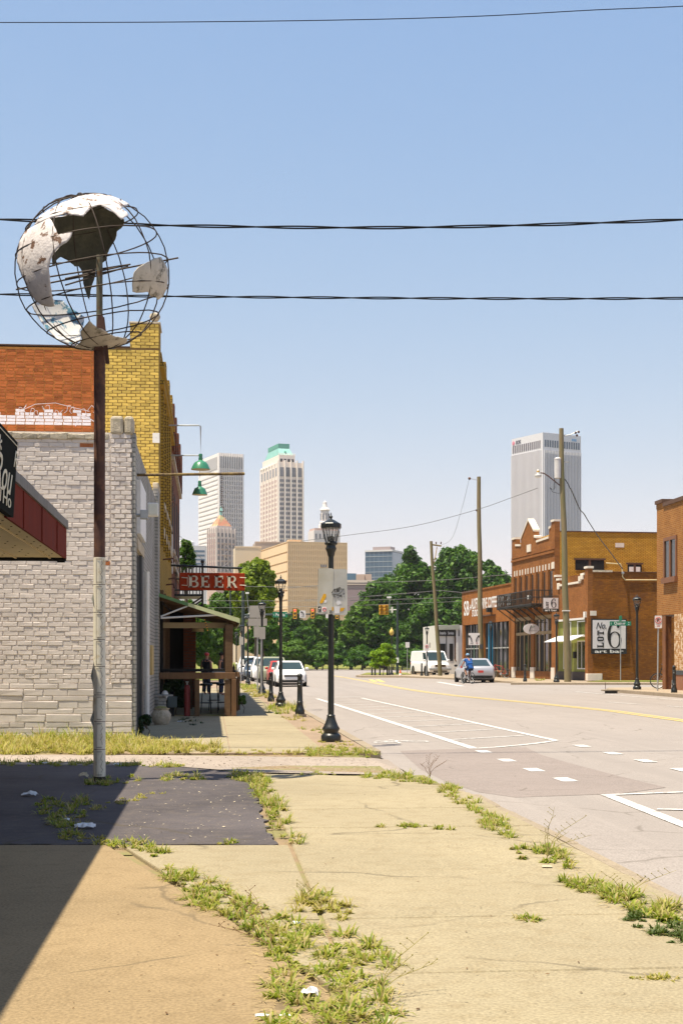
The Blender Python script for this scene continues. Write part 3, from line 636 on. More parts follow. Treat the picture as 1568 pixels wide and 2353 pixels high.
for (xa, xb) in ((418,431),(551,566)):
    for y_ in (1326.5, 1344): tb.tube([bp(xa,y_,-.04), bp(xb,y_+1,-.04)], .014, 6)
tb.tube([bp(431,1326,-.04), bp(431,1344.5,-.04)], .010, 6); tb.build('neon_tube', CRM, bs_)
# ---------------------------------------------------------------- covered patio
pt = thing('patio', 'wooden bar patio with sloping metal awning in front of yellow building', 'patio', S(35.75, -1.33), TH)
GRN = mat('pale green awning metal', (.52,.55,.30), .55, var=.15, scale=4); GRND = mat('green awning flashing', (.12,.24,.09), .5, var=.2, scale=5)
TIMD = mat('weathered patio timber', (.12,.068,.032), .8, var=.3, scale=3, bmp=.4, stretch=(1.5,8,8)); TANU = plain('tan awning underside', (.30,.22,.11), .6)  # timber colour lowered, deep shade under the awning put into it
def rz_(x): return 3.02 - (3.02-2.40)*x/1.98
rf = MB(); rf.ext([(0,0,rz_(0)),(2.0,0,rz_(2.0)),(2.0,0,rz_(2.0)+.05),(0,0,rz_(0)+.05)], (0,6.2,0)); rf.build('awning', TANU, pt)
e_ = MB(); e_.ext([(.74,-.035,rz_(.74)-.035),(2.02,-.035,rz_(2.02)-.05),(2.02,-.035,rz_(2.02)+.07),(.74,-.035,rz_(.74)+.055)], (0,.03,0)); e_.build('fascia', GRN, pt)
e_ = MB(); e_.ext([(-.02,-.035,rz_(-.02)-.02),(.738,-.035,rz_(.738)-.035),(.738,-.035,rz_(.738)+.05),(-.02,-.035,rz_(-.02)+.065)], (0,.03,0)); e_.build('fascia', GRND, pt)
boxm('fascia', GRN, pt, 2.005, 2.03, 0, 6.2, rz_(2)-.09, rz_(2)+.04)
for k in range(7):
    y_ = .3 + k*.9; MB().ext([(.05,y_,rz_(.05)-.10),(1.95,y_,rz_(1.95)-.10),(1.95,y_,rz_(1.95)-.004),(.05,y_,rz_(.05)-.004)], (0,.06,0)).build('rafter', TIMD, pt)
tr = MB(); tr.tube([(.06,.02,2.50),(.72,.02,2.76)], .022, 6); tr.build('truss_bar', WHITEW, pt); MB().tube([(.06,.02,2.46),(1.45,.02,2.54)], .026, 6).build('truss_bar', WHITEW, pt)
boxm('beam', TANU, pt, .1, 1.75, .45, .55, 2.22, 2.36); boxm('beam', TIMD, pt, 1.66, 1.84, .1, 6.1, 2.16, 2.31)
for y_ in (.05, 3.0, 5.9):
    boxm('post', TIMD, pt, 1.66, 1.85, y_, y_+.16, 1.10, 2.30, bevel=.008)
boxm('counter_top', DARK, pt, .1, 1.86, .10, .42, 1.12, 1.19); boxm('counter_rail', TIM, pt, .02, 1.93, -.02, .06, .935, 1.10, bevel=.01)
boxm('counter_rail', TIM, pt, 1.95, 2.02, -.02, 5.9, .98, 1.11, bevel=.01)
boxm('post', TIMD, pt, .90, 1.02, 0, .12, 0, .93, bevel=.008); boxm('post', TIMD, pt, 1.64, 1.80, 0, .12, 0, .93, bevel=.008); boxm('post', TIM, pt, 1.82, 1.94, -.04, .10, 0, .93, bevel=.008)
for y_ in (2.9, 5.8): boxm('post', TIMD, pt, 1.8, 1.94, y_, y_+.12, 0, .97)
boxm('floor_deck', DIRT, pt, .03, 1.9, .2, 6.1, .004, .03)
for k in range(9): boxm('fence_board', TIMD, pt, 1.96, 1.985, .25+k*.62, .78+k*.62, .12, .93)
boxm('back_screen', DARK, pt, .02, .62, 6.3, 6.36, 0, 2.95); boxm('back_screen', DARK, pt, .02, .10, .5, 6.2, 0, 2.9)
for k in range(5): boxm('screen_batten', TIMD, pt, .10, .13, .7+k*1.1, .82+k*1.1, 0, 2.8)
MB().box(.50, .86, 6.0, 6.29, 0, 2.9).build('brick_pier', RFAC, pt)
# things on and under the patio
def stool(s, v, lab):
    t_ = thing('bar_stool', lab, 'stool', S(s, v, .03), TH, 'bar stools under the awning'); MB().lathe([(.16,.72),(.17,.75),(.15,.78)], 14).build('seat', BLACKM, t_)
    for a in range(4): c_, s_ = math.cos(.785+a*1.571), math.sin(.785+a*1.571); MB().tube([(.12*c_,.12*s_,.72),(.19*c_,.19*s_,0)], .014, 6).build('leg', BLACKM, t_)
    MB().ring((0,0,.28), .165, .010, (0,0,1), 16, 5).build('foot_ring', BLACKM, t_)
stool(36.75, -.15, 'black metal bar stool behind the counter near its middle leg'); stool(37.1, .28, 'black metal bar stool nearer the street end of the counter'); stool(39.2, .05, 'black metal bar stool farther back in the patio')
RCYL = mat('dull red cylinder paint', (.20,.025,.022), .45, var=.25, scale=6); gc = thing('gas_cylinder', 'tall dull red cylinder standing under the patio counter', 'cylinder', S(35.95, -.62), TH)
MB().lathe([(.075,.0),(.078,.03),(.078,.70),(.06,.77),(.03,.79)], 16).build('tank', RCYL, gc, smooth=True); MB().lathe([(.022,.79),(.022,.84),(.04,.85),(.04,.88)], 10).build('valve', STEEL, gc)
tb_ = thing('picnic_table', 'pale topped table at the back of the patio', 'table', S(40.6, .15), TH); boxm('table_top', WHITE, tb_, -.9, .75, -.35, .35, 1.0, 1.05)
for x_ in (-.75, .6):
    for y_ in (-.28, .28): boxm('leg', TIMD, tb_, x_-.04, x_+.04, y_-.04, y_+.04, 0, 1.0)
tag(boxm('menu_holder', WHITE, None, 0, .01, 0, .02, 0, .01), None) if False else None
mh = thing('napkin_box', 'white box on the pale patio table', 'box', S(40.4, .2, 1.05), TH); boxm('case', WHITEW, mh, -.2, .2, -.06, .06, 0, .12, bevel=.01); boxm('slot', DARK, mh, -.06, .06, -.064, -.059, .04, .09)
for (x_, lab) in ((.30,'dark bottle standing beside the white napkin box'),(.42,'short dark bottle at the street end of the patio table')):
    bt = MB().lathe([(.035,0),(.036,.15),(.014,.22),(.014,.28 if x_ < .4 else .24)], 10).build('bottle', plain('dark bottle glass', (.02,.015,.01), .1), None, smooth=True); bt.location = S(40.45, .2) + V*x_ + Vector((0,0,1.05)); tag(bt, lab, 'bottle', 'bottles on the patio table')
pl = thing('pendant_lamp', 'cream pendant lamp hanging under the patio awning', 'lamp', S(38.6, -.38, 2.18), TH); MB().lathe([(.17,0),(.15,.08),(.06,.13),(.02,.14)], 16).build('shade', CREAM, pl, smooth=True); MB().tube([(0,0,.13),(0,0,.55)], .008, 5).build('cord', BLACKM, pl)
sl_ = thing('string_light', 'short string of amber bulbs hanging from the patio truss', 'string light', S(35.9, -.20, 2.48), TH)
MB().tube([(0,0,0),(.05,0,-.15),(.10,0,-.36)], .006, 5).build('cord', BLACKM, sl_)
AMB = plain('amber bulb glass', (.70,.35,.05), .2)
for k in range(5): MB().ball((.02+.018*k,0,-.06-.065*k), .018, 8, 6).build('bulb', AMB, sl_)
vb = thing('stone_urn', 'small pale stone pot at the foot of the grey shop pier', 'pot', S(31.2, -1.1), TH); MB().lathe([(.14,0),(.2,.1),(.22,.22),(.16,.32),(.19,.36)], 14).build('bowl', STONE, vb, smooth=True); MB().ball((0,0,.34), (.15,.15,.08), 10, 6).build('soil', DIRT, vb)
cr_ = thing('plastic_crate', 'pale crate with a white ball among the dark patio plants', 'crate', S(35.95, -1.0), TH); MB().box(-.11,.13,-.1,.1,.22,.5).build('tub', mat('grey green plastic', (.07,.09,.09), .6), cr_, bevel=.02)
MB().ball((-.17,-.03,.52), (.09,.09,.13), 12, 8).build('float', WHITEW, cr_, smooth=True); MB().box(-.06,.06,-.06,.06,0,.22).build('stand', DARK, cr_)
bn = thing('side_table', 'small grey ledge table against the grey shop wall', 'table', S(34.6, -1.2), TH); boxm('top', WFAC, bn, -.18, .26, -.12, .12, .54, .58); boxm('stand', WFAC, bn, -.08, .1, -.06, .06, 0, .54)
# ---------------------------------------------------------------- shop with red canopy, black sign, at the left edge
ms = thing('canopy_shop', 'shop with dark red canopy and tan soffit at the left edge', 'building', S(0, -1.95, .08), TH)
STUC = mat('grey stucco', (.30,.28,.25), .9); MB().box(-14, -1.7, -45, 19.0, -.2, 7.3).build('wall', STUC, ms)  # unseen wall, made taller and longer to block sky light from the apron
REDF = mat('dull red canopy metal', (.155,.024,.014), .85, 0, spec=.08, var=.15, scale=2, col2=(.11,.025,.02), thr=(.5,.7), scale2=3, stretch=(1,3,.6)); LEAD = mat('grey canopy flashing', (.16,.15,.14), .6, .2, var=.35, scale=6, stretch=(1,4,.6))
SOFF = mat('tan soffit boards', (.50,.40,.22), .7, var=.08, scale=2)
E1 = 19.4
cn = MB(); cn.box(-1.75, -.03, -3, E1-.02, 2.72, 3.1); cn.build('canopy_roof', DARK, ms)
boxm('fascia', REDF, ms, -.03, 0, 13.87, E1, 2.69, 3.09); boxm('fascia', REDF, ms, -1.75, 0, E1, E1+.03, 2.69, 3.09)
for a in (15.0, 16.6, 18.2): boxm('seam', REDF, ms, .001, .012, a, a+.03, 2.69, 3.085)
for a in np.arange(11.2, E1, 1.15): boxm('flashing', LEAD, ms, -.06, .022, float(a), min(float(a)+1.14, E1+.05), 3.095, 3.19 + .02*((a*3) % 1))
boxm('soffit', SOFF, ms, -1.75, -.035, 3, E1-.05, 2.700, 2.716)
for k in range(11): boxm('soffit_rib', SOFF, ms, -.22-.15*k, -.20-.15*k, 3, E1-.05, 2.682, 2.699) if k % 3 == 0 else None
hb = MB()
for k in range(40):
    for j_ in range(5): hb.lathe([(.011,2.694),(.011,2.699)], 6, (-.1-.3*j_ - .07*(k % 2), 6.8+k*.31, 0))
tag(hb.build('vent_hole', DARK, ms), kind='stuff')
lm = MB().lathe([(.05,2.62),(.14,2.66),(.16,2.698)], 16, (-.62,16.2,0)); lm.build('ceiling_lamp', CREAM, ms, smooth=True)
boxm('end_trim', DARK, ms, -1.75, 0.0, E1-.05, E1-.002, 2.655, 2.70); boxm('drain', DARK, ms, -.12, -.02, E1-.02, E1+.04, 2.64, 2.70)
sg = link('sign_board', None, ms, (.03, 13.85, 2.71)); sg.rotation_euler = (0, R(3.2), 0)
BLKS = mat('black sign face', (.010,.012,.011), .9, var=.2, spec=.04); CHALK = plain('cream sign lettering', (.62,.58,.45), .6)
boxm('board', BLKS, sg, -.03, .03, -9, 0, -.02, .70); boxm('edge_strip', CHALK, sg, .031, .036, -9, -.02, .655, .662)
lettering('lettering', 'Rou', CHALK, sg, (.037, -.78, .30), w=1.0, h=.30, depth=.004, shear=.35, rot=(0,0,R(90)))
lettering('lettering', 'ATTHo', CHALK, sg, (.037, -.95, .10), w=1.35, h=.13, depth=.004, rot=(0,0,R(90)))
lettering('lettering', 'R', CHALK, sg, (.037, -.13, .52), w=.2, h=.16, depth=.004, shear=.3, rot=(0,0,R(90))); lettering('lettering', '*', CHALK, sg, (.037, -1.15, .52), w=.22, h=.16, depth=.004, rot=(0,0,R(90)))
# ---------------------------------------------------------------- globe sign on its pole
GD = 16.57; gx = (229-CX)/F*GD
gs = thing('globe_sign', 'broken wire globe sign with torn white metal panels on a rusty pole', 'sign', (gx, GD, 0))
gc_ = P(213, 626, GD) - Vector((gx, GD, 0)); gr_ = .885
MB().lathe([(.066,0.0),(.066,4.38),(.075,4.38),(.075,5.22)][:2] + [(.066,5.27)], 16).build('pole', RUST, gs, smooth=True)
MB().lathe([(.07,0),(.07,.10)], 16).build('pole_foot', BLACKM, gs)
MB().lathe([(.037,5.2),(.037,6.12)], 12).build('inner_pipe', mat('weathered pipe', (.14,.13,.09), .7, .3, var=.3, scale=8, col2=(.15,.07,.03), thr=(.5,.62), scale2=6), gs, smooth=True)
st_ = MB(); st_.hexa([(-.045,-.09,5.0),(.045,-.09,5.0),(.045,-.078,5.0),(-.045,-.078,5.0),(-.005,-.085,5.40),(.055,-.085,5.40),(.055,-.072,5.40),(-.005,-.072,5.40)]); st_.hexa([(.085,-.08,4.84),(.13,-.08,4.84),(.13,-.066,4.84),(.085,-.066,4.84),(.02,-.09,5.38),(.07,-.09,5.38),(.07,-.076,5.38),(.02,-.076,5.38)]); st_.build('brace', RUST, gs)
WRAP = mat('torn white vinyl wrap', (.74,.68,.55), .7, 0, var=.1, scale=8, col2=(.50,.38,.20), thr=(.55,.72), scale2=6, spec=.15); WRAPD = plain('dark wrap lettering', (.09,.06,.045), .7)
ys = [1280,1343,1407,1469,1531,1596,1657,1721,1784]; px_ = F/GD
for k in range(8):
    z1, z0 = EYE + (HY-ys[k])/px_ - .003, EYE + (HY-ys[k+1])/px_ + .004
    gap = (0, .7, .75, .6, 1.0, .35, .6, 0.0)[k]; rr = .0695 + .001*(k % 3); mb = MB(); n = 22; a0 = math.pi + gap*.55; a1 = math.pi - gap*.9 + 2*math.pi; a0 -= .0
    vs = []
    for z_ in (z0, (z0+z1)/2, z1):
        for i in range(n+1):
            a = a0 + (a1-a0)*i/n; r_ = rr + (.005*gap if i in (0, n) else 0); vs.append((r_*math.cos(a), r_*math.sin(a), z_))
    for row in range(2):
        for i in range(n): mb.f.append((row*(n+1)+i, row*(n+1)+i+1, (row+1)*(n+1)+i+1, (row+1)*(n+1)+i)); mb.m.append(0)
    mb.v += vs; o = mb.build('wrap_sheet', WRAP, gs); sm = o.modifiers.new('thickness', 'SOLIDIFY'); sm.thickness = .003
    ln = MB(); pts = [(.072*math.cos(-1.05+.18*math.sin(t*2.2+k)), .072*math.sin(-1.05+.18*math.sin(t*2.2+k)), z1-.04-(z1-z0-.09)*t/7) for t in range(8)]; ln.tube(pts, .0022, 4)
    ln.tube([(.072*math.cos(-1.95), .072*math.sin(-1.95), z1-.01), (.072*math.cos(-1.95), .072*math.sin(-1.95), z0+.01)], .0018, 4)
    for j_ in range(5):
        a = -1.75 + j_*.16
        for z_ in (z1-.022, z0+.022): ln.box(.0725*math.cos(a)-.004, .0725*math.cos(a)+.004, .0725*math.sin(a)-.003, .0725*math.sin(a), z_-.004, z_+.004)
    ln.build('wrap_print', WRAPD, gs)
for (z_, dz, wx) in ((1.10,.26,.03),(.62,.20,.035),(2.05,.14,.02)):
    MB().add([(-.066,-.03,z_+dz),(-.066,.03,z_+dz),(-.066-wx,-.045,z_+dz*.45),(-.060,-.06,z_)], [(0,1,2),(0,2,3)]).build('torn_flap', mat('grey wrap back', (.20,.20,.17), .6), gs)
# wire cage
IRON = mat('rusty cage wire', (.055,.038,.028), .7, .3, var=.3, scale=12)
tilt = Matrix.Rotation(R(-11), 3, 'Y') @ Matrix.Rotation(R(6), 3, 'X'); gcv = Vector(gc_)
def gpt(lat, lon, rr=gr_): return gcv + tilt @ Vector((rr*math.cos(lat)*math.cos(lon), rr*math.cos(lat)*math.sin(lon), rr*math.sin(lat)))
for lat in (-62,-42,-20,0,21,42,62):
    jig = [rnd.uniform(-.012,.012) for _ in range(41)]; jig[40] = jig[0]
    MB().tube([gpt(R(lat), i*math.pi/20, gr_*(1+jig[i]*.6)) for i in range(41)], .0078, 6, 0, False).build('latitude_hoop', IRON, gs, smooth=True)
for lon in (5, 38, 72, 108, 145):
    MB().tube([gpt(a*math.pi/20, R(lon), gr_*(1+rnd.uniform(-.008,.008))) for a in range(41)], .0078, 6, 0, False).build('meridian_hoop', IRON, gs, smooth=True)
for (a, c) in (((37,665),(410,592)),((150,640),(300,607)),((150,655),(295,612)),((112,636),(300,607))):
    p = P(*a, GD-.1) - Vector(gs.location); q = P(*c, GD+.1) - Vector(gs.location); MB().tube([p, q], .010, 6).build('cross_rod', IRON, gs)
SKIN = mat('peeling white sign metal', (.64,.58,.56), .6, var=.18, scale=6, col2=(.16,.085,.05), thr=(.565,.60), scale2=6.5, bmp=.5, bscale=22, bdist=.02)
SKINL = mat('weathered panel with tan stain', (.50,.44,.36), .6, var=.2, scale=5, col2=(.12,.105,.07), thr=(.53,.64), scale2=6, bmp=.5, bscale=22, bdist=.02)
SKIND = mat('dark inner face of panel', (.060,.058,.042), .8, var=.4, scale=5, col2=(.11,.105,.07), thr=(.5,.7), scale2=4)
SKINB = mat('white and blue painted panel', (.62,.60,.58), .55, var=.1, scale=5, col2=(.10,.22,.30), thr=(.53,.56), scale2=3.2)
from mathutils.geometry import tessellate_polygon
def inside(p, poly):
    c = False; j = len(poly)-1
    for i in range(len(poly)):
        if (poly[i][1] > p[1]) != (poly[j][1] > p[1]) and p[0] < (poly[j][0]-poly[i][0])*(p[1]-poly[i][1])/(poly[j][1]-poly[i][1]) + poly[i][0]: c = not c
        j = i
    return c
gw = Vector(gs.location) + gcv
def sph(x, y, far):          # a torn metal plate lying on the sphere: where the sight line meets it
    o = Vector((0,0,EYE)); d = (P(x, y, 1.0) - o).normalized(); rr = gr_*1.004; oc = o - gw; bq = oc.dot(d); cq = oc.length_squared - rr*rr; disc = bq*bq - cq
    t_ = -bq if disc < 0 else (-bq + math.sqrt(disc) if far else -bq - math.sqrt(disc))
    p = o + d*t_
    if disc < 0: p = gw + (p - gw).normalized()*rr
    return p - Vector(gs.location)
def plate(poly, far, mt_out, mt_in, name='panel'):
    pl_ = [(cx*.2779, 420.2 + cy*.2779) for cx, cy in poly]
    xs = [p[0] for p in pl_]; ys_ = [p[1] for p in pl_]; st = 5.0
    # dense boundary + grid points, triangulated in the picture plane by ear clipping of scan strips
    import bmesh
    bm = bmesh.new(); vs = [bm.verts.new((x, y, 0)) for x, y in pl_]
    f = bm.faces.new(vs); bmesh.ops.triangulate(bm, faces=[f])
    for _ in range(4):
        ed = [e for e in bm.edges if e.calc_length() > 7]
        if not ed: break
        bmesh.ops.subdivide_edges(bm, edges=ed, cuts=1); bmesh.ops.triangulate(bm, faces=bm.faces[:])
    bmesh.ops.beautify_fill(bm, faces=bm.faces[:], edges=bm.edges[:])
    for v_ in bm.verts: v_.co = sph(v_.co.x + rnd.uniform(-.5,.5), v_.co.y + rnd.uniform(-.5,.5), far)
    for fc in bm.faces:
        if fc.normal.dot(fc.calc_center_median() - gcv) < 0: fc.normal_flip()
        fc.smooth = True
    bmesh.ops.recalc_face_normals(bm, faces=bm.faces[:])
    if sum(fc.normal.dot(fc.calc_center_median() - gcv) for fc in bm.faces) < 0: bmesh.ops.reverse_faces(bm, faces=bm.faces[:])
    me = bpy.data.meshes.new(name); bm.to_mesh(me); bm.free(); me.materials.append(mt_out); me.materials.append(mt_in)
    o = link(name, me, gs); sm = o.modifiers.new('thickness', 'SOLIDIFY'); sm.thickness = .008; sm.offset = -1; sm.material_offset = 1; sm.material_offset_rim = 0; return o
plate([(285,350),(330,275),(400,225),(520,160),(650,110),(760,88),(870,92),(980,115),(1078,160),(1045,185),(1000,210),(1050,240),(1065,262),(1005,300),(960,255),(900,210),(830,180),(760,200),(710,245),(690,275),(655,268),(610,262),(540,250),(470,275),(410,290),(330,322)], False, SKIN, SKIND)
plate([(415,288),(600,262),(690,270),(760,195),(830,180),(930,235),(1030,300),(1025,350),(950,375),(970,400),(960,460),(910,540),(890,590),(885,630),(850,660),(800,700),(780,800),(755,870),(740,970),(715,920),(690,830),(680,730),(650,690),(620,690),(560,640),(500,610),(462,640),(450,690),(432,680),(428,600),(500,520),(560,470),(600,400),(470,425),(430,310)], True, SKIN, SKIND)
plate([(430,310),(480,425),(600,400),(585,450),(550,490),(500,520),(450,570),(420,630),(405,700),(415,820),(430,920),(450,1020),(410,1025),(350,1010),(290,970),(240,900),(210,830),(170,740),(140,650),(148,560),(165,480),(205,405),(250,372),(300,345),(410,292)], False, SKIN, SKIND)
plate([(265,1010),(290,975),(360,1010),(440,965),(520,975),(570,1025),(640,1070),(700,1110),(690,1180),(660,1230),(670,1290),(630,1340),(560,1330),(480,1300),(440,1260),(380,1210),(320,1110),(285,1060)], True, SKIN, SKINB)
plate([(1100,900),(1095,830),(1110,740),(1150,690),(1220,655),(1280,620),(1330,612),(1365,660),(1390,720),(1390,810),(1375,890),(1345,940),(1310,965),(1285,935),(1250,940),(1225,900),(1180,905),(1130,910)], False, SKINL, SKIND)
plate([(665,1230),(740,1140),(800,1195),(850,1210),(905,1250),(950,1270),(1060,1290),(1040,1330),(920,1362),(800,1380),(660,1395),(600,1385),(650,1330),(680,1300)], False, SKINL, SKIND)
# ---------------------------------------------------------------- overhead cables
CAB = plain('black cable sheath', (.006,.006,.007), .8, 0, .1)
def cable(pts, D, r, twist, label, pitch=.55):
    q = [P(x, y, D) for x, y in pts]; fine = []
    for i in range(len(q)-1):
        p0 = q[max(i-1,0)]; p1 = q[i]; p2 = q[i+1]; p3 = q[min(i+2,len(q)-1)]
        for k in range(24):
            t_ = k/24; fine.append(.5*((2*p1) + (p2-p0)*t_ + (2*p0-5*p1+4*p2-p3)*t_*t_ + (3*p1-p0-3*p2+p3)*t_**3))
    fine.append(q[-1]); mb = MB(); L_ = 0; acc = [0]
    for a, c in zip(fine, fine[1:]): L_ += (c-a).length; acc.append(L_)
    if twist:
        import bisect
        N_ = int(L_/.05); dense = []
        for i in range(N_+1):
            s = L_*i/N_; k = min(max(bisect.bisect_right(acc, s)-1, 0), len(fine)-2); dense.append(fine[k].lerp(fine[k+1], (s-acc[k])/(acc[k+1]-acc[k]+1e-9)))
        for ph in range(2): mb.tube([p + Vector((0, math.cos(i*.05/pitch*2*math.pi*.5+ph*math.pi), math.sin(i*.05/pitch*2*math.pi*.5+ph*math.pi)))*r*.75 for i, p in enumerate(dense)], r*.62, 5, 0, False)
    else: mb.tube(fine, r, 5, 0, False)
    return tag(mb.build('overhead_cable', CAB, None, smooth=True), label, 'cable')
cable([(-420,492),(0,504),(370,517.5),(860,523),(1250,516),(1568,504.5),(1900,492)], 21.5, .021, 1, 'thick twisted black cable crossing the sky just above the globe middle', 1.3)
cable([(-420,671),(0,676),(370,680.5),(860,684.5),(1250,686),(1568,685),(1900,682)], 21.8, .017, 1, 'twisted black cable crossing the sky behind the lower globe', .9)
cable([(-420,51),(0,51.5),(400,50.5),(800,45.5),(1100,37),(1360,23),(1568,14),(1900,-6)], 24, .008, 0, 'thin wire at the very top of the sky')
# ================================================================ STREET FURNITURE, VEHICLES, PEOPLE
def lampglass():
    m, t, bs, N, L = _m('lantern glass'); bs.inputs['Base Color'].default_value = (.6,.6,.55,1); bs.inputs['Roughness'].default_value = .15
    tr = N('ShaderNodeBsdfTransparent'); mx = N('ShaderNodeMixShader'); mx.inputs[0].default_value = .14
    L(tr.outputs[0], mx.inputs[1]); L(bs.outputs[0], mx.inputs[2]); L(mx.outputs[0], t.nodes['Material Output'].inputs[0]); return m
LG = lampglass(); SEAM = mat('lamp band metal', (.42,.40,.34), .5, .4)
def street_lamp(label, loc, scale=1.0):
    t_ = thing('street_lamp', label, 'street lamp', loc, 0, 'black lantern street lamps', (scale,)*3)
    MB().lathe([(.165,0),(.172,.02),(.172,.10),(.155,.125),(.125,.15),(.125,.17),(.150,.215),(.148,.235),(.125,.27),(.098,.33),(.078,.39),(.070,.43),(.074,.45),(.060,.465)], 20).build('base', BLACKM, t_, smooth=True)
    MB().lathe([(.053,.46),(.049,1.9),(.046,3.20)], 16).build('shaft', BLACKM, t_, smooth=True)
    MB().lathe([(.05,3.19),(.058,3.22),(.066,3.26),(.088,3.31),(.094,3.33),(.082,3.36),(.080,3.385),(.108,3.40),(.112,3.43),(.095,3.45)], 18).build('capital', BLACKM, t_, smooth=True)
    ln = MB()
    for k in range(8):
        a = k*math.pi/4 + .2; ln.tube([(.095*math.cos(a), .095*math.sin(a), 3.45), (.158*math.cos(a), .158*math.sin(a), 3.69)], .0075, 5)
    ln.lathe([(.06,3.45),(.06,3.535),(.03,3.545)], 12)
    lo = ln.build('lantern', BLACKM, t_)
    for k in range(8):
        a, c = k*math.pi/4+.2, (k+1)*math.pi/4+.2; MB().add([(.092*math.cos(a),.092*math.sin(a),3.455),(.092*math.cos(c),.092*math.sin(c),3.455),(.154*math.cos(c),.154*math.sin(c),3.685),(.154*math.cos(a),.154*math.sin(a),3.685)], [(0,1,2,3)]).build('pane', LG, lo)
    rf = MB().lathe([(.172,3.68),(.180,3.69),(.180,3.755),(.172,3.765),(.06,3.825),(.03,3.835)], 8, (0,0,0), 0, .2).build('roof', BLACKM, t_)
    MB().lathe([(.03,3.83),(.014,3.845),(.028,3.87),(.03,3.885),(.012,3.905),(.006,3.95)], 10).build('finial', BLACKM, rf, smooth=True); return t_
def at(x, D, z=0.0): return ((x-CX)/F*D, D, z)
lamp1 = street_lamp('black lantern street lamp nearest the camera with two sign plates strapped on', at(760, 24.55))
for (x, D, z, lab) in ((644.8,42.3,.0,'black lantern street lamp standing beside two bollards and the white hatchback'),(601.8,59,.0,'black lantern street lamp in front of blank grey sign backs'),(569.5,78,0,'black street lamp with grassy base beside the parked blue car'),
    (555,97,0,'distant black lantern street lamp just right of the patio post'),(543,122,0,'farthest black street lamp beside the patio post'),(1462,58.7,.2,'black lantern street lamp before the brick side wall, left of the no parking sign'),
    (1277,79.7,.18,'black lantern street lamp below the small square LOT 6 sign'),(1126.5,95,.18,'black lantern street lamp partly hidden before the blue doors'),(980,112,.18,'black lantern street lamp in front of the white van')):
    c = copy_tree(lamp1); c.location = at(x, D, z); c['label'] = lab; c.rotation_euler.z = rnd.uniform(0, .6)
# acorn lamp
ac = thing('acorn_lamp', 'black post with amber acorn globe behind the small tree', 'street lamp', at(899, 121, .18))
MB().lathe([(.17,0),(.17,.12),(.1,.2),(.06,.5),(.05,3.2),(.09,3.3),(.09,3.36)], 12).build('post', BLACKM, ac, smooth=True); MB().lathe([(.10,3.36),(.19,3.5),(.20,3.66),(.13,3.82),(.05,3.9),(.02,4.05)], 14).build('globe', mat('amber lamp globe', (.60,.42,.10), .4), ac, smooth=True)
def bollard(label, loc, pad_=False):
    t_ = thing('bollard', label, 'bollard', loc, 0, 'black cast bollards')
    z = .06 if pad_ else 0
    if pad_: MB().lathe([(.16,0),(.16,.06)], 12).build('footing', KERB, t_)
    MB().lathe([(.115,z),(.118,z+.02),(.118,z+.11),(.105,z+.13),(.085,z+.20),(.075,z+.27),(.083,z+.285),(.075,z+.30),(.083,z+.315),(.070,z+.33),(.062,z+.72),(.072,z+.735),(.062,z+.75),(.072,z+.80),(.062,z+.815),(.056,z+.88),(.066,z+.895)], 16).build('post', BLACKM, t_, smooth=True)
    MB().lathe([(.05,z+.89),(.068,z+.93),(.066,z+.97),(.045,z+1.005),(.01,z+1.02)], 14).build('cap', BLACKM, t_, smooth=True); return t_
bol = bollard('black bollard on a concrete footing, the nearest of the bollards', at(688.6, 35.4), True); bol2 = bollard('black bollard left of the second street lamp, before the white hatchback', at(622.5, 48.6))
for (x, D, z, lab) in ((1205,82,.18,'black bollard before the brick shop with the oval sign'),(1547,53,.2,'black bollard at the right edge beside the brown steel column'),(968,113.5,.18,'black bollard just left of the lamp before the van'),
    (854,118,.0,'leftmost black bollard under the small bright tree'),(861,117.3,.0,'black bollard second from the left under the small bright tree'),(872,117,.0,'black bollard at the middle of the small tree'),(889,118.5,.0,'black bollard right of the small tree trunk, in its shade'),(893.5,119.4,.0,'black bollard nearest the acorn lamp')):
    c = copy_tree(bol2); c.location = at(x, D, z); c['label'] = lab
# ---------------------------------------------------------------- plates and signs
def rounded(x0, x1, z0, z1, r, n=4):
    pts = []
    for cx, cz, a in ((x1-r,z0+r,-90),(x1-r,z1-r,0),(x0+r,z1-r,90),(x0+r,z0+r,180)):
        for i in range(n+1): t_ = R(a+90*i/n); pts.append((cx+r*math.cos(t_), cz+r*math.sin(t_)))
    return pts
def plate_mb(x0, x1, z0, z1, y=0, th=.01, r=.03): return MB().ext([(x, y, z) for x, z in rounded(x0, x1, z0, z1, r)], (0, th, 0))
YST = mat('orange sticker', (.62,.33,.02), .5, var=.2, scale=40); WST = plain('white sticker', (.68,.66,.66), .5); RST = plain('red sticker print', (.50,.05,.04), .5); INK = plain('black marker ink', (.012,.012,.012), .6)
D = 24.40; pm = F/D
def sp(label, x0, x1, y0, y1, dx):
    t_ = thing('sign_plate', label, 'sign', at((x0+x1)/2, D), 0, 'sign plates strapped to the nearest lamp'); t_.rotation_euler = (0, R(1.2 if dx < 0 else -.6), R(-7 if dx < 0 else 7))
    w_ = (x1-x0)/2/pm; z0, z1 = EYE+(HY-y1)/pm, EYE+(HY-y0)/pm; plate_mb(-w_, w_, z0, z1, 0, .006, .035).build('plate', ALU, t_); return t_, w_, z0, z1
t_, w_, z0, z1 = sp('beige sign back with orange and red stickers, left of the lamp post', 722.5, 757.5, 1305, 1410.5, -1)
def stick(t_, pts, m, name='sticker', y=-.004): MB().ext([(x, y, z) for x, z in pts], (0, .003, 0)).build(name, m, t_)
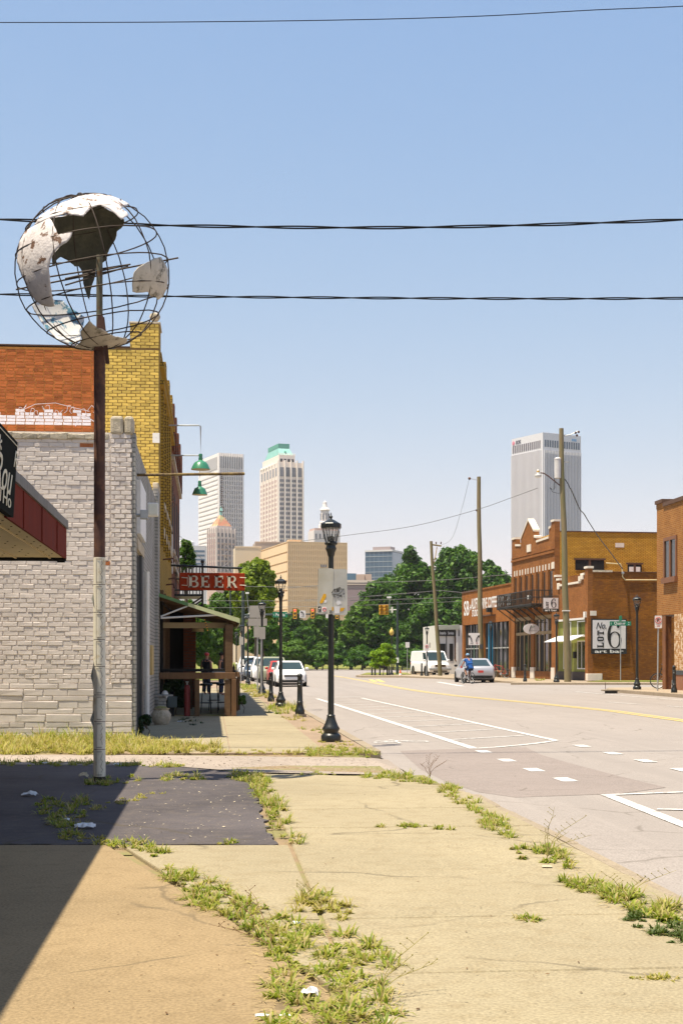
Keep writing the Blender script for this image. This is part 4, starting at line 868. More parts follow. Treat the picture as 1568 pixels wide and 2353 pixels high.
stick(t_, [(-.095,z0+.20),(-.03,z0+.35),(.01,z0+.345),(.015,z0+.30),(-.035,z0+.20),(-.07,z0+.175)], YST); stick(t_, [(-.12,z0+.04),(-.07,z0+.04),(-.07,z0+.13),(-.12,z0+.13)], INK); stick(t_, [(-.055,z0+.03),(.03,z0+.03),(.03,z0+.125),(-.055,z0+.125)], WST)
rg_ = MB().ring((-.01,-.006,z0+.078), .028, .006, (0,1,0), 14, 4); rg_.build('sticker', RST, t_); stick(t_, [(-.02,z0+.19),(.02,z0+.20),(.03,z0+.235),(-.015,z0+.24)], WST, y=-.0035)
sc_ = MB(); 
def ink(mb, strokes, y=-.006, r=.0045):
    for s_ in strokes: mb.tube([(x, y, z) for x, z in s_], r, 4)
ink(sc_, [[(-.105,z0+.05),(-.09,z0+.085),(-.085,z0+.12)],[(-.11,z0+.09),(-.075,z0+.10)]], r=.003); sc_.build('sticker', WST, t_)
sc_ = MB(); ink(sc_, [[(.08,z0+.02),(.10,z0+.05),(.12,z0+.03)],[(.07,z0+.06),(.12,z0+.07)]], r=.004); sc_.build('marker_scrawl', INK, t_)
t_, w_, z0, z1 = sp('beige sign back with black marker scrawl, right of the lamp post', 764.5, 801, 1307, 1412.5, 1)
sc_ = MB(); h_ = z1-z0
def zc(c): return z1 - h_*(c-240)/(1710-240)
def xc(c): return -w_ + 2*w_*(c-765)/(1240-765)
S_ = [[(765,1000),(860,880),(1150,878),(990,1040),(790,1045)],[(860,885),(870,985)],[(915,990),(940,850),(955,825),(980,850),(985,985)],[(985,850),(1010,825),(1040,850)],[(920,920),(1000,915)],[(915,960),(990,955)],[(880,1070),(825,1085),(830,1130),(885,1130)],[(920,1085),(1000,1080),(960,1170)],[(1040,1060),(1020,1130)],[(1075,1070),(1040,1100),(1085,1140)],[(1140,1005),(1125,1060)],[(1128,1105),(1130,1120)]]
ink(sc_, [[(xc(a), zc(c)) for a, c in s_] for s_ in S_], r=.0055); sc_.build('marker_scrawl', INK, t_)
stick(t_, [(xc(a), zc(c)) for a, c in ((890,1300),(1000,1240),(1060,1340),(945,1405))], WST); stick(t_, [(xc(a), zc(c)) for a, c in ((772,1450),(820,1450),(820,1570),(772,1570))], YST); stick(t_, [(xc(a), zc(c)) for a, c in ((1030,1480),(1165,1480),(1110,1580),(1010,1610))], YST); stick(t_, [(xc(a), zc(c)) for a, c in ((850,1440),(1010,1430),(1000,1660),(850,1660))], WST)
for y_ in (1327, 1396.5):
    z_ = EYE+(HY-y_)/(F/24.55); MB().lathe([(.0535,z_-.012),(.056,z_-.006),(.056,z_+.006),(.0535,z_+.012)], 16).build('strap', SEAM, lamp1)
def post_sign(label, x, D, z, ytop, plates, mpost=STEEL, r=.03, name='sign_post', ry=0.0, xb=None, group=None):
    """plates: (x0, x1, y0, y1, material)"""
    pm = F/D; t_ = thing(name, label, 'sign', at(x, D, z), 0, group); z1 = EYE+(HY-ytop)/pm - z; dx = ((xb or x)-x)/pm
    MB().tube([(dx, 0, 0), (0, 0, z1)], r, 8).build('post', mpost, t_)
    out = []
    for (x0, x1, y0, y1, m) in plates:
        o = plate_mb((x0-x)/pm, (x1-x)/pm, EYE+(HY-y1)/pm - z, EYE+(HY-y0)/pm - z, -.045, .01, .03).build('plate', m, t_); out.append(o)
    return t_, out, pm
LBACK = mat('pale sign back', (.44,.41,.37), .5, .2, var=.08, scale=3)
post_sign('steel post with a small grey parking sign back, before the third lamp', 600, 56.5, 0, 1441, [(595,609.5,1440,1468,LBACK)], r=.035)
post_sign('steel post with three blank grey sign backs stacked on it', 591.5, 63, 0, 1391, [(573,609,1391,1419,LBACK),(570,613.5,1420.5,1437.5,LBACK),(583,597,1438.5,1464,LBACK)], r=.032)
post_sign('small sign on a thin steel post right of the patio', 553.7, 87, 0, 1462, [(549.5,559,1463,1481,LBACK)])
SIGNW = plain('white sign face', (.70,.66,.65), .4); SIGNG = plain('street sign green', (.005,.17,.09), .4)
def pxy(t_, pm, x, y): return ((x-CX)/F*t_.location.y - t_.location.x, EYE+(HY-y)/pm - t_.location.z)
t_, out, pm = post_sign('leaning red and white no parking sign before the brown steel column', 1511, 56, .2, 1415, [(1502,1518.5,1414,1443,SIGNW)], xb=1509)
cx_, cz_ = pxy(t_, pm, 1510, 1425); MB().ring((cx_,-.05,cz_), .115, .012, (0,1,0), 24, 5).build('red_ring', RST, t_); MB().tube([(cx_-.08,-.052,cz_+.08),(cx_+.08,-.052,cz_-.08)], .010, 5).build('red_ring', RST, t_)
lettering('lettering', 'P', INK, t_, (cx_,-.047,cz_), h=.14, depth=.004, bold=.03); stick(t_, [(cx_-.06,cz_-.235),(cx_+.07,cz_-.235),(cx_+.07,cz_-.215),(cx_-.06,cz_-.215)], RST, 'red_arrow', -.049)
t_, out, pm = post_sign('green Quaker street name sign on a thin post by the brick side wall', 1424, 84.2, .2, 1414, [(1399,1448,1427,1437,SIGNG)], name='street_sign')
MB().box(-.03,.03,-.3,.3,*[pxy(t_, pm, 0, y)[1] for y in (1426,1414.5)]).build('plate', SIGNG, t_); lettering('lettering', '3rd', WHITE, t_, (0,-.305,pxy(t_, pm, 0, 1420)[1]), w=.12, h=.14, depth=.004) if False else None
x_, z_ = pxy(t_, pm, 1422, 1432); lettering('lettering', 'Quaker', WHITE, t_, (x_,-.046,z_), w=.68, h=.20, depth=.004, bold=.01)
x_, z_ = pxy(t_, pm, 1402.5, 1432); lettering('lettering', 'S', WHITE, t_, (x_,-.046,z_), h=.10, depth=.004); x_, z_ = pxy(t_, pm, 1443, 1430); lettering('lettering', 'Av', WHITE, t_, (x_,-.046,z_), h=.07, depth=.004); x_, z_ = pxy(t_, pm, 1442.5, 1434.5); lettering('lettering', '400', WHITE, t_, (x_,-.046,z_), h=.055, depth=.004)
t_, out, pm = post_sign('white lane sign with two black curved arrows before the coffee shop', 1088, 97, .18, 1455, [(1075,1101,1454,1481.5,SIGNW)], mpost=plain('green post', (.12,.2,.16)), name='lane_sign')
ar = MB()
for sgn, xo in ((-1,-.17),(1,.15)):
    c_ = pxy(t_, pm, 1088, 1467); pts = [(xo,-.052,c_[1]-.22),(xo,-.052,c_[1]-.05),(xo+sgn*.05,-.052,c_[1]+.06),(xo+sgn*.14,-.052,c_[1]+.14)]; ar.tube(pts, .032, 5); e_ = pts[-1]; ar.ext([(e_[0]+sgn*.10,-.055,e_[2]+.10),(e_[0]-sgn*.08,-.055,e_[2]+.06),(e_[0]+sgn*.05,-.055,e_[2]-.09)], (0,.01,0))
ar.build('arrow', INK, t_); lettering('lettering', 'ONLY', INK, t_, (-.16,-.047,c_[1]-.31), w=.24, h=.07, depth=.003); lettering('lettering', 'OR', RST, t_, (.2,-.047,c_[1]-.31), w=.16, h=.07, depth=.003)
post_sign('small white sign on a thin post left of the van', 935, 128, .18, 1475, [(930.5,940,1475,1487.5,SIGNW)])
t_, out, pm = post_sign('white no parking sign fixed before the lamp by the van', 979, 111.2, .18, 1480, [(974.5,984.5,1479,1495.5,SIGNW),(984.8,988,1476,1488,LBACK)])
x_, z_ = pxy(t_, pm, 979.5, 1485); MB().ring((x_,-.05,z_), .10, .018, (0,1,0), 18, 5).build('red_ring', RST, t_); lettering('lettering', 'P', INK, t_, (x_,-.047,z_), h=.12, depth=.004, bold=.03)
# ---------------------------------------------------------------- traffic signals
SIGP = mat('dark green signal pole', (.04,.055,.055), .5, .2, var=.15); LENSR = plain('red signal lens', (.65,.03,.05), .25); LENSD = plain('dark signal lens', (.03,.02,.015), .3)
REDL, tt, bb, N_, L_ = _m('lit red signal'); bb.inputs['Base Color'].default_value = (.6,.02,.03,1); bb.inputs['Emission Color'].default_value = (1,.05,.06,1); bb.inputs['Emission Strength'].default_value = .8
D = 120.0; pm = F/D; sg_ = thing('signal_mast', 'dark traffic signal mast with long arm reaching out behind the lamps', 'signal mast', at(558, D, 0))
def sx(x): return (x-558)/pm
def sz(y): return EYE+(HY-y)/pm
MB().tube([(0,0,-.1),(0,0,sz(1340))], [.17,.12], 12).build('mast', SIGP, sg_, smooth=True); MB().tube([(0,0,sz(1413)),(sx(640),0,sz(1411)),(sx(782),0,sz(1410))], [.10,.08,.05], 8).build('arm', SIGP, sg_, smooth=True)
MB().tube([(sx(572),0,sz(1410)),(sx(567),0,sz(1363))], .03, 6).build('camera_post', STEEL, sg_); boxm('camera', WHITE, sg_, sx(564), sx(572), -.1, .1, sz(1364), sz(1360)); MB().tube([(0,0,sz(1421)),(sx(578),0,sz(1404))], .04, 6).build('stay', WHITEW, sg_)
boxm('push_button', WHITEW, sg_, -.1, .1, -.25, -.17, 1.1, 1.5)
def signal(label, x, y0, y1, lit):
    t_ = thing('traffic_signal', label, 'traffic light', at(x, D-.25, 0), 0, 'traffic lights on the arm'); z0, z1 = sz(y1), sz(y0); h_ = z1-z0; w_ = h_*.21
    boxm('back_plate', BLACKM, t_, -w_*1.15, w_*1.15, .05, .07, z0, z1); boxm('housing', YEL, t_, -w_*.82, w_*.82, -.08, .05, z0+.05, z1-.05, bevel=.02)
    for k in range(3):
        zc_ = z1-.05-(h_-.1)*(k+.5)/3; r = h_*.115; MB().lathe([(r,0),(r*.6,.03),(.01,.04)], 14).build('lens', REDL if (lit and k == 0) else LENSD, t_).matrix_local = Matrix.Translation((0,-.085,zc_)) @ Matrix.Rotation(R(90), 4, 'X')
        MB().ring((0,-.14,zc_), r*1.08, .02, (0,1,0), 14, 4, 0, -.3, math.pi+.3).build('visor', YEL, t_)
signal('yellow traffic light showing red, left one on the signal arm', 677.5, 1397.5, 1423, True); signal('yellow traffic light showing red, just left of the strapped sign plates', 718, 1397, 1422, True); signal('yellow traffic light half hidden behind the nearest lamp plates', 774, 1400, 1423, False)
def arm_sign(name, label, x0, x1, y0, y1, m): t_ = thing(name, label, 'sign', at((x0+x1)/2, D-.3, 0)); plate_mb(-(x1-x0)/2/pm, (x1-x0)/2/pm, sz(y1), sz(y0), 0, .02, .05).build('plate', m, t_); return t_
t_ = arm_sign('turn_sign', 'white left turn sign between two traffic lights on the arm', 688, 702, 1402.5, 1419.5, SIGNW); z_ = sz(1410)
MB().tube([(.10,-.03,z_-.13),(.08,-.03,z_+.02),(-.02,-.03,z_+.12),(-.09,-.03,z_+.13)], .028, 5).build('arrow', INK, t_); MB().ext([(-.19,-.035,z_+.14),(-.06,-.035,z_+.22),(-.06,-.035,z_+.03)], (0,.012,0)).build('arrow', INK, t_); lettering('lettering', 'ONLY', INK, t_, (0,-.004,z_-.23), w=.3, h=.07, depth=.004)
arm_sign('turn_sign', 'white sign on the signal arm peeking out left of the nearest lamp', 748, 757, 1403, 1420, SIGNW)
t_ = arm_sign('street_sign', 'green Peoria street name sign on the signal arm', 626.5, 660, 1405.5, 1418, SIGNG); lettering('lettering', 'Peoria', WHITE, t_, (.02,-.004,sz(1412)), w=.78, h=.26, depth=.004, bold=.012); lettering('lettering', 'S', WHITE, t_, (-.52,-.004,sz(1412.5)), h=.14, depth=.004); lettering('lettering', 'AV', WHITE, t_, (.51,-.004,sz(1409)), h=.1, depth=.004)
# second mast at the far corner
D2 = 125.0; pm2 = F/D2; s2 = thing('signal_mast', 'slim grey signal mast with yellow signals, in front of the big trees', 'signal mast', at(912, D2, .1))
def s2x(x): return (x-912)/pm2
def s2z(y): return EYE+(HY-y)/pm2-.1
MB().tube([(0,0,0),(0,0,s2z(1381))], [.13,.09], 10).build('mast', SIGP, s2, smooth=True); MB().tube([(s2x(893),0,s2z(1401)),(0,0,s2z(1400))], .04, 6).build('arm', WHITEW, s2); boxm('bracket', WHITEW, s2, s2x(898), s2x(902), -.05, .05, s2z(1407), s2z(1394)); MB().tube([(s2x(894),0,s2z(1408)),(s2x(894),0,s2z(1372))], .03, 6).build('camera_post', STEEL, s2); boxm('camera', WHITE, s2, s2x(888), s2x(898), -.1, .1, s2z(1374), s2z(1370)); boxm('push_button', WHITE, s2, -.12, .12, -.22, -.14, 1.1, 1.55)
ts = thing('traffic_signal', 'yellow traffic signal cluster on the slim mast at the far corner', 'traffic light', at(881, D2-.05, .1))
for k in range(3):
    z0 = s2z(1412)+k*.305
    hs = boxm('housing', YEL, ts, -.42, .42, -.12, .14, z0, z0+.285, bevel=.05)
    for j_ in range(2): MB().tube([(-.22+.44*j_,-.12,z0+.15),(-.22+.44*j_,-.32,z0+.14)], .115, 10, 0, False).build('visor', YEL, hs)
p3 = thing('signal_mast', 'thin dark signal pole behind the patio roof edge', 'signal mast', at(529, 118, 0)); MB().tube([(0,0,0),(0,0,EYE+(HY-1352)/(F/118))], [.09,.06], 8).build('mast', SIGP, p3)
boxm('signal_box', LBACK, p3, -1.1, -.1, -.1, .1, 4.35, 4.9); boxm('signal_head', YEL, p3, -1.5, -1.2, -.15, .15, 4.55, 5.3); boxm('camera', LBACK, p3, -2.2, -1.75, -.1, .1, 4.9, 5.5)
# ---------------------------------------------------------------- utility poles and wires
def upole(label, xb, yt, xt, D, z, rb, rt):
    pm = F/D; t_ = thing('utility_pole', label, 'utility pole', at(xb, D, z), 0, 'timber utility poles'); h_ = EYE+(HY-yt)/pm-z; dx = (xt-xb)/pm; n = 8
    MB().tube([(dx*i/n + .02*math.sin(i*1.7), .02*math.cos(i*2.1), h_*i/n - (.1 if i == 0 else 0)) for i in range(n+1)], [rb+(rt-rb)*i/n for i in range(n+1)], 14).build('pole', WOODP, t_, smooth=True)
    def q(x, y, dy=0): return ((x-xb)/pm, dy, EYE+(HY-y)/pm-z)
    return t_, q
t_, q = upole('tall timber utility pole with transformer and street light, before the gabled brick building', 1303, 984, 1287.5, 81, .18, .20, .125)
MB().lathe([(.16,0),(.19,.02),(.19,1.05),(.20,1.06),(.20,1.12),(.10,1.2)], 16, (q(1279.5,0)[0], -.05, q(0,1099)[2])).build('transformer', mat('transformer grey', (.55,.53,.52), .45), t_, smooth=True)
MB().tube([q(1290,1119), q(1275,1107), q(1259,1094), q(1248,1087), q(1240,1086)], .035, 7).build('light_arm', RUST, t_)
hd = MB().lathe([(.16,0),(.20,.08),(.19,.14),(.09,.17),(.07,.30),(.08,.38),(.05,.44)], 14, q(1235,1096)).build('light_head', WHITEW, t_, smooth=True); MB().lathe([(.07,.29),(.085,.30),(.085,.36),(.07,.37)], 12, q(1235,1096)).build('photocell', YEL, hd)
MB().tube([q(1290,1002), q(1310,998), q(1326,990)], .025, 6).build('insulator_arm', STEEL, t_); 
for pt_ in ((1321,994),(1324,1000),(1328,992)): MB().ball(q(*pt_), .07, 8, 6).build('insulator', RUST, t_)
MB().box(*[c for c in (q(1292,0)[0], q(1306,0)[0])], -.05, .05, q(0,1062)[2], q(0,1059)[2]).build('cutout', STEEL, t_)
cb = MB(); cb.tube([q(1274,1064), q(1272.5,1090), q(1273,1120), q(1270,1127), q(1262,1120)], .025, 5); cb.tube([q(1262,1120), q(1268,1130), q(1280,1133), q(1290,1132)], .012, 5); cb.tube([q(1296,1100), q(1304,1112), q(1308,1122)], .025, 5); cb.build('drop_wire', CAB, t_); boxm('band', WHITEW, t_, q(1291,0)[0], q(1307,0)[0], -.2, .2, q(0,1404)[2], q(0,1402)[2])
t_, q = upole('bare timber utility pole in front of the coffee roaster sign', 1104.5, 1095, 1098.5, 100, .18, .19, .135)
MB().tube([q(1096,1103), q(1079,1099)], .02, 5).build('insulator_arm', STEEL, t_); MB().ball(q(1077.5,1099), .10, 8, 6).build('insulator', RUST, t_); MB().ball(q(1094,1172), .08, 8, 6).build('insulator', RUST, t_); boxm('meter_box', DGREY, t_, q(1100,0)[0], q(1107,0)[0], -.3, -.18, q(0,1490)[2], q(0,1480)[2])
t_, q = upole('leaning timber utility pole with short crossarm beside the white van', 1010.5, 1243, 989, 114, .18, .175, .115)
MB().tube([q(992,1251), q(1013,1254)], .07, 6).build('crossarm', WOODP, t_); 
for x_ in (1001, 1012): MB().lathe([(.03,0),(.05,.06),(.05,.16),(.02,.2)], 8, q(x_,1250)).build('insulator', RUST, t_)
MB().tube([q(1003,1256), q(1000,1275), q(996,1294)], .035, 5).build('drop_wire', mat('tan conduit', (.42,.27,.10), .6), t_); MB().tube([q(990,1300), q(1000,1302)], .05, 5).build('band', WHITEW, t_)
def wire(label, pts, D0, D1, r=.014):
    n = len(pts)-1; fine = []; q = [P(x, y, D0+(D1-D0)*i/n) for i, (x, y) in enumerate(pts)]
    for i in range(n):
        p0 = q[max(i-1,0)]; p1 = q[i]; p2 = q[i+1]; p3_ = q[min(i+2,n)]
        for k in range(8): t_ = k/8; fine.append(.5*((2*p1) + (p2-p0)*t_ + (2*p0-5*p1+4*p2-p3_)*t_*t_ + (3*p1-p0-3*p2+p3_)*t_**3))
    fine.append(q[-1]); return tag(MB().tube(fine, r, 4, 0, False).build('utility_wire', CABG, None), label, 'wire')
CABG = plain('grey wire', (.10,.10,.10), .6)
wire('thin grey wire rising from the tan office block to the lamp pole', [(690,1243),(800,1229),(950,1208),(1093,1171),(1174,1143),(1234,1121)], 100, 82, .016)
wire('dark service cable dropping from the tall pole to the brick side wall', [(1309,1121),(1320,1146),(1331,1170),(1340,1180),(1352,1200),(1375,1235),(1400,1268),(1429,1307)], 81, 85.2, .035)
wire('pale wire crossing the big tree to the leaning pole top', [(640,1352),(809,1339.5),(1000,1333),(1090,1326),(1175,1319)], 118, 112, .02); wire('pale wire across the tree crowns below the first one', [(700,1378),(840,1370),(990,1358),(1005,1356),(1060,1361)], 118, 112, .02)
wire('grey wire behind the hanging BEER sign', [(480,1343),(562,1347),(700,1348),(860,1349)], 118, 118, .018); wire('grey wire at the level of the traffic signals top', [(470,1380),(600,1380),(760,1380),(900,1377),(1060,1372)], 118, 116, .018); wire('lowest grey wire above the signal arm', [(470,1396),(600,1395),(760,1392),(900,1388),(1060,1381)], 118, 116, .016)
wire('thin guy wire running down left from the bare pole insulator', [(1077,1100),(1060,1168),(1038,1235),(1013,1252)], 100, 114, .010); wire('thin diagonal wire crossing the far towers at left', [(405,1236),(470,1305),(545,1375)] if False else [(412,1230),(470,1290),(500,1322),(555,1372)], 60, 118, .012)
# ---------------------------------------------------------------- vehicles
CGL = glass('car window glass', (.03,.05,.055), .08, .35); HLM = plain('headlight lens', (.62,.62,.60), .12, 0, .6); TLM = plain('tail light red', (.35,.015,.012), .2, 0, .6)
def paint(n, c, metal=0.0): return mat(n, c, .28, metal, var=.04, scale=2, spec=.6)
SHAPES = {'sedan': dict(L=4.9, W=1.88, H=1.50, c=(-.20,-.05,.20,.41), belt=.98), 'hatch': dict(L=4.3, W=1.76, H=1.47, c=(-.22,-.07,.36,.47), belt=.96), 'suv': dict(L=4.7, W=1.90, H=1.74, c=(-.21,-.08,.42,.485), belt=1.10), 'pickup': dict(L=5.5, W=1.98, H=1.85, c=(-.18,-.07,.10,.14), belt=1.18), 'van': dict(L=5.2, W=2.0, H=2.05, c=(-.37,-.25,.478,.49), belt=1.18)}
def car(label, kind, loc, rz, m, group=None, name='parked_car', cat='car'):
    p = SHAPES[kind]; L_, W, H, bl = p['L'], p['W']/2, p['H'], p['belt']; t_ = thing(name, label, cat, loc, rz, group); k = bl/.96
    hood = .86 if kind != 'van' else 1.0
    st = [(-.5,.68,.32,.60*k),(-.488,.86,.22,.70*k),(-.45,.95,.20,.76*k),(-.33,1,.20,hood*k),(p['c'][0],1,.20,.955*k),(.1,1,.20,.97*k),(.38,1,.20,.985*k),(.455,.96,.22,.985*k),(.488,.88,.28,.93*k),(.5,.78,.36,.86*k)]
    vs = []; n = 10
    for (y, hw, z0, z1) in st:
        w_ = W*hw
        for (x, z) in ((-.85,z0),(-1,z0+.10),(-1.0,z1-.26),(-.965,z1-.08),(-.86,z1),(.86,z1),(.965,z1-.08),(1.0,z1-.26),(1,z0+.10),(.85,z0)): vs.append((x*w_, y*L_, z))
    fs = [(i*n+j, i*n+(j+1) % n, (i+1)*n+(j+1) % n, (i+1)*n+j) for i in range(len(st)-1) for j in range(n)] + [tuple(range(n))[::-1], tuple(range((len(st)-1)*n, len(st)*n))]
    MB().add(vs, [f[::-1] for f in fs]).build('body', m, t_, smooth=True)
    y0, y1, y2, y3 = [a*L_ for a in p['c']]; wb_, wr = W*.93, W*(.74 if kind != 'van' else .84); zb, zr = bl*.985, H
    base = [(-wb_,y0,zb),(wb_,y0,zb),(wb_,y3,zb),(-wb_,y3,zb)]; top = [(-wr,y1,zr-.06),(wr,y1,zr-.06),(wr,y2,zr-.04),(-wr,y2,zr-.04)]; crown = [(-wr*.8,y1+.12,zr),(wr*.8,y1+.12,zr),(wr*.8,y2-.1,zr),(-wr*.8,y2-.1,zr)]
    MB().add(base+top+crown, [(0,1,5,4),(1,2,6,5),(2,3,7,6),(3,0,4,7),(4,5,9,8),(5,6,10,9),(6,7,11,10),(7,4,8,11),(8,9,10,11)]).build('roof', m, t_, smooth=True)
    def pane(nm, a, b_, c, d, i0=.08, i1=.92, j0=.10, j1=.90):
        a, b_, c, d = map(Vector, (a, b_, c, d)); nrm = (b_-a).cross(d-a).normalized()*.008
        def bil(u, v): return a*(1-u)*(1-v) + b_*u*(1-v) + c*u*v + d*(1-u)*v + nrm
        MB().add([bil(i0,j0), bil(i1,j0), bil(i1,j1), bil(i0,j1)], [(0,1,2,3)]).build(nm, CGL, t_)
    pane('windshield', base[0], base[1], top[1], top[0], .06, .94, .06, .93); 
    if kind != 'van': pane('rear_window', base[2], base[3], top[3], top[2], .10, .90, .12, .88)
    for (a, c, e_, d) in ((base[1], base[2], top[2], top[1]), (base[3], base[0], top[0], top[3])):
        if kind == 'van':
            pane('side_window', a, c, e_, d, *( (.03,.22) if a == base[1] else (.78,.97) ), .12, .85); continue
        sp_ = (.06,.47,.53,.93); pane('side_window', a, c, e_, d, sp_[0], sp_[1]); pane('side_window', a, c, e_, d, sp_[2], sp_[3])
    wr_ = .33 if kind in ('sedan','hatch') else .37
    for sx_ in (-1, 1):
        for yy in (-.315*L_, .30*L_):
            w0 = link('wheel', None, t_, (sx_*(W-.10), yy, wr_)); w0.rotation_euler = (0, R(90)*sx_, 0)
            MB().lathe([(wr_*.64,-.10),(wr_*.95,-.11),(wr_,-.07),(wr_,.07),(wr_*.95,.11),(wr_*.64,.105)], 20).build('tyre', TIRE, w0, smooth=True); MB().lathe([(wr_*.65,.085),(wr_*.58,.095),(wr_*.2,.07),(wr_*.12,.10)], 14).build('rim', STEEL, w0, smooth=True)
            MB().lathe([(wr_*1.1,-.02),(wr_*1.1,.112)], 18).build('wheel_arch', DARK, w0)
    f_ = -.495*L_
    for sx_ in (-1, 1):
        MB().hexa([(sx_*W*.52,f_+.02,.60*k),(sx_*W*.90,f_+.14,.62*k),(sx_*W*.90,f_+.3,.62*k),(sx_*W*.52,f_+.2,.60*k),(sx_*W*.55,f_+.05,.70*k),(sx_*W*.92,f_+.19,.75*k),(sx_*W*.92,f_+.3,.75*k),(sx_*W*.55,f_+.2,.70*k)]).build('headlight', HLM, t_)
        MB().hexa([(sx_*W*.60,.497*L_,.70*k),(sx_*W*.97,.47*L_,.72*k),(sx_*W*.97,.43*L_,.72*k),(sx_*W*.6,.45*L_,.7*k),(sx_*W*.62,.494*L_,.84*k),(sx_*W*.975,.468*L_,.86*k),(sx_*W*.975,.43*L_,.86*k),(sx_*W*.62,.45*L_,.84*k)]).build('tail_light', TLM, t_)
        MB().ball((sx_*(W+.09), y0+.22, bl+.06), (.11,.05,.08), 8, 6).build('mirror', m if kind != 'sedan' else DARK, t_, smooth=True)
    boxm('grille', DARK, t_, -W*.46, W*.46, f_-.035, f_+.12, .56*k, .68*k, bevel=.02); boxm('intake', DARK, t_, -W*.62, W*.62, f_-.03, f_+.12, .26, .38, bevel=.02); 
    boxm('grille_bar', CHROME, t_, -W*.44, W*.44, f_-.045, f_-.03, .612*k, .632*k)
    boxm('licence_plate', RST if kind == 'sedan' else SIGNW, t_, -.16, .16, .497*L_, .512*L_, .62, .76); boxm('rear_bumper', DARK if kind == 'sedan' else m, t_, -W*.78, W*.78, .47*L_, .507*L_, .27, .45, bevel=.03)
    boxm('underbody', DARK, t_, -W*.85, W*.85, -.46*L_, .46*L_, .14, .26)
    if kind in ('van', 'pickup'): boxm('front_bumper', STEEL, t_, -W*.98, W*.98, f_-.10, f_+.1, .40, .58, bevel=.03)
    if kind == 'van':
        for k_ in range(3): boxm('grille_bar', CHROME, t_, -W*.5, W*.5, f_-.06, f_-.03, .70+.07*k_, .73+.07*k_)
    if kind == 'pickup': boxm('bed', m, t_, -W*.97, W*.97, .15*L_, .49*L_, .9, 1.22, bevel=.03)
    return t_
WP = paint('white car paint', (.72,.70,.69)); SV = paint('silver car paint', (.46,.45,.47), .3); RP = paint('red car paint', (.42,.03,.015)); OL = paint('olive car paint', (.26,.26,.17)); BLP = paint('dark blue car paint', (.03,.05,.085), .2)
def on_road(x, D): X = (x-CX)/F*D; p = Vector((X, D, 0)); return (X, D, roadz(p))
car('white hatchback parked facing the camera behind the second lamp', 'hatch', on_road(664.5, 82), TH, WP, 'cars parked along the left kerb')
car('red car parked directly behind the white hatchback', 'hatch', on_road(647, 88), TH, RP, 'cars parked along the left kerb')
car('olive green sport utility car with pale roof behind the red car', 'suv', on_road(627, 95), TH, OL, 'cars parked along the left kerb')
car('white sport utility car behind the grey sign post', 'suv', on_road(607, 103), TH, WP, 'cars parked along the left kerb')
car('dark blue car parked between the two white ones at the kerb', 'sedan', on_road(588, 112), TH, BLP, 'cars parked along the left kerb')
car('white pickup truck farthest along the left kerb', 'pickup', on_road(572, 121), TH, WP, 'cars parked along the left kerb')
car('silver sedan parked facing away beside the cyclist', 'sedan', on_road(1088, 88.6), R(184), SV)
car('white cargo van parked beside the leaning utility pole', 'van', at(987, 122.5, .18), R(16), WP, None, 'cargo_van', 'van')
# ---------------------------------------------------------------- people and bicycles
def skin(name, V_, E_, m, parent, sub=2):
    me = bpy.data.meshes.new(name); ks = list(V_); me.from_pydata([V_[k][:3] for k in ks], [(ks.index(a), ks.index(c)) for a, c in E_], []); o = bpy.data.objects.new(name, me); COL.objects.link(o)
    o.modifiers.new('skin', 'SKIN'); 
    for i, k in enumerate(ks):
        r = V_[k][3]; me.skin_vertices[0].data[i].radius = r if isinstance(r, tuple) else (r, r)
    me.skin_vertices[0].data[0].use_root = True; s_ = o.modifiers.new('sub', 'SUBSURF'); s_.levels = sub; s_.render_levels = sub
    out = bpy.data.meshes.new_from_object(o.evaluated_get(bpy.context.evaluated_depsgraph_get())); bpy.data.objects.remove(o); out.materials.clear(); out.materials.append(m)
    out.polygons.foreach_set('use_smooth', [True]*len(out.polygons)); return link(name, out, parent)
FLESH = plain('sun tanned skin', (.42,.20,.12), .6); BLUE = mat('blue cotton', (.012,.075,.26), .9, var=.15, scale=20); NAVY = plain('dark denim', (.02,.03,.06), .9); CAPB = plain('pale blue cap', (.20,.34,.50), .8); SHOE = plain('brown shoes', (.06,.045,.03), .8)
def bicycle(label, loc, rz, frame, group=None):
    t_ = thing('bicycle', label, 'bicycle', loc, rz, group)
    for y_ in (-.50, .55):
        w_ = link('wheel', None, t_, (0, y_, .335)); MB().ring((0,0,0), .315, .022, (1,0,0), 28, 6).build('tyre', TIRE, w_, smooth=True); sp_ = MB()
        for k in range(12): a = k*math.pi/6; sp_.tube([(.02*(-1)**k,0,0),(0,.30*math.cos(a),.30*math.sin(a))], .003, 3)
        sp_.tube([(-.04,0,0),(.04,0,0)], .025, 8); sp_.ring((0,0,0), .292, .008, (1,0,0), 24, 4); sp_.build('spokes', STEEL, w_)
    fr = MB(); bb = (0,-.08,.30); hd_ = (0,.40,.86); se = (0,-.22,.80)
    for a, c in ((bb,hd_),(bb,se),(se,(0,.37,.92)),(se,(0,-.5,.335)),(bb,(0,-.5,.335)),((0,.37,.95),(0,.55,.335)),(se,(0,-.25,.90))): fr.tube([a, c], .018, 7)
    fr.build('frame', frame, t_); MB().ball((0,-.26,.93), (.08,.13,.035), 10, 6).build('saddle', DARK, t_, smooth=True); MB().tube([(-.28,.30,1.04),(-.2,.38,1.05),(0,.37,1.02),(.2,.38,1.05),(.28,.30,1.04)], .014, 6).build('handlebar', BLACKM, t_)
    cr_ = MB(); cr_.tube([(-.02,-.08,.30),(.02,-.08,.30)], .09, 12); cr_.tube([(.06,-.08,.30),(.07,-.06,.14)], .012, 5); cr_.tube([(-.06,-.08,.30),(-.07,-.10,.46)], .012, 5); cr_.build('crank', STEEL, t_); return t_
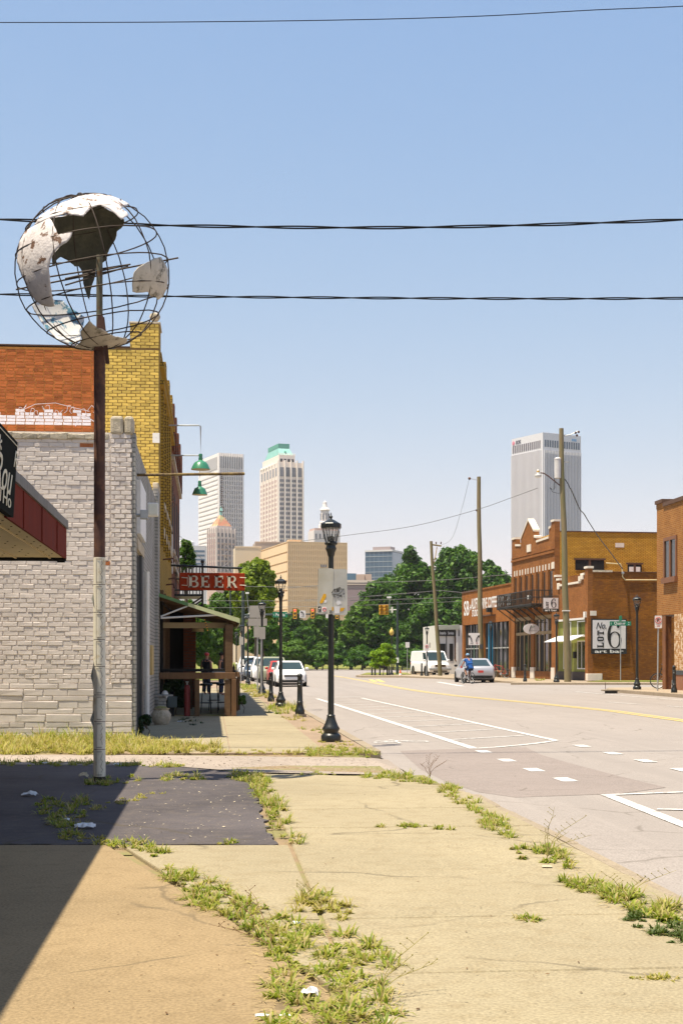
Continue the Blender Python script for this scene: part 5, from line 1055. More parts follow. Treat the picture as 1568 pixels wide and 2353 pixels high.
cyx, cyD = (1074-CX)/F*84.0, 84.0; cyp = (cyx, cyD, roadz(Vector((cyx, cyD, 0))))
bicycle('black bicycle ridden by the person in blue shirt', cyp, R(24), BLACKM)
pr = thing('person', 'person in blue shirt, dark shorts and pale cap riding a bicycle', 'person', cyp, R(24))
body = {'pel':(0,-.24,.99,.135),'abd':(0,-.16,1.13,.13),'che':(0,-.06,1.33,(.17,.12)),'nek':(0,.01,1.50,.055),'hd0':(0,.035,1.57,.075),'hd1':(0,.045,1.66,.098),'hd2':(0,.04,1.74,.075),'nos':(-.02,.13,1.645,.022),
  'shl':(-.19,-.02,1.42,.062),'ell':(-.25,.10,1.20,.045),'wrl':(-.25,.28,1.08,.034),'hal':(-.25,.33,1.06,.035),'shr':(.19,-.02,1.42,.062),'elr':(.25,.10,1.20,.045),'wrr':(.25,.28,1.08,.034),'har':(.25,.33,1.06,.035),
  'hil':(-.09,-.22,.95,.10),'knl':(-.11,.14,.80,.068),'anl':(-.10,-.02,.53,.045),'tol':(-.10,.10,.49,.038),'hir':(.09,-.22,.95,.10),'knr':(.11,.08,.62,.066),'anr':(.09,-.10,.24,.043),'tor':(.09,.06,.17,.038)}
eb = [('pel','abd'),('abd','che'),('che','nek'),('nek','hd0'),('hd0','hd1'),('hd1','hd2'),('hd1','nos'),('che','shl'),('shl','ell'),('ell','wrl'),('wrl','hal'),('che','shr'),('shr','elr'),('elr','wrr'),('wrr','har'),('pel','hil'),('hil','knl'),('knl','anl'),('anl','tol'),('pel','hir'),('hir','knr'),('knr','anr'),('anr','tor')]
skin('body', body, eb, FLESH, pr)
for sx_ in (-1, 1):
    for k in range(4): skin('finger', {'a':(sx_*(.235+.012*k),.335,1.065,.010),'b':(sx_*(.235+.012*k),.375,1.06,.009),'c':(sx_*(.235+.012*k),.37,1.035,.008)}, [('a','b'),('b','c')], FLESH, pr, 1)
    skin('thumb', {'a':(sx_*.225,.32,1.065,.011),'b':(sx_*.215,.35,1.04,.009)}, [('a','b')], FLESH, pr, 1)
sh_ = {k: (*body[k][:3], (body[k][3][0]+.03, body[k][3][1]+.03) if isinstance(body[k][3], tuple) else body[k][3]+.03) for k in ('pel','abd','che','shl','shr')}; sh_['sl'] = (-.225,.05,1.30,.082); sh_['sr'] = (.225,.05,1.30,.082); sh_['nk'] = (0,.0,1.46,.085); sh_['hem'] = (0,-.29,.90,.17)
skin('shirt', sh_, [('hem','pel'),('pel','abd'),('abd','che'),('che','nk'),('che','shl'),('shl','sl'),('che','shr'),('shr','sr')], BLUE, pr)
skin('shorts', {'p':(0,-.23,.94,.15),'l':(-.09,-.2,.93,.115),'l2':(-.108,.07,.83,.092),'r':(.09,-.2,.93,.115),'r2':(.105,.0,.74,.092)}, [('p','l'),('l','l2'),('p','r'),('r','r2')], NAVY, pr)
for nm in ('l','r'): a, c = body['an'+nm], body['to'+nm]; skin('shoe', {'a':(a[0],a[1]-.02,a[2]-.05,.05),'b':(c[0],c[1]+.02,c[2]-.01,.042)}, [('a','b')], SHOE, pr)
MB().ball((0,.04,1.715), (.105,.115,.085), 14, 8).build('cap', CAPB, pr, smooth=True); MB().ext([(-.09,.10,1.70),(.09,.10,1.70),(.07,.21,1.685),(-.07,.21,1.685)], (0,0,.012)).build('cap_peak', CAPB, pr).rotation_euler = (0,0,0)
MB().ball((0,.01,1.64), (.098,.09,.07), 12, 6).build('hair', plain('brown hair', (.05,.03,.02), .9), pr, smooth=True); boxm('bag', RST, pr, -.33, -.24, .22, .32, .92, 1.04, bevel=.02)
def stander(label, loc, rz, shirt, cap):
    t_ = thing('person', label, 'person', loc, rz)
    b_ = {'pel':(0,0,.92,.13),'abd':(0,0,1.08,.125),'che':(0,0,1.30,(.17,.12)),'nek':(0,0,1.46,.055),'hd0':(0,-.02,1.53,.07),'hd1':(0,-.02,1.61,.093),'hd2':(0,-.01,1.68,.07),'nos':(0,-.105,1.60,.02),'shl':(-.19,0,1.38,.06),'ell':(-.25,.02,1.12,.043),'wrl':(-.22,-.12,.95,.034),'hal':(-.2,-.17,.92,.034),'shr':(.19,0,1.38,.06),'elr':(.25,.02,1.12,.043),'wrr':(.24,-.06,.9,.034),'har':(.24,-.08,.84,.034),'hil':(-.09,0,.88,.095),'knl':(-.10,-.01,.48,.066),'anl':(-.10,.02,.09,.045),'tol':(-.11,-.13,.04,.038),'hir':(.09,0,.88,.095),'knr':(.10,-.01,.48,.066),'anr':(.10,.02,.09,.045),'tor':(.11,-.13,.04,.038)}
    skin('body', b_, eb, FLESH, t_); s_ = {k: (*b_[k][:3], (b_[k][3][0]+.025, b_[k][3][1]+.025) if isinstance(b_[k][3], tuple) else b_[k][3]+.025) for k in ('pel','abd','che','shl','shr')}; s_['nk'] = (0,0,1.43,.08)
    skin('shirt', s_, [('pel','abd'),('abd','che'),('che','nk'),('che','shl'),('che','shr')], shirt, t_); skin('trousers', {'p':(0,0,.90,.145),'l':(-.09,0,.86,.11),'l2':(-.1,0,.45,.085),'l3':(-.1,.01,.1,.07),'r':(.09,0,.86,.11),'r2':(.1,0,.45,.085),'r3':(.1,.01,.1,.07)}, [('p','l'),('l','l2'),('l2','l3'),('p','r'),('r','r2'),('r2','r3')], NAVY, t_)
    MB().ball((0,-.01,1.655), (.10,.11,.08), 12, 8).build('cap' if cap else 'hair', RST if cap else plain('short dark hair', (.03,.02,.015), .9), t_, smooth=True)
BLKC = plain('black cotton', (.012,.012,.014), .9)
stander('person with red cap and black top seen through the patio', at(474.5, 58, .0), R(150), BLKC, True); stander('person in dark clothes at the street side of the patio', at(508.5, 57, .0), R(80), BLKC, False)
bicycle('red bicycle parked against the blue coffee shop doors', at(1147, 98.5, .18), R(60), RP); bicycle('black bicycle parked behind the brown steel column', at(1540, 60.5, .2), R(80), BLACKM)
# ---------------------------------------------------------------- small street things
cn_ = thing('traffic_cone', 'orange traffic cone with white band at the far corner', 'cone', at(919, 115.5, .0)); ORN = plain('cone orange', (.62,.10,.02), .5)
MB().lathe([(.15,.03),(.12,.2)], 14).build('cone', ORN, cn_, smooth=True); MB().lathe([(.12,.2),(.09,.36)], 14).build('white_band', WHITE, cn_, smooth=True); MB().lathe([(.09,.36),(.05,.58),(.03,.62)], 14).build('cone_tip', ORN, cn_, smooth=True); MB().box(-.19,.19,-.19,.19,0,.035).build('foot', ORN, cn_)
lw = thing('retaining_wall', 'low concrete retaining wall behind the white van', 'wall', at(992, 129, .15)); MB().box(-1.95, 2.3, 0, .3, 0, .62).build('wall', CONC3, lw, bevel=.03); MB().box(-1.97, -1.7, -5.5, .31, 0, .66).build('end_wall', CONC3, lw, bevel=.03)
sd = thing('storm_drain', 'dark storm drain inlet in the kerb across the street', 'drain', at(1402, 58.6, .05)); boxm('opening', DARK, sd, -.25, .25, -.1, .02, .0, .09); boxm('hood', KERB, sd, -.35, .35, -.06, .35, .09, .15, bevel=.02); MB().tube([(-.22,0,.1),(-.24,-.02,.45)], .012, 5).build('bent_bar', RUST, sd)
# ================================================================ RIGHT SIDE: THE ROW OF BRICK SHOPS
RY = R(9.28); O5 = Vector((14.7, 85.0, .19)); gx5 = Vector((math.cos(RY), math.sin(RY), 0)); fy5 = Vector((-math.sin(RY), math.cos(RY), 0))
def fT(x, off=0.0):            # along the street front (local y) for a picture column; off = local x of the plane
    q = (x-CX)/F; o = O5 + gx5*off; return (o.x - q*o.y)/(q*fy5.y - fy5.x)
def sT(x, off=0.0):            # along a side wall (local x); off = local y of the plane
    q = (x-CX)/F; o = O5 + fy5*off; return (o.x - q*o.y)/(q*gx5.y - gx5.x)
def zF(t, y, off=0.0): D = O5.y + fy5.y*t + gx5.y*off; return EYE + (HY-y)/F*D - O5.z
def zS(t, y, off=0.0): D = O5.y + gx5.y*t + fy5.y*off; return EYE + (HY-y)/F*D - O5.z
BRA = brickmat('dark orange side brick', RY, (.36,.125,.014), (.21,.065,.010), (.20,.10,.02), .23, .078, stain=(.10,.035,.014), sthr=(.42,.62))
BRB = brickmat('ochre side brick', RY, (.72,.42,.06), (.60,.32,.04), (.26,.12,.015), .24, .082, .016)
BRF = brickmat('orange front brick', RY, (.34,.122,.028), (.25,.083,.02), (.24,.12,.045), .23, .075)
BRG = brickmat('deep orange painted brick', RY, (.36,.13,.028), (.31,.108,.022), (.26,.105,.028), .23, .075)
LIME = mat('pale limestone trim', (.66,.59,.50), .8, var=.12, scale=3); BRWN = plain('dark brown trim', (.10,.045,.02), .6)
def yz(mb, pts, x0, x1, mi=0): return mb.ext([(x0, y, z) for y, z in pts], (x1-x0, 0, 0), mi)
# ---- A: one storey art bar on the corner
A = thing('corner_shop', 'one storey brick corner bar with large white LOT 6 sign on its side', 'building', O5, RY)
ta = fT(1273); MB().box(.30, 14, 0, ta, -.1, 6.5).build('wall', BRA, A)
fr_ = MB(); W0, W1 = .52, ta-.40
fr_.box(0, .30, 0, W0, -.1, 6.72); fr_.box(0, .30, W1, ta, -.1, 6.55); fr_.box(0, .30, W0, W1, 3.78, 5.9); fr_.box(0,.30,W0,W0+.7,5.9,6.35); fr_.box(0,.30,W1-.6,W1,5.9,6.3)
fr_.build('front_wall', BRF, A)
for (a, c, z) in ((-.04,W0+.05,6.72),(W0+.05,W0+.72,6.35),(W0+.72,W1-.62,5.9),(W1-.62,W1-.04,6.3),(W1-.04,ta-.01,6.55)): boxm('coping_stone', LIME, A, -.06, .36, a, c, z, z+.13, bevel=.01)
for (a, z, h_) in ((W0+.62,6.0,.32),(W1-.7,5.72,.4),(W0+.2,6.1,.3)): boxm('broken_stone', LIME, A, -.10, .02, a, a+.38, z, z+h_, bevel=.02)
boxm('side_coping', STONE, A, .3, sT(1405), -.05, .3, 6.5, 6.62); boxm('side_coping', BRWN, A, sT(1405), 14, -.04, .25, 6.5, 6.55)
MB().box(-.03, .9, -.03, .35, 0, .42).build('footing', LIME, A, bevel=.02)
GRNW = mat('olive green stucco', (.20,.21,.04), .8); FRM = plain('white window frame', (.62,.60,.57), .5)
boxm('bulkhead', mat('dark brick bulkhead', (.07,.055,.05), .9), A, .05, .3, W0, W1, 0, .52); boxm('green_panel', GRNW, A, .10, .3, W0, W1, .52, 3.7)
def shopwin(pa, y0, y1, z0, z1, nx=1, m=GLASSD, frm=FRM, x=.05):
    w_ = boxm('window', m, pa, x+.05, x+.06, y0, y1, z0, z1); k = .07
    for b_ in ((y0-k,y1+k,z0-k,z0),(y0-k,y1+k,z1,z1+k),(y0-k,y0,z0,z1),(y1,y1+k,z0,z1)): boxm('window_frame', frm, w_, x, x+.1, b_[0], b_[1], b_[2], b_[3])
    for i in range(1, nx): c = y0+(y1-y0)*i/nx; boxm('mullion', frm, w_, x+.01, x+.08, c-.03, c+.03, z0, z1)
for (a, c) in ((.66, 2.05), (3.45, 4.75)): shopwin(A, a, c, .75, 2.35, 2); shopwin(A, a, c, 2.72, 3.55, 1, WHITEW if a > 3 else GLASSD)
boxm('fascia', FRM, A, -.03, .06, W0, W1, 3.68, 3.80)
for (a, c) in ((.5, 2.75), (2.95, 5.6)):
    MB().hexa([(-.04,a,2.72),(-.95,a,2.36),(-.95,c,2.36),(-.04,c,2.72),(-.04,a,2.76),(-.95,a,2.40),(-.95,c,2.40),(-.04,c,2.76)]).build('awning', WHITE, A)
boxm('mail_box', DARK, A, -.05, .1, 2.35, 2.62, 1.35, 1.75); boxm('wall_lamp', WHITEW, A, -.12, .03, .2, .5, zF(.3,1418+.0), zF(.3,1405)); 
# side wall: sign, conduit
def sxz(x, y): t_ = sT(x); return t_, zS(t_, y)
x0, z1 = sxz(1358, 1423.5); x1, zm = sxz(1435, 1490); _, z0 = sxz(1400, 1502)
sgn = thing('wall_sign', 'large square black and white LOT 6 art bar sign on the brick side wall', 'sign', O5, RY)
boxm('frame', BLACKM, sgn, x0-.05, x1+.05, -.10, -.005, z0, z1+.05); boxm('face', plain('white sign board', (.66,.63,.64), .4), sgn, x0+.02, x1-.02, -.115, -.10, zm, z1-.02)
w_, h_ = x1-x0, z1-zm
def slant(name, txt, fx, fz, **k): return lettering(name, txt, INK, sgn, (x0+fx*w_, -.116, zm+fz*h_), depth=.012, **k)
slant('lettering', 'No.', .26, .80, w=.30*w_, h=.22*h_, shear=.35)
def lot_word(parent, cx, cz, sc, y, m):
    """LOT reading upwards, slab letters"""
    mb = MB()
    def bx(u0, u1, v0, v1): mb.box(cx - (v1-.5)*sc*.42, cx - (v0-.5)*sc*.42, y, y+.012, cz + (u0-1.5)*sc*.36, cz + (u1-1.5)*sc*.36)
    bx(.1,.36,0,1); bx(.0,.46,.9,1); bx(.0,.85,0,.16); bx(.7,.85,.0,.34)
    bx(1.1,1.34,.1,.9); bx(1.64,1.88,.1,.9); bx(1.22,1.76,0,.16); bx(1.22,1.76,.84,1)
    bx(2.37,2.63,0,1); bx(2.1,2.9,.84,1); bx(2.1,2.24,.66,1); bx(2.76,2.9,.66,1); bx(2.24,2.76,0,.13); mb.build('lettering', m, parent)
lot_word(sgn, x0+.24*w_, zm+.34*h_, .56*h_, -.128, INK)
def six(parent, cx, cz, rw, rh, y, m):
    mb = MB(); n = 30
    def band(pts, ws):
        L_, R__ = [], []
        for i, (px_, pz_) in enumerate(pts):
            a = Vector(pts[max(i-1,0)]); c = Vector(pts[min(i+1,len(pts)-1)]); d = (c-a).normalized(); nn = Vector((-d.y, d.x))*ws[i]/2; L_.append((px_+nn.x, y, pz_+nn.y)); R__.append((px_-nn.x, y, pz_-nn.y))
        k = len(pts); mb.add(L_+R__ + [(p[0], y+.010, p[2]) for p in L_+R__], [(i, i+1, k+i+1, k+i) for i in range(k-1)] + [(i, 2*k+i, 2*k+i+1, i+1) for i in range(k-1)] + [(k+i, k+i+1, 3*k+i+1, 3*k+i) for i in range(k-1)])
    bowl = []; wb_ = []
    for i in range(n+1): t_ = 2*math.pi*i/n; bowl.append((cx+.03*rw+rw*.80*math.cos(t_), cz-rh*.36+rh*.60*math.sin(t_))); wb_.append(rw*(.12+.26*abs(math.cos(t_))**2))
    band(bowl, wb_)
    st = []; ws = []
    for i in range(19): t_ = R(62+ (205-62)*i/18); st.append((cx+.12*rw+rw*.98*math.cos(t_), cz+rh*.02+rh*.96*math.sin(t_))); ws.append(rw*(.10+.42*(i/18)*(1 if i < 16 else .9)))
    band(st, ws); mb.ball((cx+.52*rw, y, cz+rh*.66), (rw*.22, .008, rw*.22), 12, 6); mb.build('numeral', m, parent)
six(sgn, x0+.66*w_, zm+.47*h_, .20*w_, .46*h_, -.127, INK)
lettering('lettering', 'art bar', CRM if False else WHITE, sgn, ((x0+x1)/2, -.101, (z0+zm)/2), w=.86*w_, h=.62*(zm-z0), depth=.01, bold=.02)
cd = MB(); a_, za = sxz(1427, 1307); b_, zb_ = sxz(1428, 1325); c_, zc_ = sxz(1434, 1332); d_, zd_ = sxz(1512, 1332); cd.tube([(a_-1.0,-.05,za+.35),(a_-.1,-.05,za+.3),(a_,-.05,za),(b_,-.05,zb_),(c_,-.05,zc_),(d_+.3,-.05,zd_)], .035, 6); cd.build('conduit', CREAM, A); MB().ball((a_+.03,-.1,za-.25), .09, 8, 6).build('insulator', STEEL, A)
boxm('wall_vent', LIME, A, .14, .52, -.05, 0, zS(.3,1414), zS(.3,1403))
# ---- projecting square sign of the bar
ps = thing('projecting_sign', 'small square LOT 6 sign hanging out above the lamp', 'sign', O5, RY); ty = fT(1262, -.6); zt, zb2, zl = [EYE+(HY-y)/F*(O5.y+fy5.y*ty) - O5.z for y in (1373.5,1398,1405)]
def psx(x): q = (x-CX)/F; D = O5.y + fy5.y*ty; return (q*D - (O5.x + fy5.x*ty))/gx5.x
a, c = psx(1245.5), psx(1281); boxm('frame', BRWN, ps, a-.03, c+.05, ty-.05, ty+.05, zl, zt+.03); boxm('face', plain('white sign panel', (.66,.62,.62), .4), ps, a, c-.02, ty-.065, ty-.05, zb2, zt); boxm('foot_band', BLACKM, ps, a, c, ty-.066, ty-.05, zl, zb2-.02)
lot_word(ps, a+.25*(c-a), zb2+.34*(zt-zb2), .58*(zt-zb2), ty-.078, INK); six(ps, a+.68*(c-a), zb2+.5*(zt-zb2), .17*(c-a), .43*(zt-zb2), ty-.076, INK); lettering('lettering', 'art bar', WHITE, ps, ((a+c)/2, ty-.067, (zl+zb2)/2), w=.8*(c-a), h=.13, depth=.01, bold=.02); MB().tube([(0,ty,zt+.12),(a,ty,zt+.12)], .03, 6).build('bracket', BLACKM, ps)
# ---- B: two storey gabled building
B = thing('brick_building', 'two storey orange brick building with stepped gable parapet and iron balcony', 'building', O5, RY)
b0, b1 = ta+.01, fT(1175); HB = 9.72
MB().box(.35, 16, b0, b1, -.1, HB-.25).build('wall', BRB, B); boxm('roof_edge', BRWN, B, .35, 16, b0-.04, b0+.3, HB-.25, HB-.17)
L_ = b1-b0; pm_ = b0 + L_*.62
def fz(x, y): t_ = fT(x); return zF(t_, y)
outline = [(b0,5.0),(b1,5.0),(b1,9.75),(b1-.9,9.75),(b1-.9,9.25),(b1-2.2,9.15),(b1-2.25,9.6),(b1-2.7,9.9),(pm_-.3,10.75),(pm_-1.6,9.9),(pm_-1.65,9.5),(pm_-2.1,9.4),(pm_-2.15,9.1),(b0+1.2,9.15),(b0+1.15,9.75),(b0+.75,9.8),(b0+.72,10.15),(b0,10.15)]
MB().ext([(0,y,z) for y, z in outline], (.35,0,0)).build('front_wall', BRF, B)
for i in range(2, len(outline)-1):
    (ya, za), (yb_, zb_) = outline[i], outline[i+1]
    if abs(ya-yb_) < .12: continue
    MB().ext([(-.05,ya,za),(-.05,yb_,zb_),(-.05,yb_,zb_+.14),(-.05,ya,za+.14)], (.45,0,0)).build('coping_stone', LIME, B)
boxm('string_course', BRF, B, -.08, 0, b0, b1, 8.15, 8.30); boxm('string_course', BRF, B, -.05, 0, b0, b1, 8.38, 8.46)
boxm('name_stone', LIME, B, -.06, 0, pm_-.95, pm_-.05, 8.6, 9.1)
nW = 7; pit = (L_-.5)/nW
for k in range(nW):
    y0 = b0+.45+k*pit; w_ = boxm('window', GLASSD, B, -.012, -.004, y0, y0+pit*.42, 5.25, 7.0); boxm('window_frame', BRWN, w_, -.03, -.003, y0+pit*.19, y0+pit*.23, 5.25, 7.0)
    for j_ in range(2): boxm('voussoir', LIME, B, -.04, 0, y0-.05+j_*pit*.45, y0+.14+j_*pit*.45, 7.12, 7.5)
    boxm('pier', BRF, B, -.10, 0, y0+pit*.48, y0+pit*.92, 4.6, 7.1)
boxm('corner_stone', LIME, B, -.05, .02, b0+.02, b0+.5, 7.12, 7.55)
for (xa, xb, ya, yb_, blind) in ((1320,1386,1286,1309,0),(1440,1472,1296.5,1313,1)):
    o_ = b0; ua, ub = sT(xa, o_), sT(xb, o_); za, zb_ = zS(ua, yb_, o_), zS(ua, ya, o_); w_ = boxm('window', DARK, B, ua, ub, b0-.03, b0-.004, za, zb_); boxm('window_frame', BRWN, w_, ua-.1, ub+.1, b0-.06, b0-.031, zb_, zb_+.12); boxm('mullion', BRWN, w_, (ua+ub)/2-.08, (ua+ub)/2+.08, b0-.05, b0-.031, za, zb_)
    if blind: boxm('blind', WHITEW, w_, ua+.1, ub-.1, b0-.045, b0-.031, za, zb_-.15)
boxm('vent_bricks', LIME, B, sT(1412, b0), sT(1432, b0), b0-.02, b0-.001, zS(6,1258,b0), zS(6,1248,b0))
# ground floor of B
MB().box(.05, .35, b0, b1, 4.2, 5.0).build('lintel_wall', BRF, B)
for (a, c) in ((0,.07),(.46,.54),(.93,1.0)): MB().box(0, .35, b0+a*L_, b0+c*L_, 0, 4.2).build('brick_pier', BRF, B); boxm('plinth', LIME, B, -.04, .36, b0+a*L_-.03, b0+c*L_+.03, 0, .75)
TANF = mat('tan shop frame', (.30,.21,.11), .6)
for (a, c) in ((.07,.46),(.54,.93)):
    y0, y1 = b0+a*L_, b0+c*L_; w_ = boxm('shop_window', GLASSD, B, .16, .17, y0, y1, .5, 4.2); boxm('bulkhead', BRF, w_, .05, .3, y0, y1, 0, .5); boxm('transom', TANF, w_, .08, .2, y0, y1, 2.95, 3.15); boxm('header', TANF, w_, .06, .2, y0, y1, 3.95, 4.25)
    for i in range(5): q_ = y0+(y1-y0)*i/4; boxm('mullion', TANF, w_, .10, .2, q_-.05, q_+.05, .5, 3.95)
    boxm('door', DARK, w_, .13, .158, y0+(y1-y0)*.52, y0+(y1-y0)*.73, .02, 2.9)
# iron balcony
y0, y1 = b0+.6, b1-.9; bz = 4.75; bb = boxm('balcony', BLACKM, B, -1.35, 0, y0, y1, bz, bz+.08)
rl = MB()
for z_ in (bz+.12, bz+.55, bz+1.0): rl.tube([(0,y0,z_),(-1.35,y0,z_),(-1.35,y1,z_),(0,y1,z_)], .03, 5)
for k in range(44): q_ = y0+(y1-y0)*k/43; rl.tube([(-1.35,q_,bz),(-1.35,q_,bz+1.0)], .022, 4)
for k in range(8):
    for e_ in (y0, y1): rl.tube([(-1.35*k/8,e_,bz),(-1.35*k/8,e_,bz+1.0)], .022, 4)
rl.build('railing', BLACKM, bb)
for k in range(6):
    q_ = y0+.3+(y1-y0-.6)*k/5; MB().tube([(-.02,q_,bz-.95),(-1.3,q_,bz-.02)], .035, 5).build('bracket', BLACKM, bb); MB().tube([(-.02,q_,bz-.5),(-.7,q_,bz-.02)], .028, 5).build('bracket', BLACKM, bb)
for k, f_ in enumerate((.3,.45,.72)): boxm('planter', WHITEW, bb, -1.3, -1.1, y0+(y1-y0)*f_, y0+(y1-y0)*f_+.4, bz+.08, bz+.17)
boxm('wall_lamp', WHITEW, bb, -1.36, -1.2, y0+.6, y0+.9, bz+.45, bz+.7)
ov = thing('oval_sign', 'white oval hanging sign above the bollard', 'sign', O5, RY); ty2 = fT(1222, -1.0); pz_ = EYE+(HY-1444.5)/F*(O5.y+fy5.y*ty2)-O5.z
mb = MB(); xo = psx(1218.5) if False else None; D_ = O5.y+fy5.y*ty2; cxo = ((1218.5-CX)/F*D_ - (O5.x+fy5.x*ty2))/gx5.x
mb.ext([(cxo+.52*math.cos(a*.2618), ty2, pz_+.34*math.sin(a*.2618)) for a in range(24)], (0,.08,0)); mb.build('panel', plain('white oval panel', (.62,.58,.58), .4), ov)
MB().tube([(cxo-.14,ty2-.01,pz_-.16),(cxo-.08,ty2-.012,pz_+.05),(cxo+.0,ty2-.01,pz_+.22)], .022, 5).build('emblem', INK, ov); lettering('lettering', 'Jaff', plain('green sign ink', (.10,.25,.18), .5), ov, (cxo+.12, ty2-.002, pz_+.12), w=.26, h=.13, depth=.006, shear=.3); lettering('lettering', 'salon', plain('grey sign ink', (.25,.25,.25), .5), ov, (cxo+.12, ty2-.002, pz_-.10), w=.42, h=.07, depth=.006)
MB().tube([(0,ty2+.04,pz_+.42),(cxo,ty2+.04,pz_+.42)], .025, 5).build('bracket', BLACKM, ov); MB().tube([(cxo,ty2+.04,pz_+.42),(cxo,ty2+.04,pz_+.3)], .02, 5).build('hanger', BLACKM, ov)
# ---- C: one storey coffee shop
Cb = thing('coffee_shop', 'one storey orange brick coffee roaster with white wall lettering and blue doors', 'building', O5, RY)
c0, c1 = b1+.01, fT(1060.5); HC = 6.62; o_ = MB()
z_h = 4.05
o_.box(0, 12, c0, c1, z_h, HC); o_.box(.35, 12, c0, c1, -.1, z_h); 
for (a, c) in ((0,.055),(.53,.585),(.955,1.0)): o_.box(0, .35, c0+a*(c1-c0), c0+c*(c1-c0), -.1, z_h)
o_.build('wall', BRG, Cb)
for k in range(7): q_ = c0+(c1-c0)*k/7; boxm('coping', BRWN if k > 3 else BRF, Cb, -.05, .3, q_, q_+(c1-c0)/7-.01, HC+.001, HC+.13)
BLU = plain('blue door paint', (.01,.17,.33), .4); TEALW = plain('pale transom', (.35,.36,.34), .5)
for (a, c) in ((.055,.53),(.585,.955)):
    y0, y1 = c0+a*(c1-c0), c0+c*(c1-c0); w_ = boxm('shop_window', GLASSD, Cb, .22, .23, y0, y1, .15, z_h); boxm('transom', TEALW, w_, .15, .22, y0, y1, 2.1, 2.18)
    for i in range(7): q_ = y0+(y1-y0)*i/6; boxm('mullion', DGREY, w_, .14, .22, q_-.04, q_+.04, .15, z_h)
for f_ in (.40, .45): boxm('door_post', BLU, Cb, .05, .16, c0+f_*(c1-c0)-.12, c0+f_*(c1-c0)+.12, 0, 4.0)
bn_ = thing('bench', 'pale timber bench under the coffee shop window', 'bench', O5, RY); y0 = c0+.8; boxm('seat', TANF, bn_, -.55, -.15, y0, y0+3.2, .42, .48)
for q_ in (y0+.2, y0+1.6, y0+3.0): boxm('leg', TANF, bn_, -.5, -.2, q_-.04, q_+.04, 0, .42)
def wall_text(txt, xa, xb, ya, yb, bold=.02):
    a, c = fT(xb), fT(xa); zc1, zc0 = zF((a+c)/2, ya), zF((a+c)/2, yb); lettering('lettering', txt, WHITE, Cb, (-.006, (a+c)/2, (zc0+zc1)/2), w=c-a, h=zc1-zc0, depth=.006, bold=bold, rot=(0,0,R(-90)))
wall_text('SB', 1065, 1077, 1380, 1414.5); wall_text('+', 1078, 1081.5, 1389, 1402); wall_text('ALOFT', 1081.5, 1097.5, 1374, 1399); wall_text('STUDIO', 1083.5, 1097, 1400, 1416); wall_text('DRIVE COFFEE ROASTERS', 1103, 1172, 1369, 1395)
boxm('wall_speaker', DARK, Cb, -.35, 0, fT(1130), fT(1126), zF(20,1404), zF(20,1394)); boxm('steel_lintel', BRWN, Cb, -.4, 0, fT(1138), fT(1108), 4.55, 4.63)
# ---- D: little white shop beyond
Dd = thing('white_shop', 'small white shop with black sign board behind the leaning pole', 'building', at(1031, 127, .18), R(6)); D = 127; pm = F/D
def wx(x): return (x-1031)/pm
def wz(y): return EYE+(HY-y)/pm-.18
WST2 = mat('white stucco', (.62,.59,.55), .8, var=.06); MB().box(wx(1004), wx(1062), 0, 8, -.1, wz(1436)).build('wall', WST2, Dd); boxm('sign_board', mat('charcoal sign board', (.035,.036,.034), .6), Dd, wx(1003), wx(1054), -.12, -.004, wz(1461), wz(1447)); MB().hexa([(wx(1003),-.35,wz(1447)),(wx(1054),-.35,wz(1446)),(wx(1054),.2,wz(1446)),(wx(1003),.2,wz(1447)),(wx(1003),-.05,wz(1438)),(wx(1054),-.05,wz(1434)),(wx(1054),.2,wz(1434)),(wx(1003),.2,wz(1438))]).build('canopy', mat('grey roll roofing', (.10,.10,.085), .8), Dd)
lettering('lettering', 'Interior', WHITE, Dd, (wx(1017),-.121,wz(1454)), w=.62, h=.26, depth=.006, bold=.02); lettering('lettering', 'Service', WHITE, Dd, (wx(1034),-.121,wz(1454)), w=.5, h=.26, depth=.006, bold=.02)
boxm('window', GLASSD, Dd, wx(1006), wx(1022.5), -.03, -.004, wz(1517), wz(1478.5)); boxm('door', GLASSD, Dd, wx(1031.5), wx(1040), -.03, -.004, wz(1518), wz(1478.5)); boxm('post', DARK, Dd, wx(1021.5), wx(1023.5), -.5, -.42, 0, wz(1450)); MB().tube([(wx(1043),-.1,wz(1461)),(wx(1044.5),-.1,wz(1467)),(wx(1044.5),-.1,wz(1515)),(wx(1046.5),-.2,wz(1519))], .06, 6).build('downpipe', BRWN, Dd); boxm('side_pilaster', WST2, Dd, wx(1046), wx(1051), -.2, 0, 0, wz(1441))
# ---- R: brick corner building at the right edge
Rb_ = thing('brick_building', 'red brick corner building at the right edge, raised over a brown steel column', 'building', (13.35, 60.3, .2), TH)
BRR = brickmat('orange red corner brick', TH, (.39,.15,.034), (.28,.094,.02), (.40,.235,.09), .22, .078, .014); BRW = brickmat('whitewashed worn brick', TH, (.46,.205,.055), (.34,.125,.035), (.50,.33,.16), .22, .078, .014, white=(.66,.50,.34))
MB().box(0, 15, -30, 0, 3.08, 7.62).build('upper_wall', BRR, Rb_); MB().box(.0, 15, -30, -2.27, .8, 3.08).build('lower_wall', BRW, Rb_); MB().box(-.02, 15, -30, -2.26, -.1, .62).build('plinth', mat('brown painted plinth', (.26,.115,.06), .8), Rb_); boxm('plinth_band', DGREY, Rb_, -.04, 15, -30, -2.25, .62, .80)
boxm('soffit', BRWN, Rb_, .02, 6, -2.26, -.02, 3.03, 3.075); MB().box(5, 15, -2.26, -.1, -.1, 3.03).build('recess_wall', BRR, Rb_)
boxm('coping', BRWN, Rb_, -.06, .4, -30, -.95, 7.62, 7.78); boxm('coping', BRWN, Rb_, -.08, .5, -.9, .05, 7.8, 7.95); boxm('corner_pier', BRR, Rb_, -.02, .4, -.9, .02, 7.6, 7.8)
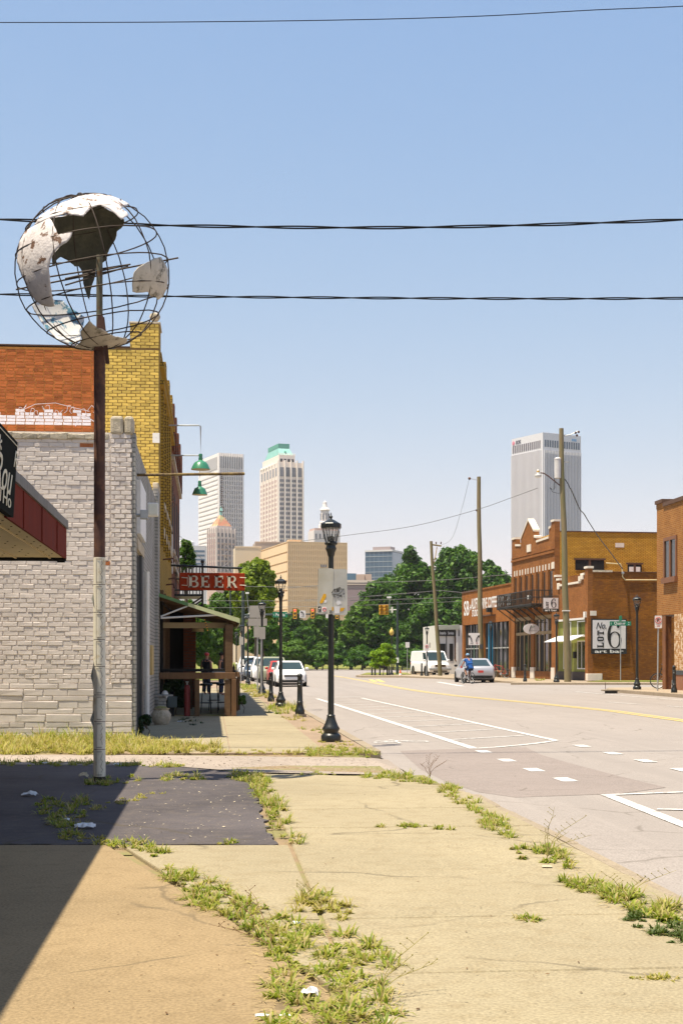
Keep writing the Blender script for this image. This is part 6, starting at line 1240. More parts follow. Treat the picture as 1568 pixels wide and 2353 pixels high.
boxm('roof_pipe', BRWN, Rb_, -.5, -.05, -.3, .02, zS(0,1450,0) if False else 4.9, 5.05) if False else None
MB().ball((1.4,-1.6,7.75), (.9,.9,.62), 16, 8).build('roof_dome', WHITE, Rb_, smooth=True)
COLM = mat('rusty brown column paint', (.20,.075,.022), .7, var=.2, scale=4, col2=(.13,.045,.02), thr=(.5,.65), scale2=3); boxm('column', COLM, Rb_, .02, .26, -1.15, -.85, 0, 3.05); boxm('column_flange', COLM, Rb_, -.02, .02, -1.2, -.8, 0, 3.05)
def rwin(y0, y1, z0, z1):
    w_ = boxm('window', GLASSD, Rb_, -.012, -.003, y0, y1, z0, z1); BF = mat('brown window frame', (.20,.085,.04), .6)
    for b_ in ((y0-.12,y1+.12,z1,z1+.14),(y0-.12,y0,z0,z1),(y1,y1+.12,z0,z1),((y0+y1)/2-.07,(y0+y1)/2+.07,z0,z1)): boxm('window_frame', BF, w_, -.06, -.013, *b_)
    boxm('window_sill', BF, w_, -.14, -.002, y0-.18, y1+.18, z0-.22, z0)
rwin(-2.55, -1.15, 4.62, 6.15); rwin(-5.6, -4.2, 4.62, 6.15)
# ================================================================ DOWNTOWN TOWERS
HAZEC = None
def twmat(n, c, r=.7, var=.04, **k): return mat(n, c, r, var=var, scale=.05, **k)
def tower(name, label, xe, D, beta): 
    t_ = thing(name, label, 'building', at(xe, D, 0), R(beta), 'downtown towers'); return t_, F/D
def LL(xe, D, beta, xt, right):     # length of a face whose far corner falls on picture column xt
    X0 = (xe-CX)/F*D; q = (xt-CX)/F; d = (math.cos(R(beta)), math.sin(R(beta))) if right else (-math.sin(R(beta)), math.cos(R(beta))); return (q*D-X0)/(d[0]-q*d[1])
def tz(pm, y): return EYE + (HY-y)/pm
TWG = glass('tower window glass', (.22,.215,.23), .15, .5, objr=.5); unit = MB().box(-.5,.5,-.5,.5,-.5,.5)  # tower glass lightened, bleaching by haze put into its colour
def unit_mesh(m): return unit.mesh('pane', m)
def put(name, me, parent, x0, x1, y0, y1, z0, z1): return link(name, me, parent, ((x0+x1)/2, (y0+y1)/2, (z0+z1)/2), None, (x1-x0, y1-y0, z1-z0))
# white office tower behind the gooseneck lamps
t_, pm = tower('office_tower', 'white grid office tower behind the green lamps', 502, 1050, 24); w_ = 23.8; t_.scale = (LL(502,1050,24,560,1)/23.8, LL(502,1050,24,456,0)/23.8, 1); top = tz(pm, 1040); FPW = twmat('white tower concrete', (.78,.73,.71)); win = unit_mesh(TWG)
MB().box(0, w_, 0, w_, 0, top).build('wall', FPW, t_)
for c in range(13): x0 = 1.1+c*1.68; put('window', win, t_, x0, x0+.78, -.25, -.02, top-11, top-2.2)
for r in range(19):
    for c in range(13): x0 = 1.1+c*1.68; z0 = top-16.2-r*3.42; put('window', win, t_, x0, x0+.78, -.25, -.02, z0, z0+2.2)
for c in range(14): boxm('mullion', FPW, t_, .55+c*1.68-.3, .55+c*1.68+.2, -.7, -.02, top-83, top)
for r in range(21): boxm('spandrel', FPW, t_, -.4, -.02, .8, w_-.5, top-16-r*3.42, top-14.4-r*3.42)
boxm('louvre_panel', twmat('grey louvre', (.42,.40,.40)), t_, -.3, -.02, 1.5, w_-1, top-11.5, top-2.5)
# green roofed gothic tower
t_, pm = tower('office_tower', 'cream gothic tower with green copper mansard roof', 639, 950, 20); w_ = 20.8; t_.scale = (LL(639,950,20,697,1)/20.8, LL(639,950,20,597,0)/20.8, 1); z1 = tz(pm, 1061); CRT = twmat('cream terracotta', (.80,.70,.62)); RB_ = twmat('pale terracotta', (.82,.73,.66)); COP = mat('verdigris copper', (.22,.45,.40), .7, var=.15, scale=.2); REDW = unit_mesh(twmat('rosy blind', (.36,.20,.18)))
MB().box(0, w_, 0, w_, 0, z1).build('wall', CRT, t_); zu = tz(pm, 1043); MB().box(1.5, 14.6, 1.2, w_-1.0, z1, zu).build('upper_block', CRT, t_)
for k in range(4):
    x0 = 1.0+k*4.95; put('tall_window', win, t_, x0+.2, x0+3.5, -.2, -.02, z1-9.5, z1-3.4)
    for r in range(15):
        for j_ in range(2): z0 = z1-13.2-r*3.12; put('window', win, t_, x0+.2+1.8*j_, x0+1.6+1.8*j_, -.2, -.02, z0, z0+1.75)
for k in range(5): boxm('pier', RB_, t_, -.15+k*4.95, .75+k*4.95, -.8, -.02, z1-62, z1+1.3)
for k in range(12):
    y0 = 1.0+k*1.62
    for r in range(15): z0 = z1-13.2-r*3.12; put('window', REDW, t_, -.2, -.02, y0, y0+.62, z0, z0+1.75)
    if k % 2 == 0: boxm('pier', RB_, t_, -.6, -.02, y0-.75, y0-.3, z1-62, z1+.8); put('tall_window', win, t_, -.2, -.02, y0+.3, y0+1.8, z1-9, z1-3.4)
for k in range(7): MB().ball((-.1,1+k*3,z1-.5), (.5,.9,1.1), 8, 6).build('arch_ornament', RB_, t_)
for k in range(9): boxm('pinnacle', RB_, t_, 1.4+k*1.6, 1.9+k*1.6, 1.0, 1.4, zu, zu+1.2)
for k in range(4): boxm('arch_opening', DARK, t_, 2.4+k*3.1, 4.4+k*3.1, 1.05, 1.19, z1+.6, z1+2.6)
zr, zc = tz(pm, 1023.5), tz(pm, 1013.5); MB().hexa([(2.0,2.0,zu),(14.0,2.0,zu),(14.0,18.5,zu),(2.0,18.5,zu),(3.6,4.6,zr),(12.4,4.6,zr),(12.4,16,zr),(3.6,16,zr)]).build('roof', COP, t_); COP2 = twmat('dark green copper', (.10,.33,.25)); MB().box(3.4, 12.6, 4.4, 16.2, zr, zc).build('roof_crown', COP2, t_)
MB().ball((8,3.1,zu+2.6), (.9,.6,1.0), 10, 6).build('dormer', COP2, t_)
# brown gothic tower with tiled pyramid
t_, pm = tower('office_tower', 'brown and cream tower with patterned orange pyramid roof', 497, 1000, 38); z1 = tz(pm, 1214); PHB = twmat('tan brick tower wall', (.50,.36,.30)); PHC = twmat('cream tower stone', (.62,.54,.50)); wl = 12.0; wr = 16.5
MB().box(0, wr, 0, wl, 0, z1-9).build('wall', PHB, t_); MB().box(0, wr, 0, wl, z1-9, z1).build('crown_wall', PHC, t_)
for k in range(6): boxm('pier', PHC, t_, -.2+k*3.1, .7+k*3.1, -.7, -.02, z1-34, z1+.8)
for k in range(5): boxm('pier', PHC, t_, -.6, -.02, .0+k*2.7, .7+k*2.7, z1-34, z1+.8)
for r in range(7):
    for k in range(5): z0 = z1-5.5-r*4.1; put('window', win, t_, 1.0+k*3.1, 2.6+k*3.1, -.2, -.02, z0, z0+2.6)
    for k in range(4): z0 = z1-5.5-r*4.1; put('window', REDW, t_, -.2, -.02, 1.1+k*2.7, 2.2+k*2.7, z0, z0+2.6)
fe = MB()
for r in range(7): z0 = z1-10-r*4.1; s_ = r % 2; fe.tube([(5+6*s_,-1.2,z0),(11-6*s_,-1.2,z0-4.1)], .28, 4); fe.box(4.4,12,-1.6,-.2,z0-.1,z0+.15)
fe.build('fire_escape', PHC, t_)
zb, zt = tz(pm, 1208), tz(pm, 1181); TILE = mat('orange and green roof tile', (.55,.22,.12), .7, var=.2, scale=.3, col2=(.45,.42,.20), thr=(.5,.55), scale2=.35)
MB().box(1.5, wr-2, 1.2, wl-1.5, z1, zb+.5).build('attic', PHC, t_); MB().hexa([(1.7,1.4,zb),(wr-2.2,1.4,zb),(wr-2.2,wl-1.7,zb),(1.7,wl-1.7,zb),(6.4,4.6,zt),(8.6,4.6,zt),(8.6,6.6,zt),(6.4,6.6,zt)]).build('roof', TILE, t_); MB().lathe([(1.1,0),(1.1,2.5),(1.4,3),(.8,5),(.2,6.5)], 8, (7.5,5.6,zt)).build('cupola', COP, t_)
# tan gridded office block
t_, pm = tower('office_block', 'tan gridded office block behind the street lamps', 661.6, 520, 16); wl, wr = LL(661.6,520,16,597,0), LL(661.6,520,16,796,1); z1 = tz(pm, 1245); TAN = twmat('tan block panel', (.70,.50,.30)); TANL = twmat('pale tan rib', (.76,.56,.35)); TAND = twmat('shaded tan recess', (.60,.42,.25))
MB().box(0, wr, 0, wl, 0, z1).build('wall', TAND, t_); boxm('roof_edge', TANL, t_, -.3, wr+.2, -.3, wl, z1, z1+.25)
for k in range(32): boxm('rib', TANL, t_, k*wr/31-.16, k*wr/31+.16, -.35, -.004, 0, z1-.1)
for r in range(15): boxm('band', TAN, t_, -.02, wr, -.18, -.006, z1-1.0-r*2.1, z1-.2-r*2.1)
for k in range(18): boxm('rib', TAN, t_, -.12, -.004, k*wl/17-.4, k*wl/17+.4, 0, z1-.1)
for r in range(9): boxm('band', TANL, t_, -.32, -.006, .2, wl, z1-3.4-r*3.5, z1-.5-r*3.5)
for (u, z) in ((12.2,z1-9.0),(12.2,z1-12.5)):
    for k in range(3): put('window', win, t_, u+k*.8, u+k*.8+.6, -.40, -.36, z, z+1.0)
boxm('roof_plant', TAND, t_, 1, 6, 3, 6, z1+.25, z1+1.2)
for (x0, x1, y0, D, c, lab) in ((540,600,1257,560,(.62,.50,.36),'plain cream low block left of the tan gridded block'),(586,662,1246,575,(.44,.34,.26),'brownish roof block behind the tan gridded block')):
    tt_ = thing('office_block', lab, 'building', at(x0, D), R(8), 'downtown towers'); MB().box(0, (x1-x0)/F*D, 0, 12, 0, tz(F/D, y0)).build('wall', twmat('low block wall', c), tt_); boxm('parapet', twmat('low block cap', tuple(min(.8, q*1.1) for q in c)), tt_, -.15, (x1-x0)/F*D+.15, -.15, .5, tz(F/D, y0), tz(F/D, y0)+.4)
# white domed tower top
tt_ = thing('office_tower', 'small white cupola tower rising behind the nearest street lamp', 'building', at(733, 900), R(20), 'downtown towers'); pm = F/900; CW = twmat('white stone', (.66,.60,.58)); PK = twmat('pink brick', (.55,.38,.32)); z = lambda y: tz(pm, y)
MB().box(-3.4, 14, 0, 12, 0, z(1218)).build('wall', CW, tt_); MB().box(-2.8, 13, .5, 11, z(1218), z(1213)).build('attic', PK, tt_)
for k in range(6): put('window', win, tt_, -2.6+k*2.6, -1.6+k*2.6, -.2, -.02, z(1238), z(1226))
MB().lathe([(4.4,z(1213)),(4.4,z(1205)),(3.6,z(1203)),(3.6,z(1198)),(2.8,z(1196)),(2.8,z(1171)),(3.4,z(1170)),(3.2,z(1168)),(1.9,z(1163)),(1.3,z(1155)),(1.3,z(1152)),(.9,z(1150)),(.2,z(1148))], 8, (5.2,4,0)).build('cupola', CW, tt_)
for a in range(8): q_ = a*math.pi/4; put('window', win, tt_, 5.2+2.65*math.cos(q_)-.4, 5.2+2.65*math.cos(q_)+.4, 4+2.65*math.sin(q_)-.4, 4+2.65*math.sin(q_)+.4, z(1192), z(1178))
# blue glass block
t_, pm = tower('office_block', 'dark blue glass office block left of the big trees', 900.5, 700, 68); BG = glass('blue curtain glass', (.06,.11,.17), .12, .5, .15); BG2 = glass('pale curtain glass', (.26,.32,.40), .15, .5, .1); wl = LL(900.5,700,68,838.6,0); wr = LL(900.5,700,68,924,1); z1 = tz(pm, 1266)
MB().box(0, wr, 0, wl, 0, z1).build('wall', BG, t_); MB().box(.5, wr, -.06, -.01, 0, z1-.5).build('side_glass', BG2, t_); boxm('roof_edge', twmat('pale coping', (.60,.58,.58)), t_, -.3, wr, -.3, wl+.2, z1, z1+.8); boxm('penthouse', twmat('brown penthouse', (.34,.27,.26)), t_, 1.5, 8, 1.5, 10.8, z1+.8, tz(pm, 1254.5))
for r in range(6): boxm('floor_line', twmat('grey floor line', (.34,.38,.42)), t_, -.12, -.01, 0, wl, z1-2.5-r*2.55, z1-2.25-r*2.55)
for k in range(7): boxm('mullion', twmat('grey mullion', (.22,.27,.32)), t_, -.10, -.005, k*wl/6-.06, k*wl/6+.06, 0, z1)
# brown low buildings
for (x0, x1, y0, y1, D, c, lab) in ((796,872,1333,1338,430,(.60,.50,.44),'pale roof line of a long low building behind the trees'),(818,853,1319,1334,440,(.58,.42,.32),'two tan rooftop boxes on the long low building'),(797,818,1317,1334,446,(.10,.18,.26),'small dark blue glass box at the tan block corner')):
    tt_ = thing('office_block', lab, 'building', at(x0, D), 0, 'downtown towers'); pm = F/D; wd = (x1-x0)/pm
    if 'two' in lab: MB().box(0, wd*.54, 0, 6, 0, tz(pm, y0)).build('wall', twmat('tan box wall', c), tt_); MB().box(wd*.56, wd, .4, 6, 0, tz(pm, y0-.5)).build('wall', twmat('tan box wall', c), tt_)
    else: MB().box(0, wd, 0, 6, 0, tz(pm, y0)).build('wall', twmat('low wall', c if y1 > 1340 or D > 440 else (.27,.20,.21)), tt_)
    if D == 430: boxm('roof_band', twmat('pale roof band', c), tt_, -.1, wd, -.3, .1, tz(pm, 1338), tz(pm, 1333)+.1); boxm('roof_band', twmat('pale lower band', c), tt_, -.1, wd, -.25, .1, tz(pm, 1343), tz(pm, 1341))
# striped grey glass building at left
tt_ = thing('office_block', 'grey and blue striped office block behind the iron balcony', 'building', at(405, 800), R(4), 'downtown towers'); pm = F/800; MB().box(0, 68/pm, 0, 15, 0, tz(pm, 1253)).build('wall', twmat('pale grey wall', (.52,.50,.52)), tt_); MB().lathe([(5,0),(5,2.2),(4,3)], 12, (5,5,tz(pm,1253))).build('roof_drum', twmat('white roof drum', (.62,.60,.60)), tt_)
for r in range(4): boxm('window_band', BG, tt_, 3.2, 16, -.1, -.01, tz(pm, 1268+r*9.6), tz(pm, 1263.5+r*9.6))
# tall ribbed tower at right
t_, pm = tower('office_tower', 'tall ribbed white tower with lettered top, behind the utility pole', 1246, 1260, 30); wl = LL(1246,1260,30,1174,0); wr = LL(1246,1260,30,1333,1); z1 = tz(pm, 993); BKW = twmat('white ribbed panel', (.62,.60,.62)); BKG = glass('blue grey tower glass', (.15,.17,.23), .2, .5, .1); PNK = twmat('pinkish recess', (.40,.33,.33))
MB().box(0, wr, 0, wl, 0, z1).build('wall', BKW, t_); boxm('glass_wall', BKG, t_, 1.6, wr-.6, -.15, -.02, 0, z1-15.2); boxm('recess_wall', PNK, t_, -.15, -.02, 3.0, wl-.5, 0, z1-15.2)
for k in range(25): x0 = 1.6+k*(wr-2.2)/24; boxm('fin', BKW, t_, x0-.36, x0+.36, -.9, -.16, 0, z1-15.2)
for k in range(26): y0 = 3.0+k*(wl-3.5)/25; boxm('fin', BKW, t_, -.7, -.16, y0-.42, y0+.42, 0, z1-15.2)
NAVG = unit_mesh(glass('dark crown glass', (.02,.05,.085), .15, .5)); BRG_ = unit_mesh(plain('dark crown louvre', (.085,.065,.08)))
for k in range(15): x0 = 2.0+k*(wr-2.6)/15; put('crown_window', NAVG, t_, x0, x0+(wr-2.6)/15*.62, -.25, -.02, z1-12.6, z1-6.4)
for k in range(15): y0 = 3.6+k*(wl-4.2)/15; put('crown_window', BRG_, t_, -.25, -.02, y0, y0+(wl-4.2)/15*.55, z1-13.4, z1-6.6)
lettering('lettering', 'BOK', plain('dark logo ink', (.10,.09,.11), .6), t_, (-.04, wl-10.5, z1-3.9), w=7.5, h=3.4, depth=.3, bold=.03, rot=(0,0,R(-90))); MB().lathe([(1.7,0),(1.9,.3),(.2,.5)], 12).build('logo', plain('rose logo', (.60,.16,.22), .6), t_).matrix_local = Matrix.Translation((-.05, wl-3.2, z1-4.2)) @ Matrix.Rotation(R(-90), 4, 'Y')
boxm('logo', plain('blue logo', (.12,.30,.52), .6), t_, wr-10.5, wr-5.2, -.3, -.02, z1-5.4, z1-3.2)
for k in range(4): boxm('roof_plant', BKW, t_, 5+k*4, 7.5+k*4, 6, 9, z1, z1+1.2+.4*(k % 2))
# ================================================================ VEGETATION AND LITTER
NR = np.random.default_rng(11)
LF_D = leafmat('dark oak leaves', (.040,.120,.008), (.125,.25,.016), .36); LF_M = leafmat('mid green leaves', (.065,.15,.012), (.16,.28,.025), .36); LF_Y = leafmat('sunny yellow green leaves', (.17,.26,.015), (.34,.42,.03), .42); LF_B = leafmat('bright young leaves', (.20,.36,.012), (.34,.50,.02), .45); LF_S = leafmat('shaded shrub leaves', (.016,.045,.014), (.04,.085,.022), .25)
BARK = mat('tree bark', (.11,.085,.06), .95, var=.3, scale=3, bmp=.5)
def leaf_cloud(cen, rad, n_cl, n_lf, size, cl_r, seed, flat=.0, low=0.0):
    r = np.random.default_rng(seed); cen = np.array(cen); rad = np.array(rad)
    d = r.normal(size=(n_cl,3)); d /= np.linalg.norm(d, axis=1)[:,None]; d[:,2] = np.where(d[:,2] < -.75, -d[:,2], d[:,2])
    rr = r.uniform(.35, 1.0, n_cl)**.5; bumpy = 1 + .16*np.sin(d[:,0]*5+seed)*np.cos(d[:,2]*4+seed*1.3)
    cc = d*(rr*bumpy)[:,None]*.86
    k = r.integers(0, n_cl, n_lf); g = r.normal(size=(n_lf,3)); g /= np.maximum(np.linalg.norm(g, axis=1)[:,None], 1e-6); g *= (r.uniform(.25,1,n_lf)**.6)[:,None]*cl_r*r.uniform(.6,1.25,n_cl)[k][:,None]
    g[:,2] *= .62
    p = (cc[k] + g)*rad + cen
    nrm = g/ (np.linalg.norm(g, axis=1)[:,None]+1e-6)*.7 + r.normal(size=(n_lf,3))*.55 + np.array([0,0,.55]); nrm /= np.linalg.norm(nrm, axis=1)[:,None]
    a = np.cross(nrm, r.normal(size=(n_lf,3))); a /= np.linalg.norm(a, axis=1)[:,None]; b = np.cross(nrm, a)
    s = size*r.uniform(.6, 1.35, n_lf)[:,None]; w = s*r.uniform(.35,.6,n_lf)[:,None]
    v = np.stack([p-a*s, p-b*w+nrm*s*.15, p+a*s, p+b*w+nrm*s*.15], 1).reshape(-1,3); f = np.arange(n_lf*4).reshape(-1,4); return v, f
def tree(label, x0, x1, y0, y1, D, m, n_lf=9000, size=.34, n_cl=70, cl_r=.24, seed=1, zb=.4, name='tree', cat='tree', group='trees beyond the junction', tr=.28):
    pm = F/D; cx = ((x0+x1)/2-CX)/pm; z1, z0 = EYE+(HY-y0)/pm, EYE+(HY-y1)/pm; rx, rz = (x1-x0)/2/pm, (z1-z0)/2; zc = (z0+z1)/2 - zb
    t_ = thing(name, label, cat, (cx, D, zb), 0, group)
    v, f = leaf_cloud((0,0,zc), (rx, min(rx, 9)*.95, rz), n_cl, n_lf, size, cl_r, seed); link('crown', npmesh('crown', v, f, m), t_)
    q = random.Random(seed); tk = MB(); tk.tube([(0,0,-.3),(.1,.0,zc*.4),(.15*rx*q.uniform(-1,1),0,zc)], [tr, tr*.7, tr*.4], 8)
    for k in range(5):
        a = q.uniform(0, 6.28); tk.tube([(0.05,0,zc*.55),(rx*.35*math.cos(a), rx*.35*math.sin(a), zc+rz*.1*k*.5),(rx*.6*math.cos(a), rx*.6*math.sin(a), zc+rz*.3)], [tr*.45, tr*.28, tr*.1], 6)
    tk.build('trunk', BARK, t_, smooth=True); return t_
T = [('tallest dark green tree, right of the leaning pole top',968,1118,1244,1495,226,LF_D,22000),('big dark green tree just left of the leaning pole',880,1020,1258,1500,229,LF_D,20000),('dark tree sloping down toward the blue glass block',812,940,1316,1505,222,LF_D,16000),('dark tree in front of the long low building',788,884,1372,1515,220,LF_M,9000),
 ('dark tree top between the bare pole and gabled building',1076,1190,1284,1450,238,LF_D,11000),('low dense tree behind the signal mast',915,1048,1372,1527,212,LF_D,12000),('low dense tree behind the acorn lamp',832,935,1404,1530,210,LF_D,9000),('low dense tree behind the white van',1012,1120,1370,1524,214,LF_D,9000),
 ('bright leafy tree directly right of the nearest lamp shaft',770,842,1412,1528,208,LF_M,7500),('rounded green tree behind the left turn sign',688,765,1404,1524,216,LF_M,7000),('green tree behind the nearest lamp shaft',735,790,1402,1522,218,LF_D,6000),('dark green tree behind the Peoria street sign',632,705,1398,1522,214,LF_D,7000),
 ('dark tree filling the gap below the traffic lights',660,730,1436,1527,204,LF_D,6000)]
for i, (lab, x0, x1, y0, y1, D, m, n) in enumerate(T): tree(lab, x0, x1, y0, y1+6, D, m, int(n*1.25), .36, 130, .22, 20+i, .3)
for i, (lab, x0, x1, y0, y1, D, m, n) in enumerate([('yellow green shrub on the bank right of the white hatchback',700,755,1472,1529,203,LF_M,3500),('low green shrub behind the nearest lamp shaft',748,800,1478,1530,201,LF_D,3500),('low dark shrub left of the small bright tree',800,860,1480,1531,202,LF_D,3500),('dark shrub behind the small bright tree',855,950,1478,1531,203,LF_D,4500),('low shrub between the white sign and the van',925,1010,1490,1530,201,LF_D,3500),('shrub behind the parked cars roofs',610,705,1468,1530,196,LF_M,4500),('dark hedge at the foot of the big trees by the van',965,1060,1484,1534,200,LF_D,4500),('dark hedge below the left turn sign',690,790,1494,1534,199,LF_D,4500),('dark hedge right of the nearest lamp shaft',785,880,1496,1534,198.5,LF_D,4500),('dark hedge behind the acorn lamp',870,975,1494,1534,198,LF_D,4500)]):
    tree(lab, x0, x1, y0, y1, D, m, n, .34, 40, .32, 50+i, .3, 'shrub', 'shrub', 'shrubs along the grass bank', .1)
tree('yellow green tree rising behind the BEER sign', 528, 645, 1272, 1460, 128, LF_Y, 15000, .24, 90, .24, 71, 0, group='trees behind the patio', tr=.25)  # sunlight on the tree's top put into the yellow green leaf colour
tree('shaded tree behind the patio roof edge', 462, 566, 1340, 1520, 136, LF_M, 13000, .24, 80, .25, 72, 0, group='trees behind the patio', tr=.25)
tree('dark tree behind the parked white pickup', 560, 650, 1395, 1535, 142, LF_D, 12000, .24, 70, .26, 73, 0, group='trees behind the patio', tr=.2)
tree('dark leafy tree seen through the patio', 438, 520, 1425, 1545, 110, LF_M, 11000, .18, 70, .26, 74, 0, group='trees behind the patio', tr=.15)
tree('dark tree filling the view behind the patio counter', 392, 486, 1372, 1548, 96, LF_D, 12000, .17, 80, .27, 80, 0, group='trees behind the patio', tr=.15)
tree('small bright green street tree at the far corner', 848, 908, 1478, 1546, 117.6, LF_B, 6500, .13, 55, .26, 75, 0, group='trees behind the patio', tr=.05)
tree('leafy branch growing beside the red brick building', 400, 452, 1236, 1330, 66, LF_M, 2600, .11, 30, .30, 76, 0, group='trees behind the patio', tr=.08)
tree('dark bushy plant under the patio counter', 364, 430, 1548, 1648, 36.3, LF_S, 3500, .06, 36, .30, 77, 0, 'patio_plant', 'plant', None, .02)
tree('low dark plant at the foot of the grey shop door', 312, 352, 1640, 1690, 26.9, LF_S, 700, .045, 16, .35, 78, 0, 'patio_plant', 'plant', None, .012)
tree('small weedy bush beside the patio leg', 540, 566, 1594, 1622, 37.5, LF_M, 500, .04, 14, .35, 79, 0, 'patio_plant', 'plant', None, .012)
# ---------------------------------------------------------------- weeds in the pavement
def grassmat(n, a, b):
    m, t, bs, N, L = _m(n); g = N('ShaderNodeNewGeometry'); c = ramp(t, g.outputs['Random Per Island'], .05, .95, a, b); e = ramp(t, g.outputs['Random Per Island'], .70, .76); c = mixc(t, e, c, (.50,.40,.17)); c = mixc(t, ramp(t, noise(t, 7, 2), .52, .62), c, mixc(t, .55, c, (.46,.40,.10))); L(c, bs.inputs['Base Color']); bs.inputs['Roughness'].default_value = .6
    tr = N('ShaderNodeBsdfTranslucent'); L(c, tr.inputs[0]); mx = N('ShaderNodeMixShader'); mx.inputs[0].default_value = .45; L(bs.outputs[0], mx.inputs[1]); L(tr.outputs[0], mx.inputs[2]); L(mx.outputs[0], t.nodes['Material Output'].inputs[0]); return m
GR_G = grassmat('weed grass', (.16,.24,.012), (.46,.46,.05)); GR_Y = grassmat('dry yellowing grass', (.27,.28,.03), (.54,.46,.10))
def in_poly(px, py, poly):
    x, y = poly[:,0], poly[:,1]; x2, y2 = np.roll(x,-1), np.roll(y,-1); c = np.zeros(len(px), bool)
    for a, b, d, e in zip(x, y, x2, y2):
        h = ((b > py) != (e > py)) & (px < (d-a)*(py-b)/(e-b+1e-12)+a); c ^= h
    return c
def weeds(label, poly, n_cl, per, hgt, m=None, z=0.0, wd=.005, spread=.07, name='weed_patch', lie=.75, group='weeds in the pavement joints'):
    """grass clumps scattered over a patch of ground"""
    pg = np.array([G(x, y, z)[:2] for x, y in poly]); lo, hi = pg.min(0), pg.max(0); pts = []
    while sum(len(p) for p in pts) < n_cl:
        q = NR.uniform(lo, hi, (n_cl*4, 2)); pts.append(q[in_poly(q[:,0], q[:,1], pg)])
    cc = np.concatenate(pts)[:n_cl]; n = n_cl*per; k = np.repeat(np.arange(n_cl), per); cs = NR.uniform(.45, 1.25, n_cl)
    kindc = NR.uniform(0, 1, n_cl); cs = np.where(kindc < .25, cs*.55, cs)
    an = NR.uniform(0, 6.283, n); r0 = NR.uniform(0, 1, n)**.7*spread*cs[k]; base = np.stack([cc[k,0]+np.cos(an)*r0*.6, cc[k,1]+np.sin(an)*r0*.6, np.full(n, z-.004)], 1)
    L_ = hgt*NR.uniform(.45, 1.2, n)*cs[k]; lean = NR.uniform(.2, lie, n)*1.7; an2 = an + NR.normal(0, .7, n); dx, dy = np.cos(an2), np.sin(an2)
    w = wd*NR.uniform(.6, 1.4, n)*np.where(kindc[k] < .25, 2.2, 1.0); lean = np.where(NR.uniform(0,1,n) < .22, 1.55, lean); sx, sy = -dy*w, dx*w; V_ = []
    for t_, ww in ((0,1),(.35,.95),(.7,.65),(1,.05)):
        th = lean*(.35+.9*t_); hx = L_*t_*np.sin(th); hz = L_*t_*np.cos(np.minimum(th,1.5)); c = base + np.stack([dx*hx, dy*hx, hz], 1); s = np.stack([sx*ww, sy*ww, np.zeros(n)], 1); V_ += [c-s, c+s]
    v = np.stack(V_, 1).reshape(-1,3); o = np.arange(n)[:,None]*8; f = np.concatenate([o+np.array([0,1,3,2]), o+np.array([2,3,5,4]), o+np.array([4,5,7,6])])
    return tag(link(name, npmesh(name, v, f, m or GR_G)), label, 'weeds', group, 'stuff')
weeds('large clump of sunlit grass bursting through the foreground joint', [(560,2120),(640,2105),(760,2140),(840,2150),(895,2210),(905,2290),(925,2420),(640,2420),(600,2330),(610,2240),(590,2170)], 150, 36, .066, spread=.09, lie=.9)
weeds('sprawling grass along the diagonal joint', [(365,1998),(420,1985),(480,2022),(560,2050),(625,2100),(610,2128),(540,2110),(440,2082),(425,2050),(370,2022)], 60, 30, .08, spread=.06)
weeds('dry grass tuft between the joints left of centre', [(668,2075),(730,2055),(830,2092),(820,2108),(750,2118),(670,2092)], 18, 30, .08, GR_Y, spread=.06); weeds('small green tuft on the crossing joint', [(700,2058),(752,2056),(750,2072),(700,2072)], 5, 30, .07)
weeds('long grass strip along the edge of the black lot', [(572,1790),(615,1790),(640,1830),(665,1880),(695,1938),(670,1950),(640,1935),(618,1880),(590,1830)], 52, 28, .10, spread=.07); weeds('grass tuft at the far corner of the black lot', [(530,1772),(625,1776),(625,1800),(560,1800)], 22, 30, .13)
weeds('thin weeds along the shadow edge at the lot corner', [(245,1930),(330,1932),(400,1965),(385,1976),(310,1962),(255,1948)], 26, 24, .07, spread=.06); weeds('dark grass growing in the shaded lot crack', [(70,1830),(200,1838),(215,1870),(195,1915),(140,1930),(95,1900)], 55, 26, .09, GR_G, spread=.09); weeds('dry grass trail from the shaded lot toward the pole', [(130,1905),(260,1925),(240,1940),(120,1928)], 22, 22, .05, GR_Y); weeds('dry grass trail near the pole foot', [(210,1850),(300,1828),(385,1812),(380,1822),(270,1850),(215,1865)], 20, 22, .045, GR_Y)
weeds('grass around the foot of the globe pole', [(180,1786),(300,1780),(330,1795),(230,1806),(175,1800)], 24, 26, .10); weeds('grass tufts in the middle of the black lot', [(368,1780),(470,1782),(480,1792),(375,1794)], 22, 26, .09); weeds('small dark tuft right of the lot centre', [(520,1784),(562,1786),(560,1794),(522,1794)], 8, 28, .08); weeds('grass edge along the gravel alley', [(0,1748),(200,1750),(330,1752),(420,1758),(420,1764),(300,1760),(0,1760)], 90, 20, .09, spread=.08); weeds('tiny grass tuft on the lot front edge', [(500,1932),(540,1931),(542,1938),(500,1939)], 5, 26, .05)
weeds('broad strip of yellowing grass below the grey brick wall', [(-60,1686),(120,1690),(305,1696),(420,1712),(512,1716),(510,1730),(380,1732),(200,1734),(-60,1732)], 620, 26, .20, GR_Y, spread=.12, wd=.007, lie=.6); weeds('greener grass tufts against the grey brick wall', [(-60,1690),(80,1690),(300,1697),(300,1712),(100,1706),(-60,1704)], 240, 24, .27, GR_G, spread=.11, wd=.007, lie=.6)
weeds('grass band where the sidewalk meets the alley', [(690,1722),(760,1715),(868,1726),(860,1740),(700,1736)], 70, 26, .12, spread=.09); weeds('thin grass line in front of the far sidewalk', [(510,1722),(690,1726),(690,1734),(510,1732)], 30, 18, .08, GR_Y)
